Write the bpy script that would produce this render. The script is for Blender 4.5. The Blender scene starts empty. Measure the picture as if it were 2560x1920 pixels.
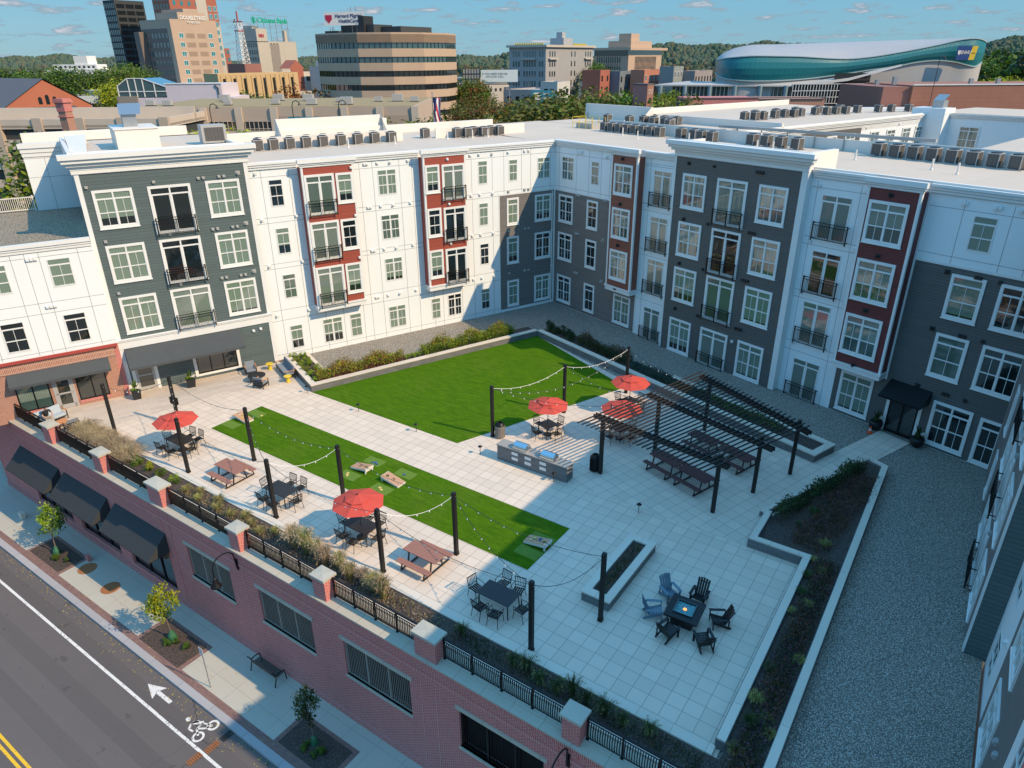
import bpy, math, random
from mathutils import Matrix, Vector, Euler
random.seed(7)
R = math.radians
scene = bpy.context.scene
COL = bpy.data.collections.new("scene_objects"); scene.collection.children.link(COL)

# ------------------------------------------------------------------ mesh builder
class MB:
    def __init__(s): s.v = []; s.f = []; s.m = []; s.off = (0., 0.); s.uvrot = 0.
    def quad(s, *p, m=0):
        b = len(s.v); s.v += [tuple(q) for q in p]; s.f.append(tuple(range(b, b+len(p)))); s.m.append(m); return s
    def box(s, x0, x1, y0, y1, z0, z1, m=0, skip=''):
        b = len(s.v)
        s.v += [(x0,y0,z0),(x1,y0,z0),(x1,y1,z0),(x0,y1,z0),(x0,y0,z1),(x1,y0,z1),(x1,y1,z1),(x0,y1,z1)]
        F = {'b':(0,3,2,1),'t':(4,5,6,7),'f':(0,1,5,4),'r':(1,2,6,5),'k':(2,3,7,6),'l':(3,0,4,7)}
        for k, q in F.items():
            if k not in skip: s.f.append(tuple(b+i for i in q)); s.m.append(m)
        return s
    def obox(s, c, ax, L, W, H, m=0, up=(0,0,1)):
        """box centred at c, length L along ax, width W, height H"""
        a = Vector(ax).normalized(); u = Vector(up)
        w = u.cross(a)
        if w.length < 1e-4: w = Vector((0,1,0)).cross(a)
        w.normalize(); h = a.cross(w); c = Vector(c); b = len(s.v)
        for sz in (-.5,.5):
            for sx, sy in ((-.5,-.5),(.5,-.5),(.5,.5),(-.5,.5)):
                s.v.append(tuple(c + a*L*sx + w*W*sy + h*H*sz))
        for q in ((0,3,2,1),(4,5,6,7),(0,1,5,4),(1,2,6,5),(2,3,7,6),(3,0,4,7)):
            s.f.append(tuple(b+i for i in q)); s.m.append(m)
        return s
    def bar(s, p, q, W, H=None, m=0, up=(0,0,1)):
        p = Vector(p); q = Vector(q)
        return s.obox((p+q)/2, q-p, (q-p).length, W, H or W, m, up)
    def prism(s, poly, z0, z1, m=0, mt=None):
        if sum(poly[i][0]*poly[(i+1)%len(poly)][1]-poly[(i+1)%len(poly)][0]*poly[i][1] for i in range(len(poly))) < 0: poly = poly[::-1]
        n = len(poly); b = len(s.v)
        s.v += [(x,y,z0) for x,y in poly] + [(x,y,z1) for x,y in poly]
        s.f.append(tuple(b+n+i for i in range(n))); s.m.append(m if mt is None else mt)
        s.f.append(tuple(b+n-1-i for i in range(n))); s.m.append(m)
        for i in range(n):
            j = (i+1) % n; s.f.append((b+i,b+j,b+n+j,b+n+i)); s.m.append(m)
        return s
    def tube(s, path, r, n=6, m=0, cap=True):
        b = len(s.v); P = [Vector(p) for p in path]; rr = r if hasattr(r,'__len__') else [r]*len(P)
        ref = None
        for i, p in enumerate(P):
            t = (P[min(i+1,len(P)-1)]-P[max(i-1,0)]).normalized()
            if ref is None: ref = Vector((0,0,1)) if abs(t.z) < .9 else Vector((1,0,0))
            a = t.cross(ref)
            if a.length < 1e-4: a = t.cross(Vector((0,1,0)))
            a.normalize(); c = t.cross(a).normalized()
            for k in range(n):
                th = 2*math.pi*k/n; s.v.append(tuple(p + (a*math.cos(th)+c*math.sin(th))*rr[i]))
        for i in range(len(P)-1):
            for k in range(n):
                k2 = (k+1) % n; s.f.append((b+i*n+k, b+i*n+k2, b+(i+1)*n+k2, b+(i+1)*n+k)); s.m.append(m)
        if cap:
            s.f.append(tuple(b+k for k in reversed(range(n)))); s.m.append(m)
            e = b+(len(P)-1)*n; s.f.append(tuple(e+k for k in range(n))); s.m.append(m)
        return s
    def lathe(s, prof, n=12, c=(0,0), m=0, ph=0):
        b = len(s.v)
        for r_, z in prof:
            for k in range(n):
                th = 2*math.pi*k/n+ph; s.v.append((c[0]+r_*math.cos(th), c[1]+r_*math.sin(th), z))
        for i in range(len(prof)-1):
            for k in range(n):
                k2 = (k+1) % n; s.f.append((b+i*n+k, b+i*n+k2, b+(i+1)*n+k2, b+(i+1)*n+k)); s.m.append(m)
        s.f.append(tuple(b+k for k in reversed(range(n)))); s.m.append(m)
        e = b+(len(prof)-1)*n; s.f.append(tuple(e+k for k in range(n))); s.m.append(m)
        return s
    def mesh(s, name, mats):
        me = bpy.data.meshes.new(name); me.from_pydata(s.v, [], s.f)
        if not isinstance(mats, (list, tuple)): mats = [mats]
        for mm in mats: me.materials.append(mm)
        if len(mats) > 1: me.polygons.foreach_set('material_index', s.m)
        uv = me.uv_layers.new(name='UVMap').data; cr, sr = math.cos(s.uvrot), math.sin(s.uvrot)
        V = me.vertices
        for p in me.polygons:
            n = p.normal
            if abs(n.z) > .7:
                for li in p.loop_indices:
                    c = V[me.loops[li].vertex_index].co; x = c.x-s.off[0]; y = c.y-s.off[1]
                    uv[li].uv = (x*cr+y*sr, -x*sr+y*cr)
            else:
                l = math.hypot(n.x, n.y) or 1; tx, ty = -n.y/l, n.x/l
                for li in p.loop_indices:
                    c = V[me.loops[li].vertex_index].co; uv[li].uv = (c.x*tx+c.y*ty, c.z)
        me.update(); return me
    def build(s, name, mats, parent=None, M=None, smooth=False):
        me = s.mesh(name, mats)
        if smooth: me.polygons.foreach_set('use_smooth', [True]*len(me.polygons))
        return link(name, me, parent, M)

def link(name, data, parent=None, M=None):
    o = bpy.data.objects.new(name, data); COL.objects.link(o)
    if parent is not None: o.parent = parent
    if M is not None: o.matrix_local = M
    return o
def T(x=0, y=0, z=0, rz=0, s=1, rx=0, ry=0):
    return Matrix.Translation((x,y,z)) @ Euler((rx,ry,rz)).to_matrix().to_4x4() @ Matrix.Scale(s,4)
def tag(o, label=None, cat=None, group=None, kind=None):
    if label: o['label'] = label
    if cat: o['category'] = cat
    if group: o['group'] = group
    if kind: o['kind'] = kind
    return o
def thing(name, label, cat, loc=(0,0,0), rz=0, group=None):
    o = bpy.data.objects.new(name, None); COL.objects.link(o); o.location = loc; o.rotation_euler = (0,0,rz)
    o.empty_display_size = .2
    return tag(o, label, cat, group)
def struct(name, mb, mats, M=None):
    return tag(mb.build(name, mats, None, M), kind='structure')
def dup(root, loc=None, rz=None, label=None, group=None, s=None):
    def cp(o, par):
        c = o.copy(); COL.objects.link(c)
        if par is not None: c.parent = par
        for ch in o.children: cp(ch, c)
        return c
    r = cp(root, None)
    if loc is not None: r.location = loc
    if rz is not None: r.rotation_euler = (0,0,rz)
    if s is not None: r.scale = (s,s,s) if not hasattr(s,'__len__') else s
    if label: r['label'] = label
    if group: r['group'] = group
    return r
def setmat(o, m, i=0):
    o.material_slots[i].link = 'OBJECT'; o.material_slots[i].material = m

# ------------------------------------------------------------------ materials
class NT:
    def __init__(s, name):
        s.mat = bpy.data.materials.new(name); s.mat.use_nodes = True; s.t = s.mat.node_tree; s.n = s.t.nodes; s.l = s.t.links
        s.b = s.n['Principled BSDF']
    def add(s, typ, **kw):
        nd = s.n.new(typ)
        for k, v in kw.items():
            if k in nd.inputs: nd.inputs[k].default_value = v
            else: setattr(nd, k, v)
        return nd
    def lk(s, a, b): s.l.new(a, b)
    def math(s, op, a, b=None, c=None):
        nd = s.n.new('ShaderNodeMath'); nd.operation = op
        for i, x in enumerate((a, b, c)):
            if x is None: continue
            if hasattr(x, 'default_value'): s.l.new(x, nd.inputs[i])
            else: nd.inputs[i].default_value = x
        return nd.outputs[0]
    def mix(s, fac, a, b, mode='MIX'):
        nd = s.n.new('ShaderNodeMix'); nd.data_type = 'RGBA'; nd.blend_type = mode
        for sock, x in ((nd.inputs[0], fac), (nd.inputs[6], a), (nd.inputs[7], b)):
            if hasattr(x, 'default_value'): s.l.new(x, sock)
            else: sock.default_value = (*x, 1) if isinstance(x, (tuple, list)) and len(x) == 3 else x
        return nd.outputs[2]
    def noise(s, scale, detail=3, rough=.55, vec=None):
        nd = s.n.new('ShaderNodeTexNoise'); nd.inputs['Scale'].default_value = scale
        nd.inputs['Detail'].default_value = detail; nd.inputs['Roughness'].default_value = rough
        if vec is not None: s.l.new(vec, nd.inputs['Vector'])
        return nd.outputs['Fac']
    def ramp(s, fac, stops):
        nd = s.n.new('ShaderNodeValToRGB'); e = nd.color_ramp.elements
        while len(e) > 1: e.remove(e[-1])
        e[0].position = stops[0][0]; e[0].color = (*stops[0][1], 1)
        for p, c in stops[1:]:
            x = e.new(p); x.color = (*c, 1)
        s.l.new(fac, nd.inputs[0]); return nd.outputs[0]
    def uv(s): return s.n.new('ShaderNodeTexCoord').outputs['UV']
    def obj(s): return s.n.new('ShaderNodeTexCoord').outputs['Object']
    def pos(s): return s.n.new('ShaderNodeNewGeometry').outputs['Position']
    def out(s, col, rough=.7, bump=None, bs=.3, bd=.02, metal=0, spec=None):
        if hasattr(col, 'default_value'): s.l.new(col, s.b.inputs['Base Color'])
        else: s.b.inputs['Base Color'].default_value = (*col, 1)
        if hasattr(rough, 'default_value'): s.l.new(rough, s.b.inputs['Roughness'])
        else: s.b.inputs['Roughness'].default_value = rough
        s.b.inputs['Metallic'].default_value = metal
        if spec is not None: s.b.inputs['Specular IOR Level'].default_value = spec
        if bump is not None:
            nd = s.n.new('ShaderNodeBump'); nd.inputs['Strength'].default_value = bs; nd.inputs['Distance'].default_value = bd
            s.l.new(bump, nd.inputs['Height']); s.l.new(nd.outputs[0], s.b.inputs['Normal'])
        return s.mat
def sc(c, k): return tuple(min(1, x*k) for x in c)

def plain(name, c, rough=.6, var=.15, scale=1.5, metal=0, spec=None, grime=True):
    t = NT(name); p = t.pos(); n = t.noise(scale, 5, .6, p)
    col = t.mix(n, sc(c, 1-var), sc(c, 1+var))
    if grime:
        col = t.mix(t.math('MULTIPLY', t.noise(.35, 4, .6, p), .35), col, sc(c, .62))
    return t.out(col, rough, t.noise(40, 2, .5, p), .08, .01, metal, spec)
def siding(name, c, pitch=.19):
    t = NT(name); uv = t.uv(); s = t.n.new('ShaderNodeSeparateXYZ'); t.lk(uv, s.inputs[0])
    v = t.math('FRACT', t.math('DIVIDE', s.outputs[1], pitch))
    line = t.math('LESS_THAN', v, .13)
    # staggered vertical butt joints
    row = t.math('FLOOR', t.math('DIVIDE', s.outputs[1], pitch))
    u = t.math('FRACT', t.math('ADD', t.math('DIVIDE', s.outputs[0], 3.6), t.math('MULTIPLY', row, .37)))
    j = t.math('LESS_THAN', u, .004)
    wn = t.add('ShaderNodeTexWhiteNoise', noise_dimensions='1D'); t.lk(row, wn.inputs['W'])
    base = t.mix(wn.outputs['Value'], sc(c, .93), sc(c, 1.07)); base = t.mix(t.math('MULTIPLY', t.noise(.5, 4, .6, t.pos()), .4), base, sc(c, .75))
    col = t.mix(t.math('MULTIPLY', t.math('MAXIMUM', line, j), .62), base, sc(c, .25))
    return t.out(col, .6, v, .5, .02)
def brick(name, c1, c2, mortar, w=.215, h=.075, ms=.012, soldier=False):
    t = NT(name); uv = t.uv()
    if soldier:
        mp = t.add('ShaderNodeMapping'); mp.inputs['Rotation'].default_value = (0,0,R(90)); t.lk(uv, mp.inputs[0]); uv = mp.outputs[0]
    b = t.add('ShaderNodeTexBrick'); t.lk(uv, b.inputs['Vector'])
    for k, v in dict(Color1=(*c1,1), Color2=(*c2,1), Mortar=(*mortar,1)).items(): b.inputs[k].default_value = v
    b.inputs['Scale'].default_value = 1; b.inputs['Mortar Size'].default_value = ms; b.inputs['Brick Width'].default_value = w; b.inputs['Row Height'].default_value = h
    b.inputs['Mortar Smooth'].default_value = .2; b.inputs['Bias'].default_value = -.2
    if soldier: b.offset = 0
    col = t.mix(t.math('MULTIPLY', t.noise(.7, 5, .65, t.pos()), .3), b.outputs['Color'], sc(c1, .6))
    return t.out(col, .85, b.outputs['Fac'], -.4, .01)
def tiles(name, c, w=.61, h=.61, gap=.007, off=0., tint=.07, line=.45, big=.42, stain=.66):
    t = NT(name); uv = t.uv(); b = t.add('ShaderNodeTexBrick'); t.lk(uv, b.inputs['Vector']); b.offset = off
    b.inputs['Color1'].default_value = (*sc(c,1-tint),1); b.inputs['Color2'].default_value = (*sc(c,1+tint),1); b.inputs['Mortar'].default_value = (*sc(c,line),1)
    b.inputs['Scale'].default_value = 1; b.inputs['Mortar Size'].default_value = gap; b.inputs['Brick Width'].default_value = w; b.inputs['Row Height'].default_value = h; b.inputs['Mortar Smooth'].default_value = .1
    p = t.pos(); n = t.noise(.35, 6, .65, p)
    col = t.mix(t.math('MULTIPLY', n, big), b.outputs['Color'], sc(c, stain))
    col = t.mix(t.math('MULTIPLY', t.noise(7, 4, .7, p), .22), col, sc(c, .72))
    return t.out(col, .75, t.math('ADD', t.math('MULTIPLY', b.outputs['Fac'], -1), t.math('MULTIPLY', t.noise(60, 2, .5, p), .15)), .3, .006)
def gravel(name, cols, scale=16, line=.5):
    t = NT(name); p = t.pos(); v = t.add('ShaderNodeTexVoronoi', Scale=scale); t.lk(p, v.inputs['Vector'])
    s = t.n.new('ShaderNodeSeparateXYZ'); t.lk(v.outputs['Color'], s.inputs[0])
    col = t.ramp(s.outputs[0], [(i/(len(cols)-1) if len(cols) > 1 else 0, c) for i, c in enumerate(cols)])
    d = v.outputs['Distance']
    col = t.mix(t.math('MULTIPLY', t.math('GREATER_THAN', d, .48), .75), col, (.02,.02,.02))
    col = t.mix(t.math('MULTIPLY', t.noise(.45, 4, .6, p), .5), col, sc(cols[0], .8))
    return t.out(col, .85, d, -1, .03)
def turf(name, c1, c2):
    t = NT(name); p = t.pos()
    mp = t.add('ShaderNodeMapping'); mp.inputs['Rotation'].default_value = (0,0,R(30)); mp.inputs['Scale'].default_value = (1.2,6,1); t.lk(p, mp.inputs[0])
    n = t.math('ADD', t.math('MULTIPLY', t.noise(.8, 8, .7, mp.outputs[0]), .6), t.math('MULTIPLY', t.noise(9, 4, .75, p), .4))
    col = t.ramp(n, [(.3, c1), (.52, tuple((a+b)/2 for a,b in zip(c1,c2))), (.68, c2)])
    n2 = t.noise(70, 2, .6, p)
    col = t.mix(t.math('MULTIPLY', n2, .45), col, sc(c1, .4))
    s = t.n.new('ShaderNodeSeparateXYZ'); t.lk(p, s.inputs[0]); u = t.math('ADD', t.math('MULTIPLY', s.outputs[0], .94), t.math('MULTIPLY', s.outputs[1], -.34))
    seam = t.math('LESS_THAN', t.math('FRACT', t.math('DIVIDE', u, 3.8)), .012); col = t.mix(t.math('MULTIPLY', seam, .35), col, sc(c1, .6))
    pile = t.math('GREATER_THAN', t.math('FRACT', t.math('DIVIDE', u, 7.6)), .5); col = t.mix(t.math('MULTIPLY', pile, .10), col, sc(c2, .55))
    col = t.mix(t.math('MULTIPLY', t.math('GREATER_THAN', t.noise(.28, 5, .7, p), .56), .12), col, (.16,.20,.03))
    return t.out(col, .9, n2, .9, .03, spec=.1)
def glass(name, tint, blind=None, half=0., wav=.4, rough=.04, ior=1.65, coat=1.0):
    """reflecting pane; blind = curtain colour seen through it, half = share of the height (from the top) it covers"""
    t = NT(name); o = t.obj(); s = t.n.new('ShaderNodeSeparateXYZ'); t.lk(o, s.inputs[0])
    col = tint
    if blind:
        w = t.math('ADD', t.math('MULTIPLY', t.math('SINE', t.math('MULTIPLY', s.outputs[0], 70)), .5), .5)
        cur = t.mix(w, sc(blind, .62), blind)
        if half: cur = t.mix(t.math('GREATER_THAN', s.outputs[2], half), tint, cur)
        col = cur
    nv = t.add('ShaderNodeTexNoise', Scale=1.1, Detail=1.0); t.lk(t.pos(), nv.inputs['Vector'])
    m = t.out(col, rough, nv.outputs['Fac'], wav, .05, spec=.5)
    t.b.inputs['Coat Weight'].default_value = coat; t.b.inputs['Coat Roughness'].default_value = .02
    t.b.inputs['Coat IOR'].default_value = ior
    return m
def leafmat(name, c1, c2, c3=None, trans=.25):
    t = NT(name); oi = t.n.new('ShaderNodeObjectInfo'); p = t.pos()
    n = t.noise(1.6, 3, .6, p); n2 = t.noise(14, 2, .6, p)
    stops = [(.3, c1), (.62, c2)] + ([(.8, c3)] if c3 else [])
    col = t.ramp(t.math('ADD', t.math('MULTIPLY', n, .6), t.math('MULTIPLY', n2, .4)), stops)
    hs = t.add('ShaderNodeHueSaturation'); t.lk(col, hs.inputs['Color']); t.lk(t.math('ADD', .485, t.math('MULTIPLY', oi.outputs['Random'], .03)), hs.inputs['Hue'])
    t.lk(t.math('ADD', .8, t.math('MULTIPLY', oi.outputs['Random'], .4)), hs.inputs['Value'])
    m = t.out(hs.outputs[0], .55, spec=.25)
    tr = t.n.new('ShaderNodeBsdfTranslucent'); t.lk(hs.outputs[0], tr.inputs['Color'])
    mx = t.n.new('ShaderNodeMixShader'); mx.inputs[0].default_value = trans
    t.lk(t.b.outputs[0], mx.inputs[1]); t.lk(tr.outputs[0], mx.inputs[2]); t.lk(mx.outputs[0], t.n['Material Output'].inputs['Surface'])
    return m
def wood(name, c, var=.25, scale=18, axis=0):
    t = NT(name); o = t.obj(); mp = t.add('ShaderNodeMapping'); mp.inputs['Scale'].default_value = (1, 12, 4) if axis == 0 else (12, 1, 4); t.lk(o, mp.inputs[0])
    n = t.noise(scale/6, 6, .65, mp.outputs[0])
    return t.out(t.mix(n, sc(c, 1-var), sc(c, 1+var)), .6, n, .15, .005)

M = {}
def panelmat(name, c):
    t = NT(name); p = t.pos(); mp = t.add('ShaderNodeMapping'); mp.inputs['Scale'].default_value = (2.2,2.2,.12); t.lk(p, mp.inputs[0])
    col = t.mix(t.math('MULTIPLY', t.noise(1.6, 5, .7, mp.outputs[0]), .30), c, sc(c, .72)); col = t.mix(t.math('MULTIPLY', t.noise(.25, 4, .6, p), .3), col, sc(c, .8))
    return t.out(col, .55, t.noise(1.3, 3, .5, p), .25, .02)
M['white_panel'] = panelmat('white_panel', (.84,.87,.86))
M['white_trim'] = plain('white_trim', (.80,.80,.77), .45, .03)
M['joint'] = plain('panel_joint', (.20,.21,.21), .8, .1, grime=False)
M['joint_metal'] = plain('coping_joint', (.42,.44,.45), .6, .1, grime=False)
M['sid_green'] = siding('siding_green_grey', (.105,.142,.142), .19)
M['sid_grey'] = siding('siding_warm_grey', (.20,.185,.172), .16)
M['sid_dark'] = siding('siding_dark_grey', (.125,.122,.115), .16)
M['sid_red'] = siding('siding_red', (.36,.075,.048), .155)
M['sid_brown'] = siding('siding_red_brown', (.27,.085,.055), .155)
M['sid_maroon'] = siding('siding_maroon', (.17,.035,.034), .155)
M['brick_red'] = brick('brick_red', (.60,.105,.08), (.40,.07,.055), (.60,.42,.39), ms=.012)
M['brick_soldier'] = brick('brick_soldier', (.62,.105,.08), (.42,.07,.055), (.60,.42,.39), .215, .075, .014, True)
M['brick_warm'] = brick('brick_warm', (.42,.15,.08), (.30,.09,.055), (.52,.42,.34), .215, .075)
M['brick_warm_soldier'] = brick('brick_warm_soldier', (.46,.17,.09), (.34,.10,.06), (.55,.46,.38), .3, .09, .016, True)
M['stone_cap'] = tiles('stone_cap', (.50,.46,.37), 1.6, 9, .01, 0, .04, .6)
M['stone_coping'] = tiles('stone_coping', (.52,.46,.36), 1.22, 9, .012, 0, .06, .5)
M['curb_stone'] = tiles('curb_stone', (.74,.64,.52), 1.22, 9, .012, 0, .06, .55)
M['block_wall'] = brick('block_wall', (.19,.185,.18), (.13,.13,.13), (.09,.09,.09), .45, .15, .008)
M['paving'] = tiles('paving', (.74,.61,.485), .61, .61, .011, 0, .07, .36)
M['paving_rot'] = tiles('paving_rotated', (.74,.61,.49), .61, .61, .011, 0, .07, .36)
M['paving_plank'] = tiles('paving_plank', (.64,.535,.43), 1.22, .305, .006, .5, .10, .6, .4, .6)
M['turf'] = turf('turf', (.028,.10,.002), (.145,.29,.005))
M['turf_mat'] = turf('turf_mat', (.13,.24,.035), (.22,.34,.06))
M['gravel'] = gravel('gravel', [(.30,.26,.20), (.52,.46,.38), (.22,.20,.17), (.62,.57,.50), (.30,.26,.21)], 19)
M['gravel_roof'] = gravel('gravel_roof', [(.36,.28,.18), (.5,.42,.3), (.28,.22,.15)], 12)
M['mulch'] = gravel('mulch', [(.085,.055,.04), (.14,.095,.07), (.05,.033,.028), (.17,.13,.10)], 18)
M['roof'] = tiles('roof_membrane', (.66,.545,.43), 3.0, 30, .02, .0, .03, .75, .5, .7)
M['asphalt'] = None
M['black_metal'] = plain('black_metal', (.007,.0075,.008), .45, .2, 3, 0, .3, False)
M['dark_metal'] = plain('dark_bronze_metal', (.018,.019,.021), .5, .2, 3, 0, .5, False)
M['black_wood'] = wood('black_wood', (.010,.008,.007), .35)
M['rafter_wood'] = wood('rafter_wood', (.03,.023,.02), .35)
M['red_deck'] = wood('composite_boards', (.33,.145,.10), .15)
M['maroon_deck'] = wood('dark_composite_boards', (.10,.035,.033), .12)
M['umbrella'] = plain('umbrella_fabric', (.56,.065,.04), .8, .08, 2, grime=False)
M['awning'] = plain('awning_fabric', (.07,.078,.082), .85, .12, 2)
M['awning_dark'] = plain('awning_fabric_dark', (.038,.042,.044), .85, .12, 2)
M['concrete'] = tiles('sidewalk_concrete', (.50,.47,.39), 1.5, 1.5, .01, 0, .03, .6, .35, .75)
M['brick_strip'] = brick('brick_paving', (.27,.15,.12), (.19,.10,.09), (.16,.12,.11), .2, .1, .01)
M['granite'] = tiles('granite_kerb', (.42,.40,.40), 2.4, 9, .015, 0, .08, .5)
def worn(name, c):
    t = NT(name); p = t.pos(); k = t.math('GREATER_THAN', t.math('ADD', t.math('MULTIPLY', t.noise(9, 5, .75, p), .7), t.math('MULTIPLY', t.noise(.8, 4, .6, p), .3)), .565)
    return t.out(t.mix(t.math('MULTIPLY', k, .7), c, (.13,.11,.10)), .75)
M['paint_white'] = worn('road_paint_white', (.72,.69,.64))
M['paint_yellow'] = worn('road_paint_yellow', (.78,.46,.02))
M['rust'] = plain('rusty_iron', (.36,.14,.05), .8, .3, 8)
M['iron'] = plain('dark_iron', (.03,.028,.028), .7, .2, 8)
M['stainless'] = plain('stainless_steel', (.62,.63,.64), .22, .05, 3, 1.0, None, False)
M['steel'] = plain('galvanised_steel', (.42,.43,.43), .45, .1, 4, .8, None, False)
M['white_paint'] = plain('white_paint', (.80,.75,.68), .5, .03, 2)
M['grey_box'] = plain('grey_enamel', (.42,.41,.39), .5, .08, 3)
M['beige_slat'] = plain('beige_slats', (.30,.26,.22), .6, .15, 5)
M['yellow'] = plain('yellow_enamel', (.72,.50,.04), .4, .05, 2, grime=False)
M['cushion'] = plain('grey_cushion', (.22,.25,.28), .9, .1, 4)
M['cushion_light'] = plain('light_cushion', (.42,.48,.52), .9, .1, 4)
M['teak'] = wood('teak', (.55,.24,.10), .2)
M['board_wood'] = wood('board_wood', (.50,.28,.16), .2)
M['charcoal'] = plain('charcoal_plastic', (.008,.008,.009), .55, .15, 3, grime=False)
M['blue_plastic'] = plain('pale_blue_plastic', (.12,.19,.24), .55, .08, 3, grime=False)
M['soil'] = M['mulch']
M['trunk'] = wood('bark', (.16,.12,.09), .3)
M['g_dark'] = glass('glass_dark', (.010,.016,.018))
M['g_blind'] = glass('glass_blind', (.012,.02,.02), (.22,.30,.23))
M['g_blind2'] = glass('glass_blind_dim', (.012,.02,.02), (.12,.17,.14))
M['g_half'] = glass('glass_half_blind', (.012,.018,.02), (.22,.30,.23), .62)
M['g_half2'] = glass('glass_low_blind', (.012,.018,.02), (.20,.27,.21), .3)
M['g_door'] = glass('glass_door', (.012,.018,.018), (.2,.25,.21), .0)
M['g_store'] = glass('glass_store', (.03,.035,.03), None, 0, .2, .06)
M['g_refl'] = glass('glass_mirror', (.05,.09,.08), (.22,.28,.23), 1.0, .8, .03, 1.9)
M['ac_dark'] = None

def louver(name, c, pitch=.06, dark=.25):
    t = NT(name); s = t.n.new('ShaderNodeSeparateXYZ'); t.lk(t.uv(), s.inputs[0])
    v = t.math('FRACT', t.math('DIVIDE', s.outputs[1], pitch)); u = t.math('FRACT', t.math('DIVIDE', s.outputs[0], .22))
    k = t.math('MAXIMUM', t.math('LESS_THAN', v, .45), t.math('LESS_THAN', u, .08))
    return t.out(t.mix(k, c, sc(c, dark)), .6, v, .4, .01)
M['ac_dark'] = louver('condenser_louvre', (.15,.14,.13))
def asphalt():
    t = NT('asphalt'); p = t.pos(); n = t.noise(.22, 6, .7, p)
    mp = t.add('ShaderNodeMapping'); mp.inputs['Scale'].default_value = (.05,.9,1); t.lk(p, mp.inputs[0])
    col = t.mix(n, (.105,.084,.075), (.150,.122,.11)); col = t.mix(t.math('MULTIPLY', t.noise(1.1, 4, .6, mp.outputs[0]), .55), col, (.062,.05,.045))
    sp = t.noise(120, 2, .7, p); col = t.mix(t.math('MULTIPLY', sp, .5), col, (.16,.15,.148))
    wv = t.add('ShaderNodeTexNoise', Scale=1.5, Detail=4.0); t.lk(p, wv.inputs['Vector']); ad = t.n.new('ShaderNodeVectorMath'); ad.operation = 'MULTIPLY_ADD'; t.lk(wv.outputs['Color'], ad.inputs[0]); ad.inputs[1].default_value = (.9,.9,0); t.lk(p, ad.inputs[2])
    v = t.add('ShaderNodeTexVoronoi', Scale=.16, feature='DISTANCE_TO_EDGE'); t.lk(ad.outputs[0], v.inputs['Vector'])
    crk = t.math('MULTIPLY', t.math('LESS_THAN', v.outputs['Distance'], .0022), t.math('GREATER_THAN', t.noise(.12, 2, .5, p), .5)); col = t.mix(t.math('MULTIPLY', crk, .6), col, (.03,.027,.025))
    s = t.n.new('ShaderNodeSeparateXYZ'); t.lk(p, s.inputs[0]); tr = t.math('LESS_THAN', t.math('ABSOLUTE', t.math('SUBTRACT', t.math('PINGPONG', t.math('ADD', s.outputs[1], 1.9), 1.75), .9)), .38)
    col = t.mix(t.math('MULTIPLY', t.math('MULTIPLY', tr, t.noise(.6, 4, .6, mp.outputs[0])), .42), col, (.05,.043,.04))
    col = t.mix(t.math('MULTIPLY', t.math('GREATER_THAN', t.noise(.9, 3, .7, p), .66), .4), col, (.045,.04,.037))
    return t.out(col, .85, sp, .4, .01)
M['asphalt'] = asphalt()
# ------------------------------------------------------------------ camera, light, sky
cam = bpy.data.cameras.new("camera"); co = bpy.data.objects.new("camera", cam); COL.objects.link(co)
phi, th, ro, H = 0.6052333650325226, 0.4362587922724116, -0.006686337090477217, 20.165
fwd = Vector((-math.sin(phi)*math.cos(th), math.cos(phi)*math.cos(th), -math.sin(th)))
rgt = Vector((math.cos(phi), math.sin(phi), 0)); upv = rgt.cross(fwd)
r2 = rgt*math.cos(ro) + upv*math.sin(ro); u2 = -rgt*math.sin(ro) + upv*math.cos(ro)
co.matrix_world = Matrix(((r2.x,u2.x,-fwd.x,0),(r2.y,u2.y,-fwd.y,0),(r2.z,u2.z,-fwd.z,H),(0,0,0,1)))
cam.sensor_width = 36; cam.lens = 36*1746.68/2560; cam.clip_end = 12000; cam.clip_start = .2
scene.camera = co
SUN_AZ, SUN_EL = 8.3, 39.0          # degrees from +X, above the horizon
sun = bpy.data.lights.new("sun", 'SUN'); sun.energy = 5.0; sun.angle = R(.53); sun.color = (1, .76, .49)
so = bpy.data.objects.new("sun", sun); COL.objects.link(so)
sd = Vector((math.cos(R(SUN_AZ))*math.cos(R(SUN_EL)), math.sin(R(SUN_AZ))*math.cos(R(SUN_EL)), math.sin(R(SUN_EL))))
so.rotation_euler = sd.to_track_quat('Z', 'Y').to_euler(); so.location = sd*200
w = bpy.data.worlds.new("World"); scene.world = w; w.use_nodes = True
wt = w.node_tree; wn = wt.nodes; bgn = wn['Background']
sky = wn.new('ShaderNodeTexSky'); sky.sky_type = 'NISHITA'; sky.sun_disc = False
sky.sun_elevation = R(SUN_EL); sky.sun_rotation = R(90-SUN_AZ); sky.air_density = 1.0; sky.dust_density = .15; sky.ozone_density = 2.2
hs = wn.new('ShaderNodeHueSaturation'); hs.inputs['Saturation'].default_value = 1.1
wt.links.new(sky.outputs[0], hs.inputs['Color'])
tint = wn.new('ShaderNodeMix'); tint.data_type = 'RGBA'; tint.inputs[0].default_value = .82; wt.links.new(hs.outputs[0], tint.inputs[6]); grd = wn.new('ShaderNodeValToRGB'); ge = grd.color_ramp.elements; ge[0].position = .0; ge[0].color = (.105,.275,.375,1); ge[1].position = .62; ge[1].color = (.15,.52,1,1); e_ = ge.new(.16); e_.color = (.085,.29,.49,1)  # unseen overhead sky set brighter blue than natural, to fill the shade
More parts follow.
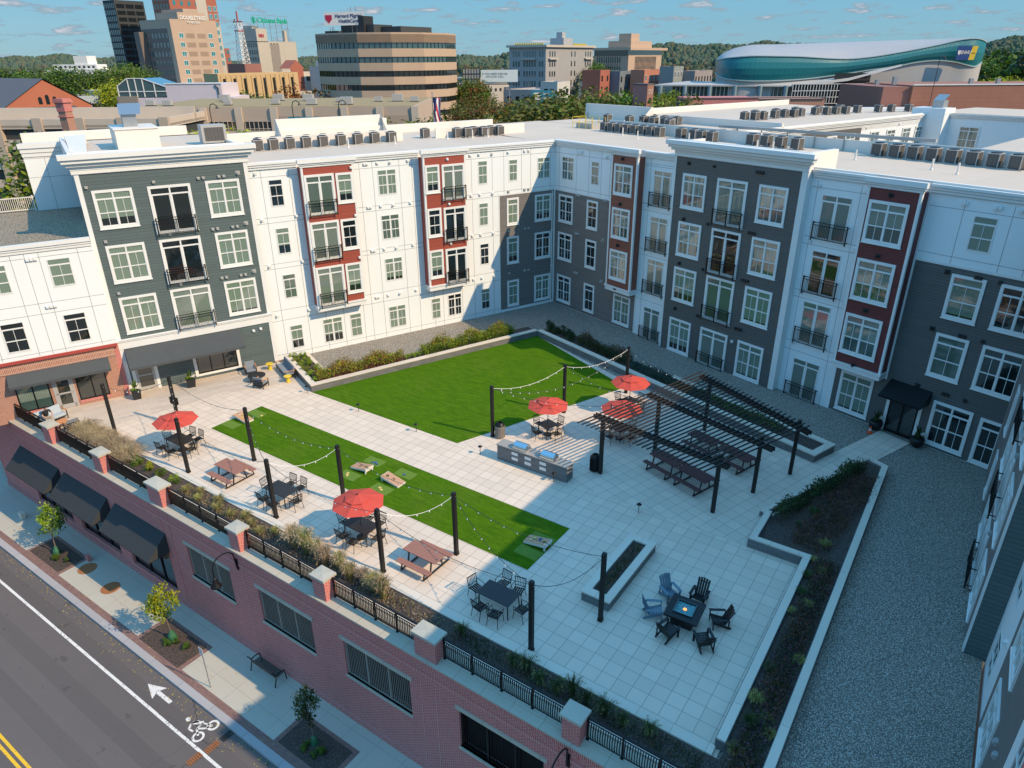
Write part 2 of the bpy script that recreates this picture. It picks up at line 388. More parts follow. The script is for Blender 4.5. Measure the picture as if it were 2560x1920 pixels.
# small fair-weather clouds
tc = wn.new('ShaderNodeTexCoord'); sp = wn.new('ShaderNodeSeparateXYZ'); wt.links.new(tc.outputs['Generated'], sp.inputs[0])
def wm(op, a, b=None, c=None):
    n = wn.new('ShaderNodeMath'); n.operation = op
    for i, x in enumerate((a, b, c)):
        if x is None: continue
        if hasattr(x, 'default_value'): wt.links.new(x, n.inputs[i])
        else: n.inputs[i].default_value = x
    return n.outputs[0]
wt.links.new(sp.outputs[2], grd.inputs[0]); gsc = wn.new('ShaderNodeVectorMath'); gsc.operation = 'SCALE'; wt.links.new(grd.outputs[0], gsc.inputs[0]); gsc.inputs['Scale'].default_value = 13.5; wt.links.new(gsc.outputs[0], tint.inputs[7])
dz = wm('MAXIMUM', wm('ADD', wm('MULTIPLY', sp.outputs[2], .55), .075), .03)
cx = wn.new('ShaderNodeCombineXYZ'); wt.links.new(wm('DIVIDE', sp.outputs[0], dz), cx.inputs[0]); wt.links.new(wm('DIVIDE', sp.outputs[1], dz), cx.inputs[1])
cn = wn.new('ShaderNodeTexNoise'); cn.inputs['Scale'].default_value = 2.0; cn.inputs['Detail'].default_value = 7; cn.inputs['Roughness'].default_value = .62
wt.links.new(cx.outputs[0], cn.inputs['Vector'])
cr = wn.new('ShaderNodeValToRGB'); cr.color_ramp.elements[0].position = .535; cr.color_ramp.elements[1].position = .60
wt.links.new(cn.outputs['Fac'], cr.inputs[0])
mx = wn.new('ShaderNodeMix'); mx.data_type = 'RGBA'; cc = wn.new('ShaderNodeValToRGB'); cc.color_ramp.elements[0].position = .60; cc.color_ramp.elements[0].color = (.24,.34,.42,1); cc.color_ramp.elements[1].position = .72; cc.color_ramp.elements[1].color = (.62,.58,.62,1); wt.links.new(cn.outputs['Fac'], cc.inputs[0]); csc = wn.new('ShaderNodeVectorMath'); csc.operation = 'SCALE'; csc.inputs['Scale'].default_value = 10; wt.links.new(cc.outputs[0], csc.inputs[0]); wt.links.new(csc.outputs[0], mx.inputs[7])
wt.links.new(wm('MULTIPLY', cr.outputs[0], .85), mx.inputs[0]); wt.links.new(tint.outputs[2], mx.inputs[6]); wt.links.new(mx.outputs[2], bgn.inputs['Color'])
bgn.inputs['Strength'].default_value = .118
scene.view_settings.view_transform = 'Standard'; scene.view_settings.look = 'None'; scene.view_settings.exposure = 0
scene.render.engine = 'CYCLES'; scene.cycles.max_bounces = 5; scene.cycles.use_denoising = True

ZS = -6.35       # sidewalk level below the terrace
CO = Vector((-31.68, 52.40, 0)); AD = R(67.08); AC = R(-18.6)
FD = Matrix.Translation(CO) @ Matrix.Rotation(AD, 4, 'Z')      # left wing: local x along the facade, -y outward
FC = Matrix.Translation(CO) @ Matrix.Rotation(AC, 4, 'Z')      # back wing
FR = Matrix.Translation((2.75, 40.6, 0)) @ Matrix.Rotation(R(-90), 4, 'Z')   # right wing
def PD(x, y, z=0): return FD @ Vector((x, y, z))
def PC(x, y, z=0): return FC @ Vector((x, y, z))

# ------------------------------------------------------------------ the ground and the street
m = MB(); m.box(-9000, 9000, -9000, 9000, ZS-1.2, ZS-.16)
gm = NT('city_ground'); p = gm.pos(); a = gm.noise(.012, 5, .7, p)
gmat = gm.out(gm.mix(gm.math('MULTIPLY', gm.noise(.05, 5, .7, p), .8), gm.ramp(a, [(.4, (.07,.075,.06)), (.5, (.13,.125,.115)), (.6, (.05,.075,.03))]), (.09,.088,.085)), .9)
struct('ground', m, gmat)
m = MB(); m.box(-400, 60, -4, 10.52, ZS-.3, ZS-.14); struct('road', m, M['asphalt'])
m = MB(); m.box(-400, 60, 10.52, 10.86, ZS-.3, ZS+.004); struct('kerb', m, M['granite'])
m = MB(); m.box(-400, 60, 11.2, 15, ZS-.3, ZS); struct('sidewalk', m, M['concrete'])
m = MB(); m.box(-400, 60, 10.86, 11.2, ZS-.3, ZS+.002)
struct('brick_strip', m, M['brick_strip'])
ZR = ZS-.136
def paint(name, mb, mat): return struct(name, mb, mat)
m = MB()
x = -120.
while x < 20:
    m.quad((x,9.085,ZR),(x+2,9.085+.004*random.uniform(-1,1),ZR),(x+2,9.215+.008*random.uniform(-1,1),ZR),(x,9.215,ZR)); x += 2.0
paint('lane_line', m, M['paint_white'])
m = MB(); m.quad((-120,4.62,ZR),(20,4.62,ZR),(20,4.74,ZR),(-120,4.74,ZR)); m.quad((-120,4.38,ZR),(20,4.38,ZR),(20,4.50,ZR),(-120,4.50,ZR)); paint('yellow_centre_line', m, M['paint_yellow'])
m = MB(); m.quad((-27.85,9.87,ZR),(-26.85,9.50,ZR),(-27.05,9.87,ZR),(-26.85,10.24,ZR)); m.quad((-27.05,9.78,ZR),(-25.95,9.78,ZR),(-25.95,9.96,ZR),(-27.05,9.96,ZR))
paint('bike_lane_arrow', m, M['paint_white'])
# bicycle rider symbol, painted flat; it reads towards the arrow
m = MB()
def ring(cx_, cy_, r0, r1, n=22):
    for k in range(n):
        a, b = 2*math.pi*k/n, 2*math.pi*(k+1)/n
        m.quad((cx_+r0*math.cos(a),cy_+r0*math.sin(a),ZR),(cx_+r1*math.cos(a),cy_+r1*math.sin(a),ZR),(cx_+r1*math.cos(b),cy_+r1*math.sin(b),ZR),(cx_+r0*math.cos(b),cy_+r0*math.sin(b),ZR))
def stroke(p, q, wd):
    p = Vector((*p,ZR)); q = Vector((*q,ZR)); n = Vector((-(q-p).y,(q-p).x,0)).normalized()*wd/2
    m.quad(p-n, q-n, q+n, p+n)
ring(-23.30, 9.52, .17, .27); ring(-23.28, 10.24, .17, .27)
stroke((-23.35,9.55),(-23.72,9.72),.09); stroke((-23.72,9.72),(-23.42,9.95),.09); stroke((-23.42,9.95),(-23.30,10.22),.09); stroke((-23.72,9.72),(-23.75,10.05),.08)
stroke((-23.75,10.05),(-23.32,10.22),.07); stroke((-23.75,10.08),(-24.15,9.80),.17); stroke((-24.15,9.80),(-23.98,10.02),.10); stroke((-24.15,9.75),(-24.0,9.52),.10); stroke((-24.0,9.52),(-23.72,9.55),.08)
for k in range(12):
    a, b = 2*math.pi*k/12, 2*math.pi*(k+1)/12
    m.quad((-24.47,9.80,ZR),(-24.47+.13*math.cos(a),9.80+.10*math.sin(a),ZR),(-24.47+.13*math.cos(b),9.80+.10*math.sin(b),ZR))
paint('bike_lane_symbol', m, M['paint_white'])
for i, (x0, y0, mt) in enumerate([(-22.62, 8.48, 'rust'), (-22.50, 9.24, 'rust'), (-22.45, 9.98, 'iron')]):
    m = MB(); m.box(x0, x0+.30, y0, y0+.62, ZR-.01, ZR+.004, 0)
    for k in range(7): m.box(x0, x0+.30, y0+.02+k*.095, y0+.055+k*.095, ZR+.004, ZR+.02, 1)
    for k in range(4): m.box(x0+k*.09, x0+k*.09+.03, y0, y0+.62, ZR+.004, ZR+.018, 1)
    o = m.build('drain_grate', [M['iron'], M[mt]])
    tag(o, ['rusty street drain grate farthest out across the white line', 'rusty street drain grate between the white line and the dark one', 'dark shaded street drain grate beside the kerb'][i], 'grate')
# planting squares and dark iron tree pits
pits = [(-42.9,-39.5,11.25,12.75),(-30.75,-27.4,11.1,12.7),(-20.1,-17.1,11.2,12.7)]
for x0, x1, y0, y1 in pits:
    m = MB(); m.box(x0-.25, x1+.25, y0-.05, y1+.2, ZS, ZS+.006); struct('brick_edging', m, M['brick_strip'])
    m = MB(); m.box(x0, x1, y0+.05, y1, ZS+.006, ZS+.04); struct('tree_pit_soil', m, M['mulch'])
for i, (x, y) in enumerate([(-38.44,12.41),(-35.70,12.30)]):
    m = MB(); m.lathe([(.5,ZS+.0),(.5,ZS+.012),(.47,ZS+.02),(.44,ZS+.014),(.1,ZS+.016)], 28, (x,y)); m.box(x-.05,x+.05,y-.05,y+.05,ZS+.016,ZS+.026)
    tag(m.build('manhole_cover', M['rust']), ['rust coloured round cover farther from the yellow tree', 'rust coloured round cover nearer the yellow tree'][i], 'manhole cover')
# fallen leaves in the gutter: uncountable
m = MB()
for k in range(420):
    x = random.uniform(-46,-17); y = 10.5-abs(random.gauss(0,.35))-.03 if k % 3 else random.uniform(10.9,12.9); z = (ZR if y < 10.52 else ZS+.012)+.006
    a = random.uniform(0,6.28); s = random.uniform(.02,.045)
    m.quad(*[(x+s*math.cos(a+q*1.57)*(1 if q % 2 else .6), y+s*math.sin(a+q*1.57)*(1 if q % 2 else .6), z+random.uniform(0,.012)) for q in range(4)])
tag(m.build('fallen_leaves', plain('fallen_leaf', (.55,.40,.06), .7, .3, 20)), 'small yellow leaves scattered along the kerb and gutter', 'leaves', kind='stuff')

# ------------------------------------------------------------------ terrace ground
m = MB(); m.prism([(-50,14.8),(3.4,14.8),(3.4,43),(-31,54),(-50,20)], -.3, -.03); struct('gravel', m, M['gravel'])
m = MB(); m.prism([(-46.9,16.0),(-3.3,16.0),(-3.3,27.1),(-2.69,37.55),(-1.08,41.6),(-2.75,42.35),(-4.36,38.19),(-5.12,36.29),(-19.3,40.66),(-28.06,44.2),(-35.0,27.1),(-40.9,29.4)], -.2, 0); m.prism([(-47.4,14.9),(-42.2,14.9),(-42.2,15.999),(-46.9,15.999)], -.2, 0)
struct('terrace_paving', m, M['paving'])
m = MB(); m.uvrot = AC
m.prism([(-15.3,27.15),(-5.9,27.15),(-5.9,29.7),(-2.69,37.55),(-1.08,41.55),(-2.75,42.3),(-5.12,36.4),(-17.9,39.7),(-19.3,35.7),(-22.6,27.15)], 0, .004); struct('patio_paving', m, M['paving_rot'])
m = MB(); m.uvrot = AD; m.prism([(-47.2,15.0),(-42.2,15.0),(-41.62,16.16),(-39.97,23.14),(-38.2,26.24),(-36.9,27.75),(-40.85,29.3)], 0, .004); struct('plank_paving', m, M['paving_plank'])
m = MB(); m.prism([(-34.97,27.05),(-22.65,27.12),(-17.95,39.4),(-28.06,44.2)], 0, .02); struct('lawn', m, M['turf'])
m = MB(); m.prism([(-36.13,20.24),(-36.05,23.83),(-13.18,23.74),(-13.21,20.18)], 0, .02); struct('lawn_strip', m, M['turf'])
mats_ = [(-36.1,20.85),(-36.0,22.65),(-25.85,20.85),(-25.75,22.62),(-23.5,20.85),(-23.45,22.62),(-14.42,20.85),(-14.42,22.0)]
for i, (x, y) in enumerate(mats_):
    m = MB(); m.box(x, x+1.18, y, y+.68, .02, .028)
    side = ['street', 'path'][i % 2]; end = ['board nearest the brick shop', 'left board of the middle pair', 'right board of the middle pair', 'board at the shaded end'][i//2]
    side = side.split()[0]; end = end.replace('terrace end nearest the brick shop', 'board nearest the brick shop')
    tag(m.build('turf_mat', M['turf_mat']), f'green turf mat, {side} side, {end}', 'mat')

# ------------------------------------------------------------------ window kit
WC = {}
PANES = ['g_blind','g_blind2','g_half','g_half2','g_dark','g_blind','g_half']
def window(par, F, x0, x1, z0, z1, y=0., kind=None, trim=True, pane=None, name='window', mull=True):
    """a window standing on the wall plane y (local frame F, -y outward)"""
    w = round(x1-x0, 2); h = round(z1-z0, 2); kind = kind or ('d' if w > 1.4 else 's')
    key = (w, h, kind, trim, mull)
    if key not in WC:
        t = .16 if trim else .05; d = .055 if trim else .02
        f = MB(); f.box(0,w,-d,0,h-t,h).box(0,w,-d,0,0,t).box(0,t,-d,0,t,h-t).box(w-t,w,-d,0,t,h-t)
        if trim: f.box(-.03,w+.03,-d-.03,0,-.05,0)
        tr = h-t-.28-(.05 if trim else 0)
        f.box(t,w-t,-d+.012,-.002,tr-.09,tr)
        cols = [(t,w-t)] if kind == 's' else [(t,w/2-.045),(w/2+.045,w-t)]
        if kind != 's': f.box(w/2-.045,w/2+.045,-d+.008,-.002,t,h-t)
        for a, b in cols:
            if kind == 'door':
                f.box(a,a+.05,-.03,-.002,t,tr-.09).box(b-.05,b,-.03,-.002,t,tr-.09)
            else:
                zm = t+(tr-.09-t)*.5
                f.box(a,b,-.03,-.002,zm-.03,zm+.03)
                if mull: f.box((a+b)/2-.012,(a+b)/2+.012,-.022,-.002,t,tr-.09)
                f.box(a,a+.025,-.025,-.002,t,tr-.09).box(b-.025,b,-.025,-.002,t,tr-.09).box(a,b,-.028,-.002,t,t+.035)
        g = MB(); g.quad((t,-.004,t),(w-t,-.004,t),(w-t,-.004,h-t),(t,-.004,h-t))
        WC[key] = (f.mesh('window_frame', M['white_trim']), g.mesh('pane', M['g_dark']))
    fm, gmh = WC[key]
    o = link(name, fm, par, F @ T(x0, y, z0))
    g = link('pane', gmh, o, Matrix()); setmat(g, M[pane or random.choice(PANES if kind != 'door' else ['g_door','g_blind2','g_dark','g_door'])])
    return o
def juliet(par, F, x0, x1, z0, y, h=1.0, d=.22):
    w = round(x1-x0, 2); key = ('rail', w, h)
    if key not in WC:
        b = MB()
        for z in (.02, h-.18, h-.02): b.box(0,w,-d-.02,-d+.02,z-.018,z+.018)
        for xx in (0, w):
            b.box(xx-.03,xx+.03,-d-.03,-d+.03,-.12,h+.02)
            for z in (.05, h-.1): b.box(xx-.015,xx+.015,-d,0,z-.02,z+.02)
        n = int(w/.095)
        for k in range(1, n): xx = w*k/n; b.box(xx-.009,xx+.009,-d-.009,-d+.009,.02,h-.18)
        b.box(w/2-.02,w/2+.02,-d-.02,-d+.02,0,h)
        WC[key] = b.mesh('balcony_railing', M['black_metal'])
    return link('balcony_railing', WC[key], par, F @ T(x0, y, z0))
VENT = {}
def vent(par, F, x, z, y=0., col='white_trim', kind=0):
    k = (col, kind)
    if k not in VENT:
        b = MB()
        if kind == 0: b.box(-.09,.09,-.09,0,-.07,.10).box(-.07,.07,-.12,-.09,-.05,.06)
        else: b.box(-.14,.14,-.03,0,-.12,.12); b.tube([(-.02,-.02,0),(-.02,-.16,-.02)], .07, 8)
        VENT[k] = b.mesh('wall_vent', M[col])
    return link('wall_vent', VENT[k], par, F @ T(x, y, z))
def wall(par, F, name, mat, *boxes):
    for q in boxes:
        b = MB(); b.box(*q); o = b.build(name, M[mat], par, F)
    return o
def joints(par, F, y, xr, zs, vs):
    """shadow gaps between the cladding boards, thin reveals 4 mm proud"""
    b = MB()
    for z in zs: b.box(xr[0], xr[1], y-.004, y, z-.011, z+.011)
    for x, z0, z1 in vs: b.box(x-.011, x+.011, y-.005, y, z0, z1)
    return b.build('panel_joints', M['joint'], par, F)
def cornice(par, F, x0, x1, z, y=0., d=(.10,.16,.22), h=(.16,.14,.16), ends=True):
    """stepped projecting cornice starting at z on the wall plane y"""
    b = MB(); zz = z
    for dd, hh in zip(d, h):
        e = dd if ends else 0
        b.box(x0-e, x1+e, y-dd, y+.05, zz+.012, zz+hh-.012); b.box(x0-e+.01, x1+e-.01, y-dd+.02, y+.04, zz-.012, zz+.012, 1); zz += hh
    return b.build('cornice', [M['white_trim'], M['joint_metal']], par, F)
def awning(par, F, x0, x1, zt, y, out, zb, val=.16, mat='awning', th=.03):
    b = MB()
    b.quad((x0,y,zt),(x0,y-out,zb),(x1,y-out,zb),(x1,y,zt)); b.quad((x0,y,zt-th),(x1,y,zt-th),(x1,y-out,zb-th),(x0,y-out,zb-th))
    b.box(x0,x1,y-out-.02,y-out,zb-val,zb)
    for xx in (x0, x1): b.quad((xx,y,zt),(xx,y-out,zb),(xx,y-out,zb-val),(xx,y,zb-val))
    o = b.build('awning', M[mat], par, F)
    f = MB()
    n = max(2, int((x1-x0)/1.6))
    for k in range(n+1):
        xx = x0+.03+(x1-x0-.06)*k/n; f.bar((xx,y,zt-.06),(xx,y-out+.03,zb-.05),.025); f.bar((xx,y,zb-.12),(xx,y-out+.03,zb-.12),.025)
    f.build('awning_frame', M['dark_metal'], o, Matrix())
    return o

# ------------------------------------------------------------------ the apartment building
B = thing('apartment_building', 'U-shaped four storey apartment building in white panel, grey and red siding around the terrace', 'apartment building')
I = Matrix()
ZT = 14.0
# --- left wing, main wall and body (local x from -25.05 to 0)
wall(B, FD, 'wall', 'white_panel', (-25.05, 0, 0, .3, -.2, 13.6), )
wall(B, FD, 'wall', 'sid_grey', (-5.55, -.0, -.012, -.0001, .22, 9.98))
wall(B, FD, 'corner_board', 'white_trim', (-.10, .0, -.03, -.012, .0, 9.98), (-5.62,-5.55,-.02,0,.0,10.05), (-5.62,0,-.025,-.012,9.98,10.12))
b = MB(); b.tube([(-.28,-.07,.05),(-.28,-.07,9.9)], .05, 8)
for z in (3.4, 6.6, 9.6): b.box(-.36,-.20,-.13,-.0,z-.03,z+.03)
b.build('downpipe', M['white_trim'], B, FD)
cornice(B, FD, -25.05, -21.75, 13.55, 0, ends=False); cornice(B, FD, -17.95, -12.65, 13.55, 0, ends=False); cornice(B, FD, -8.9, -.02, 13.55, 0, ends=False)
ZH = [.34, 2.95, 3.72, 6.78, 7.12, 9.98, 10.34, 13.05]
vs = []
for x in (-24.2,-22.35): vs += [(x,-.1,13.55)]
for x in (-17.3,-16.3,-14.2,-13.2): vs += [(x,0,13.55)]
for x in (-8.1,-6.2): vs += [(x,0,13.55)]
for x in (-5.1,-3.4,-2.5,-.5): vs += [(x,10.1,13.55)]
for x in (-21.0,-19.6,-18.0): vs += [(x,0,3.3)]
for x in (-11.9,-11.1,-9.3): vs += [(x,0,3.3)]
joints(B, FD, 0, (-25.05,-5.62), ZH, vs); joints(B, FD, 0, (-5.55,0), [10.34,13.05], [])
for z0, z1 in ((11.05,12.85),(7.75,9.58),(4.5,6.28),(.62,2.42)):
    window(B, FD, -23.78, -22.85, z0, z1, 0, trim=False); window(B, FD, -15.95, -14.5, z0, z1, 0, trim=False, mull=True); window(B, FD, -7.5, -6.65, z0, z1, 0, trim=False)
window(B, FD, -4.62, -3.8, 11.05, 12.75, 0, trim=False); window(B, FD, -1.82, -.55, 11.0, 12.7, 0, 'd', trim=False, pane='g_blind')
window(B, FD, -21.3, -19.8, .54, 2.42, 0, trim=False); window(B, FD, -19.17, -18.25, .58, 2.42, 0, trim=False)
window(B, FD, -12.2, -11.38, .64, 2.4, 0, trim=False); window(B, FD, -10.68, -9.42, .62, 2.46, 0, 'd', trim=False)
for z0, z1 in ((7.5,9.72),(4.21,6.52),(.4,2.72)):
    window(B, FD, -4.88, -3.7, z0, z1, -.012); window(B, FD, -2.06, -.38, z0, z1, -.012)
# bays of the left wing
def bay(F, x0, x1, z0, z1, dep, mat, side='white_trim', wood_side='sid_maroon'):
    wall(B, F, 'bay_wall', mat, (x0+.14, x1-.14, -dep, 0, z0+.42, z1-.02))
    wall(B, F, 'corner_board', 'white_trim', (x0+.0, x0+.14, -dep-.02, -dep+.14, z0+.42, z1), (x1-.14, x1, -dep-.02, -dep+.14, z0+.42, z1))
    wall(B, F, 'bay_side', mat, (x0+.01, x0+.14, -dep+.14, 0, z0+.42, z1-.02), (x1-.14, x1-.01, -dep+.14, 0, z0+.42, z1-.02))
    b = MB(); b.box(x0-.06, x1+.06, -dep-.10, 0, z0+.30, z0+.42); b.box(x0, x1, -dep-.04, 0, z0, z0+.30)
    b.build('bay_skirt', M['white_trim'], B, F)
    cornice(B, F, x0, x1, z1, -dep, d=(.06,.12,.20), h=(.14,.12,.30))
bay(FD, -21.72, -17.98, 3.32, 13.55, .75, 'sid_red'); bay(FD, -12.62, -9.0, 3.32, 13.55, .75, 'sid_red')
bay(FC, 7.45, 10.15, 3.18, 13.62, .75, 'sid_brown'); bay(FC, 27.2, 30.1, 3.15, 13.75, .75, 'sid_maroon')
for zd, z1, zs in ((10.32,13.05,10.95),(7.1,9.85,7.62),(3.72,6.62,4.33)):
    window(B, FD, -21.58, -19.48, zd+.02, z1, -.752, 'door', name='balcony_door'); juliet(B, FD, -21.50, -19.55, zd+.02, -.80)
    window(B, FD, -19.36, -18.12, zs, z1-.03, -.752)
    window(B, FD, -12.5, -11.3, zs, z1-.05, -.752); window(B, FD, -11.1, -9.14, zd+.02, z1-.1, -.752, 'door', name='balcony_door'); juliet(B, FD, -11.05, -9.2, zd+.02, -.80)
# --- grey-green corner block of the left wing
OB = -.30
wall(B, FD, 'wall', 'sid_green', (-34.85, -25.05, OB, .5, -.1, 14.3))
b = MB(); b.quad((-34.86,OB,-.1),(-34.62,6.5,-.1),(-34.62,6.5,14.3),(-34.86,OB,14.3)); b.build('side_wall', M['white_panel'], B, FD)
wall(B, FD, 'corner_board', 'white_trim', (-34.87,-34.62,OB-.03,OB,.0,14.2), (-25.28,-25.03,OB-.03,OB,.0,14.2))
b = MB(); b.box(-34.95,-24.95,OB-.10,OB,3.62,3.80); b.box(-34.9,-25.0,OB-.05,OB,3.14,3.62); b.box(-34.98,-24.92,OB-.14,OB,3.72,3.78)
b.build('band_trim', M['white_trim'], B, FD)
cornice(B, FD, -34.9, -25.0, 14.15, OB, d=(.08,.10,.28,.46,.58), h=(.22,.22,.20,.22,.30))
for z0, z1 in ((10.88,13.17),(7.48,9.84),(4.1,6.52)):
    window(B, FD, -34.2, -32.02, z0, z1, OB); window(B, FD, -27.8, -25.7, z0, z1, OB)
for z0, z1, pn in ((10.22,13.14,'g_dark'),(6.95,9.82,'g_dark'),(3.82,6.53,'g_door')):
    window(B, FD, -31.18, -28.7, z0, z1, OB, 'door', name='balcony_door', pane=pn); juliet(B, FD, -31.1, -28.78, z0, OB-.04)
awning(B, FD, -34.6, -27.4, 3.12, OB, 1.65, 2.32)
b = MB(); b.box(-30.7,-27.6,OB-.06,OB,.18,.34); b.box(-30.7,-30.5,OB-.06,OB,.34,2.2); b.box(-27.8,-27.6,OB-.06,OB,.34,2.2)
o = b.build('storefront_window', M['white_trim'], B, FD)
b = MB(); b.quad((-30.5,OB-.01,.34),(-27.8,OB-.01,.34),(-27.8,OB-.01,2.2),(-30.5,OB-.01,2.2)); b.build('pane', M['g_store'], o, I)
b = MB()
for x in (-30.5,-29.62,-28.74,-27.86): b.box(x,x+.06,OB-.045,OB-.012,.34,2.2)
b.box(-30.5,-27.8,OB-.045,OB-.012,.34,.42); b.build('frame', M['black_metal'], o, I)
b = MB(); b.box(-34.5,-34.3,OB-.06,OB,0,2.4); b.box(-33.15,-32.95,OB-.06,OB,0,2.4); b.box(-34.3,-33.15,OB-.05,OB,2.2,2.4)
o = b.build('entrance_door', M['white_trim'], B, FD)
b = MB(); b.box(-34.3,-34.15,OB-.04,OB-.01,.02,2.2).box(-33.3,-33.15,OB-.04,OB-.01,.02,2.2).box(-34.15,-33.3,OB-.04,OB-.01,.02,.28).box(-34.15,-33.3,OB-.04,OB-.01,1.05,1.15).box(-34.15,-33.3,OB-.04,OB-.01,2.05,2.2)
b.build('leaf', M['grey_box'], o, I); b = MB(); b.quad((-34.15,OB-.015,.28),(-33.3,OB-.015,.28),(-33.3,OB-.015,2.05),(-34.15,OB-.015,2.05)); b.build('pane', M['g_store'], o, I)
for x, z, c in [(-25.9,2.75,0),(-26.4,2.7,0)]: vent(B, FD, x, z, OB)
for z in (13.62, 10.35, 7.05):
    for x in (-34.4,-30.75,-27.85,-28.15,-26.9,-26.6): vent(B, FD, x+(.3 if z < 10.4 else 0), z-.25, OB, 'grey_box')
    vent(B, FD, -25.7, z-.1, OB, 'grey_box', 1)
for z in (13.25, 10.18, 6.95, 3.3):
    for x in (-24.55,-22.2,-16.9,-16.7,-15.9,-14.9,-13.5,-8.2,-7.4,-6.2): vent(B, FD, x, z+.08, 0, 'white_trim', 1 if x in (-24.55,-14.9,-6.2) else 0)
    for x in (-4.7,-3.1,-2.7): vent(B, FD, x, z+.06, -.012 if z < 10 else 0, 'white_trim' if z > 10.2 else 'grey_box')
for z in (13.3, 9.98, 6.9): vent(B, FD, -18.2, z, -.76, 'rust' if 0 else 'white_trim'); vent(B, FD, -10.6, z, -.76)
# --- brick shop front and white upper floors at the far left
wall(B, FD, 'wall', 'brick_warm', (-49, -35.15, -.5, .3, -.2, 3.3))
wall(B, FD, 'soldier_course', 'brick_warm_soldier', (-49, -35.12, -.56, -.5, 2.92, 3.56))
wall(B, FD, 'brick_return', 'brick_red', (-35.15, -34.88, -.45, .2, 0, 3.5))
M['ledge_red'] = plain('ledge_red', (.40,.06,.045), .6, .08, 2); wall(B, FD, 'red_ledge', 'ledge_red', (-49, -34.9, -.72, .2, 3.56, 3.74))
wall(B, FD, 'wall', 'white_panel', (-49, -34.86, -.9+.3, .5, 3.74, 10.1))
YU = -.6
cornice(B, FD, -49, -34.9, 10.05, YU, d=(.06,.10,.16), h=(.16,.14,.25), ends=False)
joints(B, FD, YU, (-49,-34.9), [3.98,6.35,7.0,9.75], [(x,3.8,10) for x in (-35.7,-37.7,-38.4,-39.1,-41,-42.5)])
for z0, z1 in ((4.25,6.1),(7.85,9.55)):
    for x in (-37.38,-40.62,-43.8): window(B, FD, x, x+1.2, z0, z1, YU, 's', trim=False, pane='g_dark' if z0 < 5 else 'g_blind')
for x in (-37.0,-36.8,-36.6): vent(B, FD, x-1.3, 9.85-.2, YU); vent(B, FD, x-1.0, 6.72, YU)
awning(B, FD, -41.1, -35.6, 2.95, -.5, .62, 2.3)
def shopwin(x0, x1, z0, z1, n):
    b = MB(); b.box(x0,x1,-.54,-.5,z0,z0+.07).box(x0,x1,-.54,-.5,z1-.07,z1)
    for k in range(n+1): xx = x0+(x1-x0-.07)*k/n; b.box(xx,xx+.07,-.54,-.5,z0,z1)
    o = b.build('shop_window', M['black_metal'], B, FD); b = MB(); b.quad((x0,-.51,z0),(x1,-.51,z0),(x1,-.51,z1),(x0,-.51,z1)); b.build('pane', M['g_refl' if x0 < -39 else 'g_store'], o, I)
    b = MB(); b.box(x0-.05,x1+.05,-.56,-.5,z0-.15,z0); b.build('sill', M['brick_soldier'], o, I)
shopwin(-40.9,-39.15,.35,2.2,2); shopwin(-37.7,-36.0,.35,2.2,2)
b = MB(); b.box(-39.0,-38.9,-.53,-.5,0,2.3).box(-37.95,-37.85,-.53,-.5,0,2.3).box(-38.9,-37.95,-.53,-.5,2.2,2.3).box(-38.9,-38.75,-.52,-.5,.02,2.2).box(-38.1,-37.95,-.52,-.5,.02,2.2).box(-38.9,-37.95,-.52,-.5,.02,.3).box(-38.9,-37.95,-.52,-.5,1.0,1.1)
o = b.build('shop_door', M['grey_box'], B, FD); b = MB(); b.quad((-38.75,-.51,.3),(-38.1,-.51,.3),(-38.1,-.51,2.2),(-38.75,-.51,2.2)); b.build('pane', M['g_store'], o, I)
wall(B, FD, 'gravel_roof', 'gravel_roof', (-49, -34.7, -.3, 13, 9.9, 10.3)); wall(B, FD, 'parapet', 'white_panel', (-49,-34.9,YU,-.3,10.1,10.55))
wall(B, FD, 'wall', 'white_panel', (-37.35, -25, 12.5, 13.0, 9.0, 14.9), (-37.35,-34.8,6.4,12.5,9.0,9.95))
joints(B, FD, 12.5, (-37.35,-34.7), [12.6,13.9], [(-36.1,10.3,13.9)])
cornice(B, FD, -37.35, -34.7, 14.0, 12.5, d=(.05,.10,.18), h=(.28,.3,.35))
b = MB()
b.box(-46,-37.4,12.55,12.62,11.25,11.32).box(-46,-37.4,12.55,12.62,10.4,10.46)
for k in range(70): x = -46+k*.123; b.box(x,x+.035,12.57,12.60,10.46,11.25)
for x in (-45.9,-43.2,-40.4,-37.5): b.box(x-.05,x+.05,12.54,12.64,10.3,11.4)
b.build('roof_railing', M['white_paint'], B, FD)
# --- roof of the left wing
wall(B, FD, 'roof', 'roof', (-25.05, 0, .3, 17, 12.9, 13.72)); wall(B, FD, 'roof', 'roof', (-34.7,-25.05,-.28,13,12.9,14.9)); wall(B, FD, 'roof', 'roof', (-37.3,-25.05,13,21,12.9,14.3))
b = MB(); b.box(-24.9,.0,.02,.3,13.6,14.02); b.box(-34.9,-25.0,OB+.02,-.05,14.3,15.36); b.box(-34.9,-34.65,-.05,13,14.0,15.2); b.box(-25.25,-25.0,-.05,13,14.0,15.2)
b.box(-37.3,-25,20.7,21,14.3,15.0); b.box(-25,4,16.7,17.0,13.7,14.45)
b.build('parapet', M['white_paint'], B, FD)
b = MB(); b.quad((-34.6,4.6,14.92),(-33.7,4.2,14.92),(-33.3,10.5,15.5),(-34.6,11,15.5)); b.box(-34.6,-33.3,10.5,10.6,14.9,15.5)
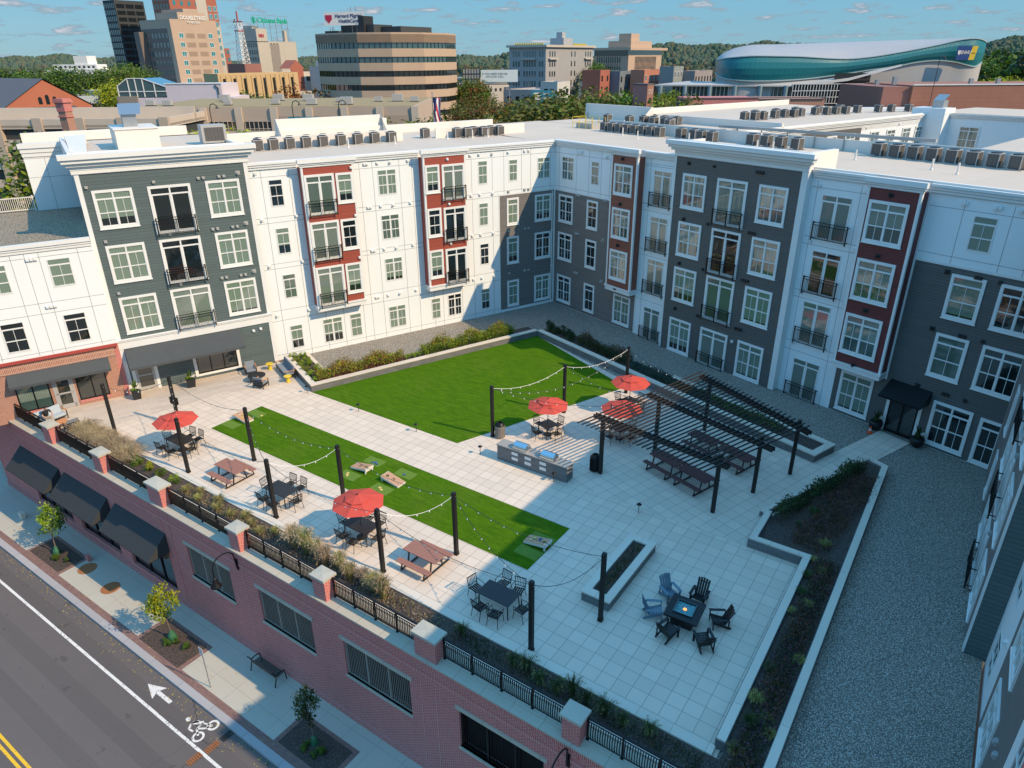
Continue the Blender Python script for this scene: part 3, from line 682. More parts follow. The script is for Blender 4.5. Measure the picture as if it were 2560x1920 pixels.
b.build('roof_screen_wall', M['white_paint'], B, FD); b = MB(); b.box(-18.2,-8.3,17.0,17.3,13.7,15.4); b.quad((-8.3,17.0,13.7),(-8.3,15.2,13.7),(-8.3,17.0,15.4)); b.quad((-18.2,17.0,13.7),(-18.2,17,15.4),(-18.2,15.2,13.7)); b.box(-8.3,-7.9,16.5,17.3,13.7,15.1)
b.build('roof_screen_wall', M['white_paint'], B, FD); b = MB(); b.box(-21.6,-9.3,9.9,10.05,13.72,14.62); b.build('roof_screen_wall', M['white_paint'], B, FD); b = MB(); b.box(-6.2,3.3,9.7,9.85,13.72,14.55)
b.build('roof_screen_wall', M['white_paint'], B, FD)
b = MB(); b.box(-31.9,-29.35,4.0,7.6,14.9,16.15); b.box(-31.97,-29.28,3.93,7.67,16.15,16.22)
o = b.build('roof_hatch_house', M['white_paint'], B, FD)
b = MB(); b.box(-31.2,-30.35,5.2,6.0,16.22,17.0); b.quad((-31.35,5.0,17.0),(-30.1,5.0,17.0),(-29.8,6.6,17.6),(-31.2,6.6,17.6)); b.quad((-31.35,5.0,17.0),(-31.2,6.6,17.6),(-31.2,6.3,17.0)); b.build('vent_hood', [M['steel']], o, I)
# --- back wing (local x 0 .. 36.6)
wall(B, FC, 'wall', 'white_panel', (0, 13.5, 0, .3, -.2, 13.6), (23.4, 37.2, 0, .3, -.2, 13.75))
wall(B, FC, 'wall', 'sid_grey', (.02, 10.15, -.012, 0, .0, 9.98)); wall(B, FC, 'wall', 'sid_dark', (27.15, 30.1, -.012, 0, .0, 3.2), (30.1, 36.6, -.014, 0, .0, 10.22))
wall(B, FC, 'wall', 'sid_dark', (13.5, 23.2, -.5, .3, -.2, 14.1))
wall(B, FC, 'corner_board', 'white_trim', (13.38,13.52,-.53,0,0,14.2),(23.05,23.45,-.53,-.45,0,14.2),(23.3,23.45,-.45,0,0,14.2),(10.1,10.2,-.04,0,0,3.3),(30.08,30.2,-.04,0,3.1,13.8),(.03,.12,-.03,-.012,0,9.98),(0,7.45,-.03,0,9.98,10.1),(30.2,36.6,-.03,0,10.2,10.34))
b = MB(); b.box(23.1,23.32,-.44,-.02,0,14.1); b.build('side_wall', M['sid_dark'], B, FC)
cornice(B, FC, .02, 7.4, 13.6, 0, ends=False); cornice(B, FC, 10.2, 13.4, 13.6, 0, ends=False); cornice(B, FC, 23.5, 27.1, 13.75, 0, ends=False); cornice(B, FC, 30.15, 36.6, 13.75, 0, ends=False)
cornice(B, FC, 13.4, 23.4, 14.05, -.5, d=(.06,.08,.26,.42,.55), h=(.2,.2,.18,.2,.28))
joints(B, FC, 0, (0,13.5), [10.34,13.05], [(x,10.1,13.6) for x in (.55,2.7,4.2,5.6,6.6)]); joints(B, FC, 0, (10.2,13.4), [3.0,3.6,6.5,6.95,9.85,10.3,13.2], [(x,0,13.6) for x in (10.75,13.1)])
joints(B, FC, 0, (23.5,27.1), [3.0,3.6,6.5,6.95,9.85,10.3,13.2], [(x,0,13.6) for x in (23.85,26.5)]); joints(B, FC, 0, (30.2,36.6), [10.7,13.1], [(x,10.3,13.6) for x in (31.9,34.1,35.2)])
window(B, FC, .92, 2.35, 10.95, 12.78, 0, 'd', trim=False, pane='g_blind2'); window(B, FC, 4.47, 5.35, 10.95, 12.75, 0, trim=False, pane='g_blind2')
for z0, z1 in ((7.42,9.72),(4.15,6.52),(.32,2.75)):
    window(B, FC, .62, 2.43, z0, z1, -.012, pane='g_dark' if z0 < 7 else None); window(B, FC, 4.15, 5.45, z0, z1, -.012, pane='g_dark')
window(B, FC, 7.74, 9.63, .28, 2.74, -.012, pane='g_half2')
for z0, z1 in ((10.75,13.0),(7.46,9.78),(4.16,6.54)):
    window(B, FC, 7.8, 9.7, z0, z1, -.752, pane='g_refl')
    window(B, FC, 27.44, 29.6, z0+.05, z1+.1, -.752, pane='g_refl')
for z0, z1 in ((10.3,12.8),(6.98,9.5),(3.7,6.3),(-.05,2.48)):
    window(B, FC, 11.1, 12.75, z0, z1, 0, 'door', trim=False, name='balcony_door'); juliet(B, FC, 10.95, 12.95, z0-.02, -.02)
    window(B, FC, 24.25, 26.1, z0, z1+.05, 0, 'door', trim=False, name='balcony_door'); juliet(B, FC, 24.1, 26.25, z0-.02, -.02)
for i, (z0, z1) in enumerate(((10.66,12.99),(7.32,9.72),(3.98,6.46),(.05,2.62))):
    window(B, FC, 14.2, 16.22, z0, z1, -.5, pane='g_refl' if i < 2 else 'g_half'); window(B, FC, 20.3, 22.35, z0, z1, -.5, pane='g_refl' if i < 2 else 'g_half2')
for z0, z1 in ((10.05,13.0),(6.72,9.74),(3.4,6.48),(-.1,2.66)):
    window(B, FC, 17.1, 19.45, z0, z1, -.5, 'door', name='balcony_door'); juliet(B, FC, 17.15, 19.4, z0, -.54)
window(B, FC, 27.52, 29.56, .22, 2.82, -.012, pane='g_half2')
window(B, FC, 32.45, 33.55, 11.15, 12.92, 0, trim=False); window(B, FC, 35.3, 36.4, 11.1, 12.9, 0, trim=False)
for z0, z1, pn in ((7.5,9.88,'g_half2'),(4.15,6.62,'g_blind2')):
    window(B, FC, 32.16, 33.82, z0, z1, -.014, 's', pane=pn); window(B, FC, 34.48, 36.5, z0, z1, -.014, pane='g_dark')
window(B, FC, 32.94, 34.98, .22, 2.84, -.014, pane='g_dark'); window(B, FC, 35.35, 36.5, .1, 2.75, -.014, 's', pane='g_dark')
b = MB(); b.box(30.5,30.68,-.06,-.01,0,2.25).box(32.3,32.48,-.06,-.01,0,2.25).box(30.68,32.3,-.06,-.01,2.1,2.25)
o = b.build('entrance_door', M['white_trim'], B, FC)
b = MB(); b.box(30.68,30.76,-.05,-.015,0,2.1).box(31.42,31.56,-.05,-.015,0,2.1).box(32.2,32.3,-.05,-.015,0,2.1).box(30.68,32.3,-.05,-.015,0,.15); b.build('leaf', M['black_metal'], o, I)
b = MB(); b.quad((30.76,-.02,.15),(32.2,-.02,.15),(32.2,-.02,2.1),(30.76,-.02,2.1)); b.build('pane', M['g_dark'], o, I)
awning(B, FC, 30.45, 32.75, 3.25, -.014, 1.2, 2.6, .12, 'black_metal')
for z in (13.3, 10.0, 6.85, 3.45):
    for x in (2.9,3.1,3.3): vent(B, FC, x, z-.05 if z > 10.2 else z-.1, -.012, 'white_trim' if z > 10.2 else 'grey_box')
    vent(B, FC, 6.2, z-.1, -.012, 'white_trim' if z > 10.2 else 'grey_box', 1); vent(B, FC, 8.6, z+.08 if z > 4 else 3.45, -.76, 'dark_metal', 1)
    for x, k in ((14.6,1),(16.7,0),(20.0,0),(20.2,0),(20.4,0)): vent(B, FC, x, z+(.35 if z > 13 else -.1), -.5, 'dark_metal', k)
    vent(B, FC, 28.5, z+.15 if z > 4 else 3.6, -.76, 'rust' if 0 else 'dark_metal', 1)
    for x, k in ((31.9,1),(33.3,0),(33.5,0),(34.4,0)): vent(B, FC, x, z-.1 if z < 12 else z+.1, -.014, 'dark_metal' if z < 12 else 'white_trim', k)
    for x in (24.0,26.8): vent(B, FC, x, z, 0, 'white_trim')
for x, z in ((19.85,2.35),): vent(B, FC, x, z, -.5)
wall(B, FC, 'roof', 'roof', (-19,37.2,.3,13.6,13.0,13.72)); wall(B, FC, 'roof', 'roof', (-18,6.2,13.6,60,13.0,13.74))
b = MB(); b.box(0,13.4,.02,.3,13.6,14.05); b.box(23.4,37.2,.02,.3,13.7,14.3); b.box(13.4,23.4,-.48,-.18,14.1,15.12); b.box(13.4,13.6,-.2,2.2,13.7,15.0); b.box(23.1,23.4,-.2,2.4,13.7,15.12)
b.box(6.2,37.2,13.35,13.6,13.7,14.5); b.box(6.0,6.2,13.6,60,13.7,14.15); b.box(-18,-17.7,20,60,13.7,14.4)
b.box(-18.3,-8,20.0,20.3,13.74,15.35); b.box(-8,6.2,22.5,22.8,13.74,14.5); b.quad((-8,20,13.74),(-8,20,15.35),(-8,18,13.74))
b.box(-5.8,11.5,11.7,11.85,13.72,14.65); b.box(20,37,12.85,12.98,13.72,14.7)
b.build('parapet', M['white_paint'], B, FC)
b = MB(); b.bar((6.2,13.2,14.75),(24,13.6,14.9),.22)
for k in range(7): b.box(8+k*2.4,8.06+k*2.4,13.2,13.3,13.7,14.7)
b.build('roof_pipe', M['grey_box'], B, FC)
# wings beyond the back wing, round a second courtyard
b = MB(); b.box(5.9,6.2,13.6,52,4,13.8); b.build('wall', M['white_panel'], B, FC)
FE = FC @ T(6.2, 15.0, 0, R(90))
wall(B, FE, 'wall', 'sid_dark', (11, 22, -.03, 0, 6, 13.3))
cornice(B, FE, 0, 37, 13.6, 0, ends=False)
for x in (2.5,6.5,12,15.5,19,24,27.5,31,34): window(B, FE, x, x+1.9, 10.6, 12.8, -.03, pane='g_blind2')
for x in (4,9,23,30): vent(B, FE, x, 13.2, 0)
FG = FC @ T(6.2, 52, 0, 0)
wall(B, FG, 'wall', 'white_panel', (0,34,0,12,4,14.1)); wall(B, FG, 'wall', 'sid_maroon', (11,34,-.03,0,8,13.4)); wall(B, FG, 'roof', 'roof', (0,34,0,12,14.1,14.2)); cornice(B, FG, 0, 34, 13.7, 0)
b = MB(); b.box(-1.5,2.2,-1.5,1,4,14.7); b.build('stair_tower', M['white_panel'], B, FG); b = MB(); b.box(.2,1.4,-.5,.6,14.7,15.5); b.quad((.2,-.5,15.5),(1.4,-.5,15.5),(1.4,.6,16.1),(.2,.6,16.1)); b.build('vent_hood', M['steel'], B, FG)
for x in (3.5,14.5,20): window(B, FG, x, x+2.2, 10.4, 12.9, -.03, pane='g_blind2')
b = MB(); b.quad((24,15,13.6),(40,8,13.6),(44,30,15.8),(28,32,15.8)); b.build('roof', M['roof'], B, FC)
# --- right wing, seen edge-on
wall(B, FR, 'wall', 'sid_grey', (-.3, 15.13, 0, .6, -.2, 14.0)); wall(B, FR, 'wall', 'white_panel', (15.1, 26.6, .75, 1.2, -6.3, 13.9)); wall(B, FR, 'wall', 'sid_grey', (18.35, 23.3, .735, .75, 0, 13.4))
wall(B, FR, 'side_wall', 'sid_green', (14.9, 15.15, .03, .76, -.1, 14.1))
wall(B, FR, 'corner_board', 'white_trim', (14.87,15.17,-.03,.0,0,14.2),(14.87,15.17,0,.03,0,14.2))
wall(B, FR, 'end_wall', 'brick_red', (25.0,26.7,.7,14,-6.5,14.0)); wall(B, FR, 'roof', 'roof', (-.3, 26.6, .6, 16, 13.0, 13.95))
b = MB(); b.box(-.3,15.2,-.35,.2,14.0,15.0); b.box(15.2,26.7,.55,.95,13.8,14.9); b.build('parapet', M['white_trim'], B, FR)
for z0 in (.45, 3.95, 7.3, 10.6):
    for x0, x1 in ((2.8,4.0),(6.4,8.4),(12.0,13.9)): window(B, FR, x0, x1, z0, z0+2.25, 0)
    window(B, FR, 9.2, 11.2, z0-.3, z0+2.25, 0, 'door', name='balcony_door'); juliet(B, FR, 9.15, 11.25, z0-.25, -.04)
    window(B, FR, 15.95, 17.1, z0, z0+1.75, .75, trim=False); window(B, FR, 19.1, 21.0, z0, z0+2.25, .735); window(B, FR, 24, 25.6, z0, z0+1.9, .75, trim=False)
    vent(B, FR, 8.9, z0+2.7, 0, 'grey_box', 1); vent(B, FR, 11.6, z0+2.7, 0, 'grey_box'); vent(B, FR, 17.7, z0+2.5, .75); vent(B, FR, 21.8, z0+2.2, .735, 'grey_box'); vent(B, FR, 22.3, z0+2.2, .735, 'grey_box')
# ------------------------------------------------------------------ brick street wall under the terrace
YW = 13.9
P = thing('brick_street_wall', 'long red brick garage wall with stone coping that holds up the terrace above the sidewalk', 'brick wall')
opens = [(-29.4,-25.9),(-23.8,-20.2),(-18.25,-14.55),(-12.1,-8.4),(-6.4,-2.8)]
aw = [(-47.35,-42.4),(-41.75,-36.9),(-36.1,-31.25)]
Z0, Z1 = -3.58, -1.62
b = MB(); xs = -52.
bands = [(a, c, Z0, Z1) for a, c in opens] + [(a+.25, c-.2, -5.75, -2.0) for a, c in aw]
bands.sort()
for a, c, z0, z1 in bands:
    b.box(xs, a, YW, YW+.35, ZS-.2, -.42); b.box(a, c, YW, YW+.35, ZS-.2, z0); b.box(a, c, YW, YW+.35, z1, -.42); xs = c
b.box(xs, 3.4, YW, YW+.35, ZS-.2, -.42)
b.build('wall', M['brick_red'], P)
wall(P, I, 'soldier_course', 'brick_soldier', (-52, 3.4, YW-.02, YW+.3, -.42, -.06), (-52,3.4,YW-.015,YW,-.95,-.72))
b = MB(); b.box(-52, 3.4, YW-.14, YW+.85, -.06, .01); b.box(-52, 3.4, YW+.22, YW+.85, .01, .05); b.build('coping', M['stone_coping'], P)
b = MB(); b.box(-52, 3.4, YW-.05, YW, ZS, ZS+.32); b.build('water_table', M['brick_red'], P)
b = MB()
for x in (-52,-42.15,-36.5,-31.0,-25.1,-19.2,-13.55,-7.45,-1.9):
    for d in (-.42, .34): b.box(x+d, x+d+.05, YW-.006, YW, ZS+.3, -.44)
b.build('control_joint', M['brick_soldier'], P)
for i, (a, c) in enumerate(opens):
    b = MB(); b.box(a-.15, c+.15, YW-.05, YW+.1, Z1, Z1+.17); o = b.build('garage_opening', M['stone_coping'], P)
    b = MB(); b.box(a-.05, c+.05, YW-.05, YW+.25, Z0-.12, Z0); b.build('sill', M['stone_coping'], o, I)
    b = MB(); b.box(a, c, YW+.28, YW+.34, Z0, Z1); b.build('interior_shade', M['black_metal'], o, I)  # black sheet stands in for the shade inside the garage
    b = MB(); n = int((c-a)/.105)
    for k in range(n+1): x = a+(c-a)*k/n; b.box(x-.011, x+.011, YW+.10, YW+.13, Z0, Z1)
    for x in (a+.04, (a*2+c)/3, (a+c*2)/3, c-.04): b.box(x-.04, x+.04, YW+.08, YW+.15, Z0, Z1)
    b.box(a, c, YW+.09, YW+.14, Z0, Z0+.06).box(a, c, YW+.09, YW+.14, Z1-.06, Z1); b.build('grille', M['beige_slat' if i < 3 else 'black_metal'], o, I)
for a, c in aw:
    b = MB(); x0, x1 = a+.25, c-.2
    for x in (x0, (x0*2+x1)/3, (x0+x1*2)/3, x1-.08): b.box(x, x+.08, YW+.14, YW+.24, -5.75, -2.0)
    for z in (-5.75,-3.1,-2.08): b.box(x0, x1, YW+.15, YW+.23, z, z+.08)
    o = b.build('shop_window', M['black_metal'], P); b = MB(); b.quad((x0,YW+.2,-5.75),(x1,YW+.2,-5.75),(x1,YW+.2,-2),(x0,YW+.2,-2)); b.build('pane', M['g_dark'], o, I)
    ao = awning(P, I, a, c, -1.75, YW-.005, 1.15, -2.85, .06, 'awning_dark')
piers = [(-47.9,.5),(-42.5,1),(-36.85,1),(-31.35,1.3),(-24.95,.85),(-19.3,.85),(-13.6,1.15),(-7.42,.78),(-1.6,.8)]
for x, wdt in piers[1:]:
    b = MB(); hw = wdt/2-.06; b.box(x-hw, x+hw, YW+.0, YW+.56, -.05, 1.02); o = b.build('pier', M['brick_red'], P)
    b = MB(); b.box(x-hw-.07, x+hw+.07, YW-.07, YW+.63, 1.02, 1.13); n = len(b.v)
    b.v += [(x-hw-.07,YW-.07,1.13),(x+hw+.07,YW-.07,1.13),(x+hw+.07,YW+.63,1.13),(x-hw-.07,YW+.63,1.13),(x,YW+.28,1.19)]
    for k in range(4): b.f.append((n+k, n+(k+1) % 4, n+4)); b.m.append(0)
    b.build('cap', M['stone_cap'], o, I)
for i, x in enumerate((-25.05, -7.45)):     # gooseneck lamps on the wall
    b = MB(); b.box(x-.07,x+.07,YW-.05,YW,-1.15,-.55)
    pts = [(x,YW-.05,-1.05),(x,YW-.10,-.5)] + [(x-.0, YW-.1-.55+.55*math.cos(t), -.35+.45*math.sin(t)) for t in [R(a) for a in range(0,181,20)]] + [(x,YW-1.2,-.9)]
    b.tube(pts, .03, 8); o = b.build('wall_lamp', M['black_metal'], P)
    b = MB(); b.lathe([(.05,-.8),(.07,-.92),(.12,-1.0),(.13,-1.12),(.24,-1.25),(.25,-1.3),(.2,-1.3)], 16, (x,YW-1.2)); b.build('lamp_shade', M['black_metal'], o, I, True)
b = MB(); b.box(-42.2,3.2,YW+.86,YW+1.02,-.1,.12); tag(b.build('planter_back_wall', M['curb_stone']), 'low pale kerb wall behind the black railings along the front planting bed', 'kerb wall')
# railings between the piers
rl = ['farthest black railing section beside the seated man','black railing section in front of the large straw grass','black railing section in front of the round green shrubs','black railing section after the widest brick pier','black railing section above the sidewalk sign','black railing section in front of the tall feathery grasses','black railing section in front of the shaded dining table','black railing section nearest the camera']
for i in range(8):
    x0 = piers[i][0]+piers[i][1]/2-.02; x1 = piers[i+1][0]-piers[i+1][1]/2+.02; y = YW+.40; L = x1-x0
    b = MB(); b.box(x0,x1,y-.035,y+.035,.99,1.05).box(x0,x1,y-.015,y+.015,.86,.885).box(x0,x1,y-.015,y+.015,.10,.13)
    n = max(2, round(L/1.3)); posts = [x0+.05+(L-.1)*k/n for k in range(n+1)]
    o = b.build('terrace_railing', M['black_metal']); tag(o, rl[i], 'railing', 'black railing sections along the terrace edge')
    for xx in posts:
        q = MB(); q.box(-.03,.03,-.03,.03,.04,1.02).box(-.055,.055,-.055,.055,.04,.06); q.build('post', M['black_metal'], o, T(xx, y, 0))
    b = MB(); m_ = int(L/.085)
    for k in range(1, m_):
        xx = x0+L*k/m_
        for z0, z1, d0, d1 in ((.12,.32,0,.05),(.32,.55,.05,.05),(.55,.87,.05,0)): b.bar((xx,y-d0,z0),(xx,y-d1,z1),.03)
    b.build('balusters', M['black_metal'], o, I)

# ------------------------------------------------------------------ planter walls and beds
def wallrun(name, pts, wdt, h, label, capw=.34, z0=-.05, cat='planter wall'):
    """low block wall along pts with a stone cap; pts is the line of its paving-side face, wall to the left of travel"""
    b = MB(); c = MB(); P_ = [Vector((x,y,0)) for x,y in pts]; n = len(P_)
    def offs(d):
        out = []
        for i in range(n):
            ds = []
            if i > 0: ds.append((P_[i]-P_[i-1]).normalized())
            if i < n-1: ds.append((P_[i+1]-P_[i]).normalized())
            ns = [Vector((-e.y, e.x, 0)) for e in ds]
            if len(ns) == 2:
                s_ = (ns[0]+ns[1]).normalized(); out.append(P_[i]+s_*d/max(.3, s_.dot(ns[0])))
            else: out.append(P_[i]+ns[0]*d)
        return out
    A, Bq = offs(0), offs(wdt); A2, B2 = offs(-.03), offs(wdt+.02)
    for i in range(n-1):
        b.prism([A[i][:2],A[i+1][:2],Bq[i+1][:2],Bq[i][:2]], z0, h-.07); c.prism([A2[i][:2],A2[i+1][:2],B2[i+1][:2],B2[i][:2]], h-.07, h)
    o = thing(name, label, cat, (0,0,0)); b.build('block_wall', M['block_wall'], o); c.build('stone_cap', M['curb_stone'], o); return o
wallrun('front_planter_kerb', [(-3.45,16.35),(-42.3,16.35)], .36, .10, 'long low stone kerb between the paving and the front planting bed', z0=-.1, cat='kerb wall')
m = MB(); m.box(-42.3,-1.8,14.9,16.0,-.1,-.0+.03); struct('planting_bed', m, M['mulch'])
wallrun('planter_wall', [(-5.85,29.75),(-5.85,27.1),(-3.5,27.1),(-3.5,16.35)][::-1], -.34, .5, 'stepped grey block planter wall with pale cap beside the fire pit patio')
wallrun('planter_wall', [(-1.95,14.9),(-1.95,37.1),(-2.72,37.5)], -.34, .5, 'long straight planter wall with pale cap along the wide gravel strip')
wallrun('planter_wall', [(-2.8,37.4),(-5.85,29.7)], -.28, .34, 'diagonal planter kerb behind the dark hedge')
m = MB(); m.prism([(-3.15,14.9),(-1.9,14.9),(-1.9,37.1),(-2.75,37.3),(-5.5,29.6),(-5.5,27.4),(-3.15,27.4)], -.1, .3); struct('planting_bed', m, M['mulch'])
uC = Vector((math.cos(AC), math.sin(AC), 0)); nCi = Vector((-math.sin(AC), math.cos(AC), 0))
LC0, LC1 = Vector((-28.06,44.2,0)), Vector((-5.12,36.29,0)); uL = (LC1-LC0).normalized(); nL = Vector((-uL.y, uL.x, 0))
e0 = LC1+nL*2.0; g0 = LC0+uL*12.5+nL*2.0
wallrun('planter_wall', [tuple(LC0[:2]), tuple(LC1[:2]), tuple(e0[:2]), tuple(g0[:2])], .36, .5, 'grey block planter wall with pale cap running beside the lawn and the pergola')
q = [LC0, LC1, e0, LC0+nL*2.0]; m = MB(); m.prism([tuple(v[:2]) for v in (LC0+nL*.3, LC1+nL*.3-uL*.3, e0-uL*.3-nL*.3, LC0+nL*1.9)], -.1, .36); struct('planting_bed', m, M['mulch'])
wallrun('planter_wall', [(-40.75,29.5),(-35.0,27.08),(-28.06,44.2)], .36, .5, 'grey block planter wall with pale cap between the lawn and the left wing')
m = MB(); m.prism([(-40.6,29.7),(-35.2,27.4),(-28.35,44.3),(-29.4,44.8),(-36.0,29.4),(-39.9,30.95)], -.1, .34); struct('planting_bed', m, M['mulch'])
wallrun('planter_wall', [(-36.0,29.35),(-39.95,31.0)], .22, .42, 'short pale kerb behind the round box shrubs')
o = thing('raised_planter', 'rectangular raised block planter with pale stone cap standing free on the shaded patio', 'raised planter', (-9.75,22.15,0))
b = MB(); b.box(-.62,.62,-2.27,-1.95,0,.43).box(-.62,.62,1.95,2.27,0,.43).box(-.62,-.3,-1.95,1.95,0,.43).box(.3,.62,-1.95,1.95,0,.43); b.build('block_wall', M['block_wall'], o)
b = MB(); b.box(-.66,.66,-2.31,-1.93,.43,.5).box(-.66,.66,1.93,2.31,.43,.5).box(-.66,-.32,-1.93,1.93,.43,.5).box(.32,.66,-1.93,1.93,.43,.5); b.build('stone_cap', M['curb_stone'], o)
b = MB(); b.box(-.32,.32,-1.93,1.93,.1,.38); b.build('soil', M['mulch'], o)

# ------------------------------------------------------------------ furniture kits
def mk_chair():
    t = thing('dining_chair', 'x', 'chair')
    b = MB()
    for k in range(5): b.box(-.22+k*.092,-.155+k*.092,-.2,.22,.42,.435)
    b.box(-.235,.235,-.215,-.19,.41,.435).box(-.235,.235,.2,.23,.41,.435); b.build('seat', M['black_metal'], t)
    b = MB()
    b.bar((-.22,.22,.42),(-.235,.31,.90),.026).bar((.22,.22,.42),(.235,.31,.90),.026).bar((-.235,.31,.89),(.235,.31,.89),.03).bar((-.22,.24,.52),(.22,.24,.52),.02)
    for k in range(1, 6): x = -.22+k*.073; b.bar((x,.24,.52),(x,.31,.89),.016)
    b.build('backrest', M['black_metal'], t)
    for sx in (-1, 1):
        b = MB(); b.tube([(sx*.235,.27,.66),(sx*.26,.0,.67),(sx*.255,-.2,.64),(sx*.24,-.2,.43)], .014, 5); b.build('armrest', M['black_metal'], t)
        b = MB(); b.tube([(sx*.22,-.19,.43),(sx*.25,-.24,0)], .014, 5); b.build('leg', M['black_metal'], t)
        b = MB(); b.tube([(sx*.22,.21,.43),(sx*.24,.30,0)], .014, 5); b.build('leg', M['black_metal'], t)
    return t
chair0 = mk_chair(); chair_used = [False]
def chair(x, y, rz, label, group='black metal patio dining chairs'):
    if not chair_used[0]:
        chair_used[0] = True; chair0.location = (x,y,0); chair0.rotation_euler = (0,0,rz); chair0['label'] = label; chair0['group'] = group; return chair0
    return dup(chair0, (x,y,0), rz, label, group)
def table(x, y, L, W, rz, label):
    t = thing('dining_table', label, 'table', (x,y,0), rz); b = MB(); b.box(-L/2,L/2,-W/2,W/2,.70,.725).box(-L/2+.03,L/2-.03,-W/2+.03,W/2-.03,.66,.70); b.build('tabletop', M['dark_metal'], t)
    for sx in (-1, 1):
        for sy in (-1, 1):
            b = MB(); b.bar((sx*(L/2-.08),sy*(W/2-.08),.66),(sx*(L/2-.05),sy*(W/2-.05),0),.045); b.build('leg', M['dark_metal'], t)
    return t
def umbrella(x, y, rz, label):
    t = thing('patio_umbrella', label, 'umbrella', (x,y,0), rz, None)
    b = MB(); b.tube([(0,0,0.05),(0,0,2.36)], .022, 8); b.lathe([(.26,0),(.26,.05),(.05,.08)], 14); b.build('pole', M['dark_metal'], t)
    b = MB(); n = 8; r1, z1, r2_, z2 = .52, 2.19, 1.22, 1.93
    for k in range(n):
        a, c = 2*math.pi*k/n, 2*math.pi*(k+1)/n; mid = (a+c)/2; f = .955
        p1, q1 = (r1*math.cos(a),r1*math.sin(a),z1), (r1*math.cos(c),r1*math.sin(c),z1); p2, q2 = (r2_*math.cos(a),r2_*math.sin(a),z2), (r2_*math.cos(c),r2_*math.sin(c),z2)
        mm = (r2_*f*math.cos(mid)*.96, r2_*f*math.sin(mid)*.96, z2-.01); m1 = (r1*.9*math.cos(mid), r1*.9*math.sin(mid), z1-.02)
        b.quad(p1,p2,mm,m1); b.quad(m1,mm,q2,q1)
    b.build('canopy', M['umbrella'], t)
    b = MB()
    for k in range(n):
        a, c = 2*math.pi*k/n, 2*math.pi*(k+1)/n; r3 = .60
        b.quad((0,0,2.36),(r3*math.cos(a),r3*math.sin(a),2.205),(r3*.93*math.cos((a+c)/2),r3*.93*math.sin((a+c)/2),2.19)); b.quad((0,0,2.36),(r3*.93*math.cos((a+c)/2),r3*.93*math.sin((a+c)/2),2.19),(r3*math.cos(c),r3*math.sin(c),2.205))
    b.build('vent_cap', M['umbrella'], t); b = MB(); b.lathe([(.035,2.34),(.035,2.42),(.01,2.44)], 8); b.build('finial', M['dark_metal'], t)
    for k in range(8):
        a = 2*math.pi*k/8; b = MB(); b.bar((.02,0,2.30),(1.2,0,1.915),.016); b.build('rib', M['dark_metal'], t, Matrix.Rotation(a,4,'Z'))
    return t
DT = [(-35.25,17.75,'sunlit table under the red umbrella nearest the brick shop'), (-26.33,17.67,'sunlit dining table without an umbrella'), (-20.85,17.8,'table under the red umbrella nearest the street'), (-12.93,17.65,'dining table in the shade')]
for i, (x, y, d) in enumerate(DT):
    table(x, y, 1.55, .92, 0, 'rectangular black dining table, ' + d)
    for dx, dy, rz, s in [(-1.08,.0,R(90),'left end'),(-.38,.82,0,'far side left place'),(.38,.82,0,'far side right place'),(-.38,-.82,R(180),'street side left place'),(.38,-.82,R(180),'street side right place'),(1.08,-.05,R(-90),'right end')]:
        chair(x+dx+random.uniform(-.05,.05), y+dy+random.uniform(-.06,.06), rz+random.uniform(-.2,.2), f'black armchair, {s}, {d}')
umbrella(-35.2,17.75,R(10),'red octagonal umbrella nearest the brick shop'); umbrella(-20.85,17.8,R(20),'red octagonal umbrella nearest the street wall')
ST = [(-18.85,30.9,'small table by the grill island'), (-15.1,32.85,'small table under the end of the pergola'), (-16.25,36.4,'small table by the far planter wall')]
for x, y, d in ST:
    table(x, y, .92, .92, AC, 'square black table, ' + d)
    for k, s in enumerate(['right side','far side','left side','near side']):
        a = AC+R(90*k); chair(x+.78*math.cos(a), y+.78*math.sin(a), a-R(90)+random.uniform(-.2,.2), f'black armchair, {s}, {d}')
umbrella(-18.85,30.9,R(5),'red octagonal umbrella beside the grill island'); umbrella(-15.1,32.85,R(15),'red octagonal umbrella half under the pergola rafters'); umbrella(-16.25,36.4,R(25),'red octagonal umbrella farthest from the street')
def picnic(x, y, rz, label, mat, L=1.83):
    t = thing('picnic_table', label, 'picnic table', (x,y,0), rz)
    b = MB()
    for k in range(6): b.box(-L/2,L/2,-.39+k*.132,-.39+k*.132+.124,.71,.75)
    b.build('tabletop', M[mat], t)
    for s in (-1, 1):
        b = MB()
        for k in range(2): y0 = s*.74-.145+k*.148; b.box(-L/2,L/2,y0,y0+.14,.41,.45)
        b.build('bench', M[mat], t)
    for s in (-1, 1):
        X = s*(L/2-.28); b = MB(); b.box(X-.03,X+.03,-.36,.36,.65,.71)
        b.bar((X,-.28,.68),(X,-.42,.0),.055).bar((X,.28,.68),(X,.42,.0),.055).box(X-.03,X+.03,-.86,.86,.02,.07).bar((X,-.86,.04),(X,-.74,.41),.05).bar((X,.86,.04),(X,.74,.41),.05).box(X-.03,X+.03,-.86,-.60,.37,.41).box(X-.03,X+.03,.60,.86,.37,.41)
        b.build('leg_frame', M['dark_metal'], t)
    return t
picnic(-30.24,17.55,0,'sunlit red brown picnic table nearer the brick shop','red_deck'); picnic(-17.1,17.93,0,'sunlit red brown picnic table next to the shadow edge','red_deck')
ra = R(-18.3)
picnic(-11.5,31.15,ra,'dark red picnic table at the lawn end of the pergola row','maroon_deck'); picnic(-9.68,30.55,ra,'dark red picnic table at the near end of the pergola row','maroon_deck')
picnic(-10.65,34.4,ra,'dark red picnic table deepest under the pergola','maroon_deck'); picnic(-8.55,33.75,ra,'dark red picnic table between the far pergola posts','maroon_deck')

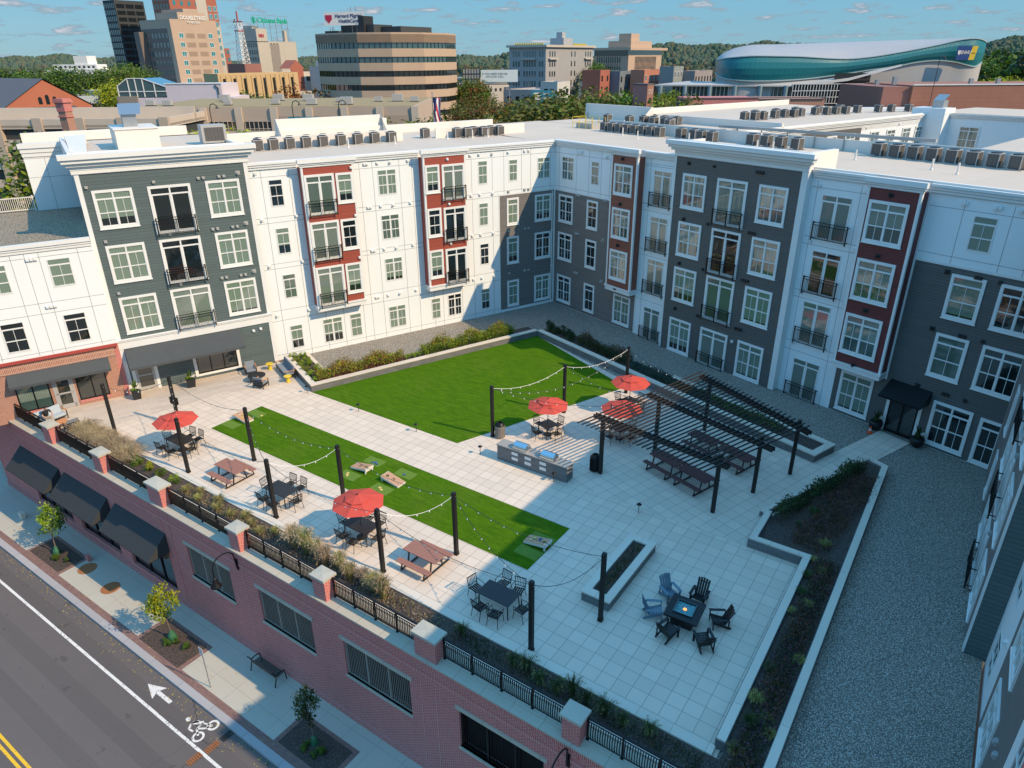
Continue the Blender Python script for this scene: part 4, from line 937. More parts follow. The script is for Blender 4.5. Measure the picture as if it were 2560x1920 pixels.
# ------------------------------------------------------------------ pergola
pg = thing('pergola', 'large black timber pergola with thin parallel rafters over the picnic tables', 'pergola', (-10,32,0))
PM = T(10,-32,0)
posts = [(-14.27,28.87),(-12.82,32.65),(-11.38,36.56),(-8.06,28.8),(-6.96,31.61),(-5.87,34.43)]
for x, y in posts:
    b = MB(); b.box(x-.09,x+.09,y-.09,y+.09,0,3.25)
    for z in (.35,.55): b.box(x-.1,x+.1,y-.03,y+.03,z,z+.03)
    b.build('post', M['black_wood'], pg, PM)
for (a, c) in [((-14.96,29.24),(-7.4,28.11)),((-13.66,33.09),(-6.16,30.81)),((-12.14,37.07),(-5.13,33.44))]:
    for s in (-.10,.10):
        v = Vector((c[0]-a[0], c[1]-a[1], 0)).normalized(); n = Vector((-v.y,v.x,0))*s
        b = MB(); b.bar(Vector((*a,3.16))+n, Vector((*c,3.16))+n, .05, .22); b.build('beam', M['black_wood'], pg, PM)
NR = 27
for k in range(NR):
    f = k/(NR-1); S = Vector((-15.15+7.0*f, 27.75-.85*f, 3.30)); E_ = Vector((-12.2+6.9*f, 37.5-3.5*f, 3.30))
    b = MB(); b.bar(S, E_, .05, .06); b.build('rafter', M['rafter_wood'], pg, PM)
    
# ------------------------------------------------------------------ light posts and string lights
front = [(-40.25,16.62),(-32.73,16.55),(-25.4,16.52),(-18.3,16.55),(-10.59,16.45)]; back = [(-38.0,19.35),(-30.8,19.32),(-23.65,19.3),(-16.43,19.28),(-9.17,19.28)]; lawnp = [(-21.4,28.9),(-19.5,33.88),(-17.54,38.61)]
pl = ['front row post beside the straw grass','front row post in front of the first umbrella table','front row post in front of the bare dining table','front row post between umbrella table and picnic table','front row post beside the shaded dining table',
 'back row post behind the first umbrella carrying speakers','back row post next to the first picnic table','back row post hidden by the street side umbrella','back row post at the second picnic table','back row post at the corner of the raised planter',
 'post beside the beige litter bin at the lawn edge','post between two red umbrellas at the lawn edge','post at the far planter wall beyond the lawn']
p0 = thing('light_post', 'x', 'post', (*front[0],0)); b = MB(); b.box(-.08,.08,-.08,.08,0,3.3); b.build('shaft', M['black_wood'], p0)
b = MB(); b.box(-.095,.095,-.095,.095,0,.12); b.build('base_shoe', M['black_metal'], p0); b = MB(); b.box(-.1,-.08,-.015,.015,3.1,3.14).box(.08,.1,-.015,.015,3.1,3.14); b.build('hook', M['steel'], p0)
for i, q in enumerate(front+back+lawnp):
    o = p0 if i == 0 else dup(p0, (*q,0)); o['label'] = 'black square timber ' + pl[i]; o['group'] = 'black timber posts carrying the string lights'
sp_ = thing('loudspeaker', 'black outdoor speaker pair strapped to the post behind the first umbrella', 'loudspeaker', (-38.0,19.35,1.5))
for s in (-1,1):
    b = MB(); b.box(s*.2-.09,s*.2+.09,-.1,.1,0,.42); b.build('speaker_box', M['black_metal'], sp_)
bulbm = NT('bulb'); bm = bulbm.out((.85,.83,.75), .2); 
bb = MB(); bb.lathe([(.010,0),(.014,-.03),(.028,-.055),(.027,-.08),(.010,-.095)], 8); BULB = bb.mesh('bulb', bm)
def strand(a, c, label, sag=.55, za=3.15, zc=3.15, mat='dark_metal'):
    A, Cc = Vector((*a,za)), Vector((*c,zc)); L = (Cc-A).length; n = max(6, int(L/.62)); pts = []
    for k in range(n*2+1): f = k/(n*2); p_ = A.lerp(Cc, f); p_.z -= sag*4*f*(1-f); pts.append(p_-A)
    t = thing('string_light', label, 'string light', A); b = MB(); b.tube(pts, .013, 4); b.build('cable', M[mat], t)
    for k in range(1, n):
        link('bulb', BULB, t, T(*pts[k*2]))
    return t
F_, K_ = front, back
strand(F_[0], K_[0], 'string light from the straw grass post to the speaker post'); strand(K_[0], F_[1], 'string light from the speaker post over the first red umbrella'); strand(K_[0], K_[1], 'string light along the paving behind the first umbrella')
strand(F_[1], F_[2], 'string light over the first picnic table'); strand(K_[1], F_[2], 'string light from the first picnic table across to the bare dining table'); strand(K_[1], K_[2], 'string light over the turf strip before the middle game boards')
strand(F_[2], K_[2], 'pale string light rising over the bare dining table', mat='white_paint'); strand(F_[2], F_[3], 'string light above the street side umbrella'); strand(K_[2], K_[3], 'string light over the turf strip after the middle game boards')
strand(F_[3], K_[3], 'pale string light rising beside the second picnic table', mat='white_paint'); strand(F_[3], F_[4], 'string light over the shadow edge and second picnic table'); strand(K_[3], K_[4], 'string light over the end of the turf strip'); strand(K_[3], F_[4], 'string light crossing to the shaded dining table'); strand(F_[4], K_[4], 'string light between the two shaded posts')
strand(lawnp[0], lawnp[1], 'pale string light over the lawn from the litter bin post', .5, mat='white_paint'); strand(lawnp[1], lawnp[2], 'pale string light over the lawn to the farthest post', .5, mat='white_paint')
strand(lawnp[0], posts[1], 'string light from the litter bin post to the pergola', .7, 3.15, 3.2); strand(lawnp[1], posts[1], 'string light between the lawn umbrellas and the pergola', .5); strand(lawnp[2], posts[2], 'string light from the farthest post to the pergola', .6); strand(lawnp[0], lawnp[2], 'low string light looping under the others by the lawn', 1.3)

# ------------------------------------------------------------------ game boards
def board(x, y, s, label, bags):
    t = thing('game_board', label, 'cornhole board', (x,y,.03), R(0) if s > 0 else R(180))
    b = MB(); L = 1.2; h0, h1 = .09, .32
    n = 20; hx, hr = L/2-.23, .085
    top = lambda X: h0+(h1-h0)*(X+L/2)/L
    # board top with a round hole: eight panels round it
    ring_ = [(hx+hr*math.cos(2*math.pi*k/n), hr*math.sin(2*math.pi*k/n)) for k in range(n)]
    def bd(a):
        cx_, sy_ = math.cos(a), math.sin(a); k = min(.23/abs(cx_) if abs(cx_) > 1e-6 else 9, .3/abs(sy_) if abs(sy_) > 1e-6 else 9); return (hx+cx_*k, sy_*k)
    for k in range(n):
        a, c = 2*math.pi*k/n, 2*math.pi*(k+1)/n; p_, q_ = bd(a), bd(c); u_, v_ = ring_[k], ring_[(k+1) % n]
        b.quad((*u_,top(u_[0])),(*p_,top(p_[0])),(*q_,top(q_[0])),(*v_,top(v_[0])))
    X1 = hx-.23
    b.quad((-L/2,-.3,h0),(X1,-.3,top(X1)),(X1,.3,top(X1)),(-L/2,.3,h0))
    b.build('playing_surface', M['board_wood'], t)
    b = MB()
    for sy in (-1,1): b.quad((-L/2,sy*.3,0),(L/2,sy*.3,h1-.12),(L/2,sy*.3,h1),(-L/2,sy*.3,h0))
    b.box(L/2-.02,L/2,-.3,.3,h1-.14,h1-.001).box(-L/2,-L/2+.02,-.3,.3,0,h0-.001); b.box(L/2-.1,L/2-.04,-.28,-.22,0,h1-.1).box(L/2-.1,L/2-.04,.22,.28,0,h1-.1).box(L/2-.1,L/2-.06,-.26,.26,.08,.12)
    b.build('frame', M['white_paint'], t)
    b = MB(); b.quad((hx-.1,-.1,.05),(hx+.1,-.1,.05),(hx+.1,.1,.05),(hx-.1,.1,.05)); b.build('hole_shadow', M['iron'], t)
    for dx, dy, c in bags:
        g = thing('bean_bag', f'{c} bean bag lying by the {label.split(" game board ")[-1]} board', 'bean bag', (x+dx, y+dy, .03 if abs(dy) > .35 or abs(dx) > .6 else top(dx*s)+.04), random.uniform(0,3), 'bean bags on and around the game boards')
        b = MB(); b.box(-.07,.07,-.07,.07,.0,.035); b.box(-.055,.055,-.055,.055,.035,.045); b.build('cloth', M['bag_'+c], g)
    return t
M['bag_blue'] = plain('bag_blue', (.05,.12,.22), .9, .1, 9, grime=False); M['bag_yellow'] = plain('bag_yellow', (.62,.48,.16), .9, .1, 9, grime=False)
board(-35.4,22.0,-1,'orange wood game board nearest the brick shop',[(.2,.05,'blue'),(-.1,.1,'yellow'),(.05,-.1,'yellow'),(.5,.95,'yellow')])
B2 = board(-25.15,22.0,1,'pale wood game board left of the middle pair',[(0,.8,'blue'),(.14,.9,'blue'),(.3,.82,'blue'),(-.3,-.75,'yellow'),(-.2,-.9,'yellow')])
B3 = board(-22.85,22.0,-1,'pale wood game board with number 75, right of the middle pair',[(0,.85,'blue'),(-.2,-.8,'yellow'),(0,-.9,'yellow')])
board(-13.8,21.9,1,'tan wood game board half in shade',[(.1,.1,'blue'),(-.2,.1,'yellow'),(-.3,-.05,'yellow')])
def text3(s, size, mat, parent, Mx, name='lettering', ext=.01, bold=0., align='CENTER'):
    cu = bpy.data.curves.new(name, 'FONT'); cu.body = s; cu.size = size; cu.extrude = ext; cu.align_x = align; cu.align_y = 'CENTER'; cu.offset = bold
    tmp = bpy.data.objects.new('tmp', cu); COL.objects.link(tmp); dg = bpy.context.evaluated_depsgraph_get(); me = bpy.data.meshes.new_from_object(tmp.evaluated_get(dg))
    bpy.data.objects.remove(tmp); me.materials.clear(); me.materials.append(mat); me.name = name
    return link(name, me, parent, Mx)
tl = Matrix(((1,0,0,0),(0,1,0,0),(0,0,1,0),(0,0,0,1)))
slope = math.atan2(.23,1.2)
text3('75', .22, M['black_metal'], B3, T(-.05,0,.21)@Matrix.Rotation(-slope,4,'Y')@Matrix.Rotation(R(180),4,'Z'), ext=.002)
text3('75', .22, M['black_metal'], B2, T(-.05,0,.212)@Matrix.Rotation(-slope,4,'Y')@Matrix.Rotation(R(90),4,'Z'), ext=.002)

# ------------------------------------------------------------------ grill island, bins, path lights
t = thing('grill_island', 'long dark grey block counter with pale drawer fronts by the central path', 'outdoor kitchen', (-17.5,27.35,0))
b = MB(); b.box(-2.22,2.22,-.32,.32,0,.9); b.build('block_body', M['block_wall'], t); b = MB(); b.box(-2.26,2.26,-.36,.36,.9,.95); b.build('countertop', plain('counter_slab', (.34,.31,.27), .5, .15), t)
for x in (-1.05,-.2,.75):
    for z in (.28,.6): b = MB(); b.box(x-.2,x+.2,-.335,-.32,z,z+.17); b.build('drawer_front', M['white_trim'], t)
for x, l in ((-18.3,'left'),(-16.55,'right')):
    g = thing('gas_grill', f'stainless steel gas grill with domed hood, {l} one on the block counter', 'grill', (x,27.35,.95)); b = MB(); b.box(-.42,.42,-.28,.28,0,.12); b.build('body', M['stainless'], g)
    b = MB(); n = 9
    for k in range(n):
        a, c = math.pi*k/n*.98, math.pi*(k+1)/n*.98; f = lambda q: (.27*math.cos(q), .12+.24*math.sin(q))
        b.quad((-.40,-f(a)[0],f(a)[1]),(.40,-f(a)[0],f(a)[1]),(.40,-f(c)[0],f(c)[1]),(-.40,-f(c)[0],f(c)[1]))
        for s in (-.40,.40): b.quad((s,0,.12),(s,-f(a)[0],f(a)[1]),(s,-f(c)[0],f(c)[1]))
    b.build('hood', M['stainless'], g, None, True); b = MB(); b.tube([(-.3,-.31,.2),(.3,-.31,.2)], .014, 6); b.build('handle', M['steel'], g)
for x, y, mt, l in ((-21.0,29.08,'beige_slat','beige slatted round litter bin with black lid beside the lawn post'),(-14.66,28.99,'black_metal','black round litter bin beside the pergola post')):
    t = thing('litter_bin', l, 'litter bin', (x,y,0)); b = MB(); b.lathe([(.25,.03),(.27,.1),(.27,.75),(.25,.8)], 20); 
    for k in range(20): a = 2*math.pi*k/20; b.obox((.275*math.cos(a),.275*math.sin(a),.42),(0,0,1),.7,.03,.05,0,(math.cos(a),math.sin(a),0))
    b.build('body', M[mt], t); b = MB(); b.lathe([(.28,.8),(.28,.86),(.18,.98),(.15,.98),(.15,.9)], 20); b.build('lid', M['black_metal'], t)
pb = MB(); pb.tube([(0,0,0),(0,0,.5)], .016, 6); PBM = pb.mesh('stem', M['black_metal']); pb = MB(); pb.lathe([(.02,.48),(.13,.5),(.05,.58),(.01,.6)], 12); PBH = pb.mesh('shade', M['black_metal'])
for i, (x, y) in enumerate([(-35.12,26.79),(-30.31,26.79),(-25.52,26.83),(-20.79,26.87),(-15.92,26.79),(-11.03,26.72)]):
    t = thing('path_light', 'black mushroom path light ' + ['at the corner of the far planter wall','first along the near lawn edge','second along the near lawn edge','at the left end of the grill island','at the right end of the grill island','standing alone on the shaded patio'][i], 'path light', (x,y,0), 0, 'black path lights along the paving'); link('stem', PBM, t); link('shade', PBH, t)

# ------------------------------------------------------------------ fire pit and lounge furniture
t = thing('fire_pit', 'square black fire table with blue glass beads and a small flame on the shaded patio', 'fire pit', (-6.45,21.12,0), R(4))
b = MB(); b.box(-.42,.42,-.42,.42,0,.52); b.build('base', M['charcoal'], t)
b = MB(); b.box(-.66,.66,-.66,-.36,.52,.6).box(-.66,.66,.36,.66,.52,.6).box(-.66,-.36,-.36,.36,.52,.6).box(.36,.66,-.36,.36,.52,.6); b.build('tabletop', M['charcoal'], t)
b = MB(); b.box(-.38,.38,-.38,-.36,.56,.66).box(-.38,.38,.36,.38,.56,.66).box(-.38,-.36,-.36,.36,.56,.66).box(.36,.38,-.36,.36,.56,.66); b.build('glass_guard', M['g_dark'], t)
b = MB(); b.box(-.36,.36,-.36,.36,.5,.57); b.build('glass_beads', gravel('glass_beads', [(.05,.35,.38),(.3,.65,.66),(.02,.2,.25),(.6,.85,.85)], 40), t)
fl = NT('flame'); fm_ = fl.out((1,.3,.05), .5); fl.b.inputs['Emission Color'].default_value = (1,.32,.06,1); fl.b.inputs['Emission Strength'].default_value = 3
b = MB()
for k in range(7): a = k*.9; b.tube([(.05*math.cos(a),.05*math.sin(a),.56),(.06*math.cos(a+.5),.06*math.sin(a+.5),.585),(.03*math.cos(a),.03*math.sin(a),.62)], [.018,.013,.002], 5)
b.build('flame', fm_, t)
def adirondack(x, y, rz, label, mat):
    t = thing('adirondack_chair', label, 'lounge chair', (x,y,0), rz); m_ = M[mat]; t.scale = (.9,.9,.92)
    b = MB()
    for k in range(6): b.obox((0,-.30+k*.1,.38-k*.028),(1,0,0),.54,.085,.02,0,(0,.27,1))
    b.build('seat', m_, t); b = MB()
    for k in range(5): x_ = -.21+k*.105; b.bar((x_,.22,.22),(x_*1.12,.56,.98-.02*abs(k-2)**1.5),.092,.02,0,(0,-.9,.4))
    b.bar((-.25,.50,.80),(.25,.50,.80),.05,.02); b.build('backrest', m_, t)
    for s in (-1,1):
        b = MB(); b.bar((s*.33,-.36,.56),(s*.33,.36,.53),.13,.025); b.build('armrest', m_, t)
        b = MB(); b.bar((s*.3,-.32,.55),(s*.3,-.30,0),.09,.03); b.build('leg', m_, t); b = MB(); b.bar((s*.27,-.33,.36),(s*.27,.48,.03),.03,.11); b.bar((s*.31,.34,.53),(s*.29,.38,.06),.06,.03); b.build('leg', m_, t)
FP = (-6.45,21.12)
for x, y, mt, l in [(-7.55,20.72,'blue_plastic','pale blue slatted lounge chair nearest the raised planter'),(-7.42,22.0,'blue_plastic','pale blue slatted lounge chair behind the fire pit'),(-6.35,22.45,'charcoal','black slatted lounge chair behind the fire pit'),(-5.25,21.65,'charcoal','black slatted lounge chair right of the fire pit'),(-5.35,20.3,'charcoal','black slatted lounge chair at the near right corner of the fire pit'),(-6.65,20.0,'charcoal','black slatted lounge chair between fire pit and street')]:
    adirondack(x, y, math.atan2(FP[1]-y, FP[0]-x)+R(90)+random.uniform(-.25,.25), l, mt)
def armchair(x, y, rz, label, w=.72, name='lounge_armchair', cush='cushion', cat='armchair'):
    t = thing(name, label, cat, (x,y,0), rz); b = MB()
    b.box(-w/2,w/2,-.34,.34,.2,.24)
    for sx in (-1,1):
        for yy in (-.33,.33): b.box(sx*w/2-.02,sx*w/2+.02,yy-.02,yy+.02,0,.58)
        b.box(sx*w/2-.02,sx*w/2+.02,-.33,.33,.3,.33)
    for k in range(4): b.box(-w/2,w/2,.33,.35,.28+k*.11,.33+k*.11)
    b.build('frame', M['dark_metal'], t)
    for sx in (-1,1): b = MB(); b.box(sx*w/2-.03,sx*w/2+.03,-.36,.36,.58,.61); b.build('armrest', M['teak'], t)
    n = max(1, round(w/.75))
    for k in range(n):
        a, c = -w/2+.03+k*(w-.06)/n, -w/2+.03+(k+1)*(w-.06)/n
        b = MB(); b.box(a+.01,c-.01,-.34,.24,.24,.40); o = b.build('seat_cushion', M[cush], t); bv = o.modifiers.new('b','BEVEL'); bv.width = .04; bv.segments = 2
        b = MB(); b.quad((a+.01,.16,.40),(c-.01,.16,.40),(c-.01,.28,.84),(a+.01,.28,.84)); b.quad((a+.01,.28,.40),(a+.01,.36,.84),(c-.01,.36,.84),(c-.01,.28,.40)); b.quad((a+.01,.28,.84),(c-.01,.28,.84),(c-.01,.36,.84),(a+.01,.36,.84)); b.quad((a+.01,.16,.4),(a+.01,.28,.84),(a+.01,.36,.84),(a+.01,.28,.4)); b.quad((c-.01,.16,.4),(c-.01,.28,.4),(c-.01,.36,.84),(c-.01,.28,.84)); b.build('back_cushion', M[cush], t)
    return t
armchair(-41.0,26.75,R(62),'grey cushioned armchair against the grey siding by the round table'); armchair(-38.5,25.7,R(200),'grey cushioned armchair with its back to the camera by the round table')
armchair(-38.95,28.15,AC-R(4),'long grey outdoor sofa against the planter wall', 2.3, 'outdoor_sofa', 'cushion', 'sofa')
t = thing('round_table', 'low round dark coffee table between the grey armchairs', 'table', (-39.6,26.2,0)); b = MB(); b.lathe([(.58,.38),(.6,.40),(.6,.43),(.02,.43)], 26); b.build('tabletop', M['dark_metal'], t)
for k in range(3): a = 2.1*k; b = MB(); b.bar((.45*math.cos(a),.45*math.sin(a),.38),(.4*math.cos(a),.4*math.sin(a),0),.05); b.build('leg', M['dark_metal'], t)
for x, y, l in ((-40.45,27.95,'yellow drum side table at the wall end of the sofa'),(-37.62,27.25,'yellow drum side table at the near end of the sofa')):
    t = thing('side_table', l, 'side table', (x,y,0)); b = MB(); b.lathe([(.17,0),(.15,.05),(.11,.25),(.13,.42)], 18); b.build('base', M['yellow'], t, None, True); b = MB(); b.lathe([(.26,.42),(.27,.45),(.26,.47),(.02,.47)], 22); b.build('top', M['yellow'], t)
sf = armchair(-44.75,15.0,R(160),'pale grey outdoor sofa with a man sitting on it', 1.6, 'outdoor_sofa', 'cushion_light', 'sofa'); sf.rotation_euler = (0,0,R(95))
sf.location = (-45.05,15.25,0)
armchair(-42.85,15.45,R(-95),'grey slatted lounge chair with its back to the straw grass')
t = thing('coffee_table', 'low orange wood coffee table in front of the seated man', 'table', (-43.85,15.3,0), R(5)); b = MB()
for k in range(5): b.box(-.35+k*.14,-.22+k*.14,-.35,.35,.34,.37)
b.build('tabletop', M['teak'], t)
for sx in (-1,1):
    for sy in (-1,1): b = MB(); b.box(sx*.3-.02,sx*.3+.02,sy*.3-.02,sy*.3+.02,0,.34); b.build('leg', M['dark_metal'], t)

# ------------------------------------------------------------------ street furniture
t = thing('street_bench', 'black metal street bench on the sidewalk in the shade of the brick wall', 'bench', (-23.45,13.4,ZS), R(180)); b = MB()
for k in range(9): b.bar((-.88,-.22+k*.05,.44),(.88,-.22+k*.05,.44),.03,.02)
b.build('seat', M['dark_metal'], t); b = MB()
for k in range(8): b.bar((-.88,.24+k*.015,.52+k*.05),(.88,.24+k*.015,.52+k*.05),.02,.03)
b.build('backrest', M['dark_metal'], t)
for s in (-1,1): b = MB(); b.tube([(s*.9,-.3,0),(s*.9,-.26,.6),(s*.9,0,.66),(s*.9,.22,.62),(s*.9,.38,.92)], .028, 6); b.tube([(s*.9,.36,0),(s*.9,.22,.45)], .028, 6); b.build('end_frame', M['black_metal'], t)
t = thing('street_sign', 'small white parking sign with red lettering on a thin steel post', 'street sign', (-25.06,11.36,ZS), R(0)); b = MB(); b.box(-.025,.025,-.015,.015,0,2.3); b.build('post', M['steel'], t)
b = MB(); b.box(-.15,.15,-.03,-.018,2.02,2.48); o = b.build('sign_panel', M['white_paint'], t)
redm = plain('sign_red', (.55,.04,.05), .6, .05, 5, grime=False)
FRONT = lambda x, y, z: T(x,y,z) @ Matrix.Rotation(R(90),4,'X')
for s_, z, sz in (('NO',2.40,.11),('PARKING',2.27,.06),('ANY TIME',2.15,.055)): text3(s_, sz, redm, o, FRONT(0,-.034,z), ext=.001)
b = MB(); b.box(-.2,.2,-.12,.12,0,.42); tag(b.build('concrete_block', M['curb_stone'], None, T(-46.9,12.6,ZS)), 'small pale stone block standing at the shadow edge on the far sidewalk', 'stone block')
b = MB(); b.box(-.14,.14,-.1,.1,0,.4); tag(b.build('utility_box', M['brick_red'], None, T(-39.1,12.85,ZS)), 'small brick coloured box beside the first tree pit', 'box')
t = thing('traffic_cone', 'small orange traffic cone with white band beside the entrance planter', 'traffic cone', (-3.2,41.7,0)); b = MB(); b.box(-.15,.15,-.15,.15,0,.03); b.lathe([(.11,.03),(.075,.17)], 14); b.lathe([(.055,.27),(.02,.42),(.015,.43)], 14); cm = plain('cone_orange', (.85,.10,.03), .5, .05, 3, grime=False); b.build('cone', cm, t); b = MB(); b.lathe([(.076,.17),(.056,.27)], 14); b.build('band', M['white_paint'], t)
# ------------------------------------------------------------------ seated man
def skin_mesh(name, V, E, Rr, mats, matf=None, parent=None, Mx=None, sub=2, root=0):
    me = bpy.data.meshes.new(name); me.from_pydata([tuple(v) for v in V], E, []); o = bpy.data.objects.new(name, me); COL.objects.link(o)
    sk = o.modifiers.new('s', 'SKIN')
    for i, r_ in enumerate(Rr): d = me.skin_vertices[0].data[i]; d.radius = (r_, r_) if not isinstance(r_, tuple) else r_; d.use_root = (i == root)
    sb = o.modifiers.new('u', 'SUBSURF'); sb.levels = sub; sb.render_levels = sub
    dg = bpy.context.evaluated_depsgraph_get(); nm = bpy.data.meshes.new_from_object(o.evaluated_get(dg)); bpy.data.objects.remove(o); nm.name = name
    nm.materials.clear()
    for m_ in mats: nm.materials.append(m_)
    for p_ in nm.polygons:
        p_.use_smooth = True
        if matf: p_.material_index = matf(p_.center)
    return link(name, nm, parent, Mx)
skinm = plain('skin', (.50,.28,.19), .5, .05, 5, grime=False); shirt = plain('black_tshirt', (.018,.020,.026), .9, .15, 8, grime=False); trous = plain('pale_trousers', (.42,.40,.34), .9, .08, 8, grime=False); hairm = plain('dark_hair', (.02,.014,.010), .7, .2, 30, grime=False); shoe = plain('shoe', (.05,.05,.05), .6, .1, 9, grime=False)
man = thing('person', 'man in black t-shirt and pale trousers sitting on the pale sofa, forearms on knees', 'person', (-44.9,14.95,0), R(-90))
# local frame: facing +y
V = [(0,0,.50),(0,.05,.66),(0,.13,.84),(0,.20,.99),(0,.24,1.08),  # pelvis, belly, chest, upper chest, neck
     (.19,.17,.98),(.27,.30,.76),(.17,.50,.66),(.10,.58,.66), (-.19,.17,.98),(-.28,.28,.76),(-.18,.50,.66),(-.09,.58,.65),
     (.10,.02,.50),(.17,.46,.52),(.17,.42,.11),(.17,.46,.05), (-.10,.02,.50),(-.17,.46,.52),(-.16,.48,.11),(-.16,.53,.05)]
E_ = [(0,1),(1,2),(2,3),(3,4),(3,5),(5,6),(6,7),(7,8),(3,9),(9,10),(10,11),(11,12),(0,13),(13,14),(14,15),(15,16),(0,17),(17,18),(18,19),(19,20)]
Rr = [(.15,.12),(.145,.11),(.16,.12),(.13,.10),.055,.065,.045,.034,.028,.065,.045,.034,.028,.095,.07,.045,.04,.095,.07,.045,.04]
def bodymat(c):
    if c.z > 1.055: return 0
    if c.z < .075: return 3
    if c.z < .60 and c.y > -.2 and not (c.z > .57 and c.y > .47): return 2
    if abs(c.x) > .14 and c.z < .86 and c.y > .22: return 0
    if c.y > .44 and c.z > .6: return 0
    return 1
skin_mesh('body', V, E_, Rr, [skinm, shirt, trous, shoe], bodymat, man, I)
b = MB(); b.lathe([(.02,-.125),(.055,-.11),(.07,-.06),(.082,.0),(.084,.05),(.07,.10),(.04,.125),(.005,.13)], 16); hd = b.build('head', skinm, man, T(0,.29,1.20,0,1,R(-12)), True)
b = MB(); b.tube([(0,.07,.0),(0,.105,-.03),(0,.085,-.04)], [.008,.016,.012], 6); b.build('nose', skinm, hd, I, True)
for s in (-1,1):
    b = MB(); b.tube([(s*.078,0,.01),(s*.095,-.01,.015),(s*.088,-.01,-.03)], [.012,.016,.008], 6); b.build('ear', skinm, hd, I, True)
    b = MB(); b.tube([(s*.032,.076,.012),(s*.032,.084,.012)], [.012,.008], 8); b.build('eye', hairm, hd, I)
b = MB(); b.box(-.025,.025,.070,.076,-.068,-.060); b.build('mouth', plain('lips', (.36,.13,.11), .5, .05, 5, grime=False), hd, I)
b = MB(); b.lathe([(.088,.03),(.094,.07),(.078,.12),(.04,.148),(.004,.152)], 16, (0,-.008)); b.box(-.08,.08,-.09,-.02,-.04,.06); b.build('hair', hairm, hd, I, True)
for s in (-1,1):
    w0 = Vector((s*.10,.585,.66)); hv = [w0, w0+Vector((-s*.03,.05,-.01))]; he = [(0,1)]; hr = [.026,.030]
    for k in range(4):
        st = hv[1]+Vector((-s*.0+(k-1.5)*.018, .01, 0)); L_ = (.032,.037,.034,.026)[k]; n0 = len(hv)
        hv += [st+Vector((-s*.012,L_*.6,-.01)), st+Vector((-s*.03,L_*.95,-.03)), st+Vector((-s*.045,L_*.8,-.048))]; he += [(1,n0),(n0,n0+1),(n0+1,n0+2)]; hr += [.009,.008,.0065]
    n0 = len(hv); hv += [w0+Vector((-s*.035,.02,.022)), w0+Vector((-s*.055,.045,.03))]; he += [(0,n0),(n0,n0+1)]; hr += [.011,.008]
    skin_mesh('hand', hv, he, hr, [skinm], None, man, I, 1)

# ------------------------------------------------------------------ plants
L = {}
L['green'] = leafmat('leaf_green', (.04,.09,.012), (.13,.21,.02), (.26,.33,.04)); L['dark'] = leafmat('leaf_dark', (.012,.030,.010), (.035,.065,.018), (.06,.09,.03))
L['yellow'] = leafmat('leaf_yellow_green', (.20,.26,.01), (.50,.52,.02), (.72,.66,.04)); L['lime'] = leafmat('leaf_lime', (.12,.20,.015), (.36,.46,.03), (.56,.60,.08))
L['autumn'] = leafmat('leaf_autumn', (.10,.06,.02), (.30,.09,.03), (.38,.20,.05)); L['olive'] = leafmat('leaf_olive', (.06,.075,.015), (.17,.17,.03), (.30,.22,.05)); L['orange'] = leafmat('leaf_orange', (.20,.12,.01), (.45,.26,.03), (.5,.36,.06))
L['blue'] = leafmat('leaf_blue_green', (.03,.06,.05), (.07,.12,.10), (.12,.18,.15)); L['straw'] = leafmat('straw', (.26,.20,.10), (.50,.41,.25), (.64,.55,.38)); L['plume'] = leafmat('plume', (.34,.24,.16), (.58,.43,.30), (.72,.58,.42)); L['strawgreen'] = leafmat('straw_green', (.17,.18,.05), (.42,.38,.14), (.58,.50,.24)); L['russet'] = leafmat('russet', (.12,.05,.03), (.28,.12,.07), (.36,.20,.12))
L['purple'] = leafmat('purple_dry', (.07,.045,.05), (.17,.11,.12), (.28,.21,.20))
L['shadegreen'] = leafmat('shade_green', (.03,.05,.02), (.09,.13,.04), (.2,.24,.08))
def rdir(rg):
    z = rg.uniform(-1,1); a = rg.uniform(0,6.283); r_ = math.sqrt(1-z*z); return Vector((r_*math.cos(a), r_*math.sin(a), z))
CROWN = {}
def crown_mesh(key, nclump, nleaf, leaf, seed, flat=1.0, solid=.75, nm=2, tall=1.0):
    """unit crown (radius 1, centre at origin) of many small leaf faces gathered in clumps"""
    if key in CROWN: return CROWN[key]
    rg = random.Random(seed); b = MB()
    for c in range(nclump):
        d = rdir(rg); rr = rg.uniform(.35,1)**.6*.78; cc = Vector((d.x*rr, d.y*rr, d.z*rr*flat)); cr_ = rg.uniform(.20,.42)
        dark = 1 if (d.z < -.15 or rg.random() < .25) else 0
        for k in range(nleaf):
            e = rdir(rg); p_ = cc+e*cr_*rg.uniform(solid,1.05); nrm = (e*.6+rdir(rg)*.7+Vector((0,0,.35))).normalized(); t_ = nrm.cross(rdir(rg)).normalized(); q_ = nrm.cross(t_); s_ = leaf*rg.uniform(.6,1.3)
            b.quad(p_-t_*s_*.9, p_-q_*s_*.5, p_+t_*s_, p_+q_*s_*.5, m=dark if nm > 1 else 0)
    CROWN[key] = b; return b
CM = {}
def crown_obj(par, key, mats, loc, scale, rz=0, name='crown'):
    k = (key, tuple(mats))
    if k not in CM: CM[k] = CROWN[key].mesh(name, [L[x] for x in mats])
    return link(name, CM[k], par, Matrix.Translation(loc) @ Matrix.Rotation(rz,4,'Z') @ Matrix.Diagonal((*scale,1)))
crown_mesh('near_a', 44, 64, .062, 1); crown_mesh('near_b', 38, 60, .065, 2); crown_mesh('mid_a', 60, 60, .048, 3); crown_mesh('mid_b', 54, 60, .050, 4); crown_mesh('far_a', 26, 26, .14, 5); crown_mesh('far_b', 22, 24, .15, 6)
crown_mesh('open_a', 30, 46, .075, 11, 1, .5); crown_mesh('open_b', 32, 46, .078, 12, 1, .5)
